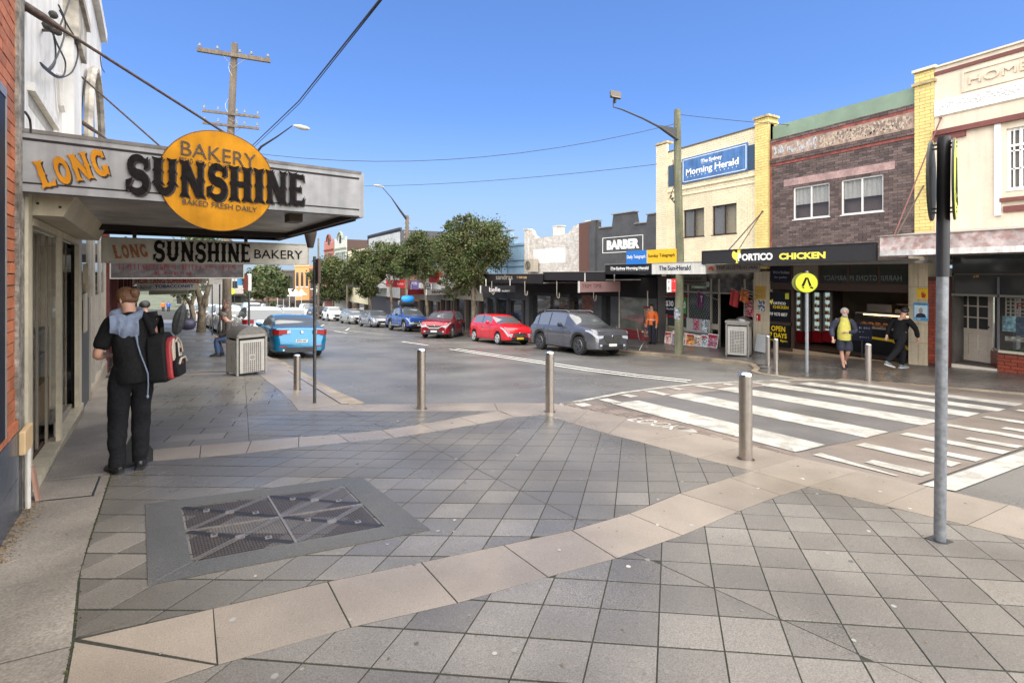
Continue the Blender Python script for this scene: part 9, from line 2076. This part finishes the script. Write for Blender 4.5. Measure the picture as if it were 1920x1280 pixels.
def tree_px(label, ub, X, clumps_px, n, leaf, lm, tr=.14, group='plane trees along the far footpath', **k):
    rx, ry, _ = ray(ub, 500); d = X/rx; base = Vector((X, ry*d, gz(X, ry*d))); cl = []
    for (u, v, r, dd) in clumps_px: cl.append((tp_(u, v, d+dd, base), r*d/907*1.2))
    top_ = max(c[0][2]+c[1] for c in cl); cx = sum(c[0][0] for c in cl)/len(cl); cy2 = sum(c[0][1] for c in cl)/len(cl)
    return tree(label, base, top_, (cx, cy2), cl, n, leaf, lm, tr, group, **k)
tree_px('largest leafy street tree, behind the red hatchback and dark red SUV', 888, 13.6, [(848,470,38,0),(880,440,36,.6),(912,448,34,-.4),(930,432,14,0),(868,420,18,0),(905,485,34,.5),(862,500,32,-.5),(835,455,24,0),(925,475,24,.4),(885,512,20,0),(850,520,24,.2),(900,520,22,.2),(872,535,18,0),(848,548,14,.2),(925,455,26,.2),(880,410,12,0),(845,428,14,.3),(940,470,10,0)], 30000, .095, LEAF, .17, fork=.42)
tree_px('street tree just left of the largest one', 803, 13.3, [(790,470,28,0),(770,490,24,.5),(800,500,22,0),(782,450,16,0),(760,500,18,0),(815,470,20,.5)], 18000, .11, LEAF, .13)
tree_px('street tree in front of the dark cube building', 737, 13.0, [(730,480,26,0),(712,500,22,.5),(745,500,24,0),(720,470,18,.5),(755,480,18,0),(700,520,16,0)], 16000, .125, LEAF, .13)
tree_px('leaning street tree under the cream parapet', 700, 12.7, [(678,500,26,0),(660,515,20,.5),(695,515,22,0),(680,480,16,0),(690,545,16,0)], 12000, .16, LEAF, .13)
tree_px('street tree near the white SUV below the gabled shops', 625, 12.3, [(618,505,24,0),(600,520,18,1),(640,520,20,0),(625,495,16,0),(632,545,18,0),(610,548,14,0),(660,540,14,0)], 12000, .19, LEAF, .15)
tree_px('round street tree at the far end above the marquee', 503, 3.2, [(500,528,28,0),(482,535,20,1),(520,535,20,0),(500,512,16,0),(528,548,10,0),(478,550,12,0)], 8000, .30, LEAF2, .2, group=None)
tree_px('small shrub growing beside the marquee fence', 507, 4.2, [(507,575,7,0),(512,570,5,0)], 500, .16, LEAF2, .05, group=None, name='shrub')
# left footpath trees, crowns hidden above the hanging signs
def bare(label, X, Y, u_pts, d, cr, n=1500):
    base = Vector((X, Y, gz(X, Y))); t = thing('street_tree', label, 'tree', base, 0, 'trees along the near footpath')
    for k, pts in enumerate(u_pts):
        q = MB(); W3 = [P(u, v, d)-base for u, v, r in pts]; q.tube(W3, [r*d/907 for u, v, r in pts], 8); q.obj('trunk' if k == 0 else 'limb', BARK, t, smooth=50)
    q = MB(); c = P(cr[0], cr[1], d)-base; rnd = random.Random(5)
    for i in range(n):
        p_ = c+Vector([rnd.gauss(0,.45) for _ in range(3)])*cr[2]*d/907; a = Vector([rnd.gauss(0,1) for _ in range(3)]).normalized(); b = a.orthogonal().normalized(); s_ = .13
        q.add([p_-b*s_, p_+a.cross(b)*s_*.5, p_+b*s_, p_-a.cross(b)*s_*.5], [(0,1,2,3)])
    q.obj('crown', LEAF2, t)
bare('nearest footpath tree with smooth forked trunk beside the timber pole', -1.98, 34.4, [[(377,622,8),(378,600,6.5),(379,575,6)],[(379,578,5.5),(374,555,5),(366,530,4),(360,500,3)],[(379,576,5),(386,555,4.5),(392,535,4),(400,505,3)],[(386,575,4),(388,550,3),(389,535,2.5)]], 29.0, (385,470,40), 2200)
bare('second footpath tree with a crooked trunk, further from the camera', -3.1, 44.5, [[(361,612,5),(362,590,4.5),(358,570,4)],[(358,572,3.5),(350,560,3),(340,548,2)],[(359,570,3.5),(365,550,3),(372,540,2)]], 37.5, (352,535,26), 900)
bare('dark trunk at the left kerb near the grey litter bin', -4.4, 56, [[(344,600,4),(345,575,3.5),(343,550,3)]], 47, (345,535,20), 500)
lb3 = thing('litter_bin', 'distant grey ribbed litter bin on the left footpath beside the second tree', 'rubbish bin', (P(342,600,40).x,P(342,600,40).y,gz(P(342,600,40).x,P(342,600,40).y)))
q = MB()
for i in range(14): a = i/14*2*math.pi; q.rbox((.38*math.cos(a),.38*math.sin(a),.6),(.06,.14,1.2),rz=a)
q.lathe([(.35,0),(.35,1.15)], (0,0,0), 14); q.lathe([(.42,1.2),(.2,1.32)], (0,0,0), 14); q.obj('body', flat('bin_far_grey',90,90,90), lb3)
# marquee with four peaks
mqd = 93; a = P(521,590,mqd); b = P(566,590,mqd); mq = thing('marquee', 'white four-peaked marquee on posts at the far corner', 'marquee', Vector((a.x,a.y,gz(a.x,a.y)+.1)), math.atan2(b.y-a.y,b.x-a.x)); ML = (b-a).length; ze = P(0,553,mqd).z-mq.location.z
for k in range(4):
    q = MB(); x0, x1 = ML*k/4, ML*(k+1)/4; cx = (x0+x1)/2; n = 8; pr = [(1,0),(.8,.10),(.55,.3),(.3,.62),(.12,.9),(.03,1.0)]; vs_, fs_ = [], []
    for r_, h_ in pr:
        for sx_, sy_ in ((-1,-1),(0,-1),(1,-1),(1,0),(1,1),(0,1),(-1,1),(-1,0)): vs_.append((cx+sx_*r_*ML/8, 1.2+sy_*r_*1.4, ze+h_*1.15))
    for i in range(len(pr)-1):
        for j in range(8): fs_.append((i*8+j, i*8+(j+1) % 8, (i+1)*8+(j+1) % 8, (i+1)*8+j))
    q.add(vs_, fs_); q.obj('canopy', flat('canvas_white',215,205,190,.7), mq, smooth=50)
q = MB(); q.box(-.1,ML+.1,-.25,-.2,ze-.25,ze+.02); q.obj('valance', flat('canvas_white',1,1,1), mq)
for k in range(5):
    q = MB(); x = ML*k/4; q.lathe([(.07,0),(.07,ze)], (x,-.15,0), 8); q.obj('post', flat('post_white',190,184,172), mq)
q = MB()
for k in range(4): q.box(ML*k/4+.1, ML*(k+1)/4-.1, -.05, .0, .1, 1.0)
q.obj('screen', flat('screen_dark',46,42,40), mq)
for k, u in enumerate((532,541,549,556)): 
    o = copy_tree(b0); pz = P(u, 590, 84); o.location = (pz.x, pz.y, gz(pz.x,pz.y)); o.scale = (1.6,1.6,1.5); o['group'] = 'small posts in front of the marquee'; o['label'] = ['left post of the row in front of the marquee','second post from the left before the marquee','third post from the left before the marquee','right post of the row in front of the marquee'][k]
# far treeline and houses that close the view
rnd = random.Random(3); q = MB()
for i in range(9000):
    a = rnd.random(); u = 250+a*1700; d = 260+rnd.random()*60; h_ = rnd.random()**1.4*(5+3*math.sin(u*.02)); w_ = P(u, 560, d); z0 = gz(w_.x, w_.y); s_ = rnd.uniform(.8,1.6)
    p_ = Vector((w_.x, w_.y, z0+h_+1)); ax = Vector([rnd.gauss(0,1) for _ in range(3)]).normalized(); b_ = ax.orthogonal().normalized(); c_ = ax.cross(b_); q.add([p_-b_*s_, p_+c_*s_*.6, p_+b_*s_, p_-c_*s_*.6], [(0,1,2,3)])
q.obj('far_treeline', LEAF2, kind='stuff')
# litter of small leaves on the pavement
q = MB()
for i in range(260):
    x, y = rnd.uniform(-.5,6), rnd.uniform(.6,9); s_ = rnd.uniform(.004,.013); z0 = gz(x,y)+.004; a = rnd.random()*6
    q.add([(x-s_*math.cos(a),y-s_*math.sin(a),z0),(x+s_*.4*math.sin(a),y-s_*.4*math.cos(a),z0+.002),(x+s_*math.cos(a),y+s_*math.sin(a),z0+.001),(x-s_*.4*math.sin(a),y+s_*.4*math.cos(a),z0)], [(0,1,2,3)])
q.obj('fallen_leaves', mat('litter',(1,1,1)), kind='stuff')
print('objects', len(bpy.data.objects), 'polys', sum(len(o.data.polygons) for o in bpy.data.objects if o.type == 'MESH'))
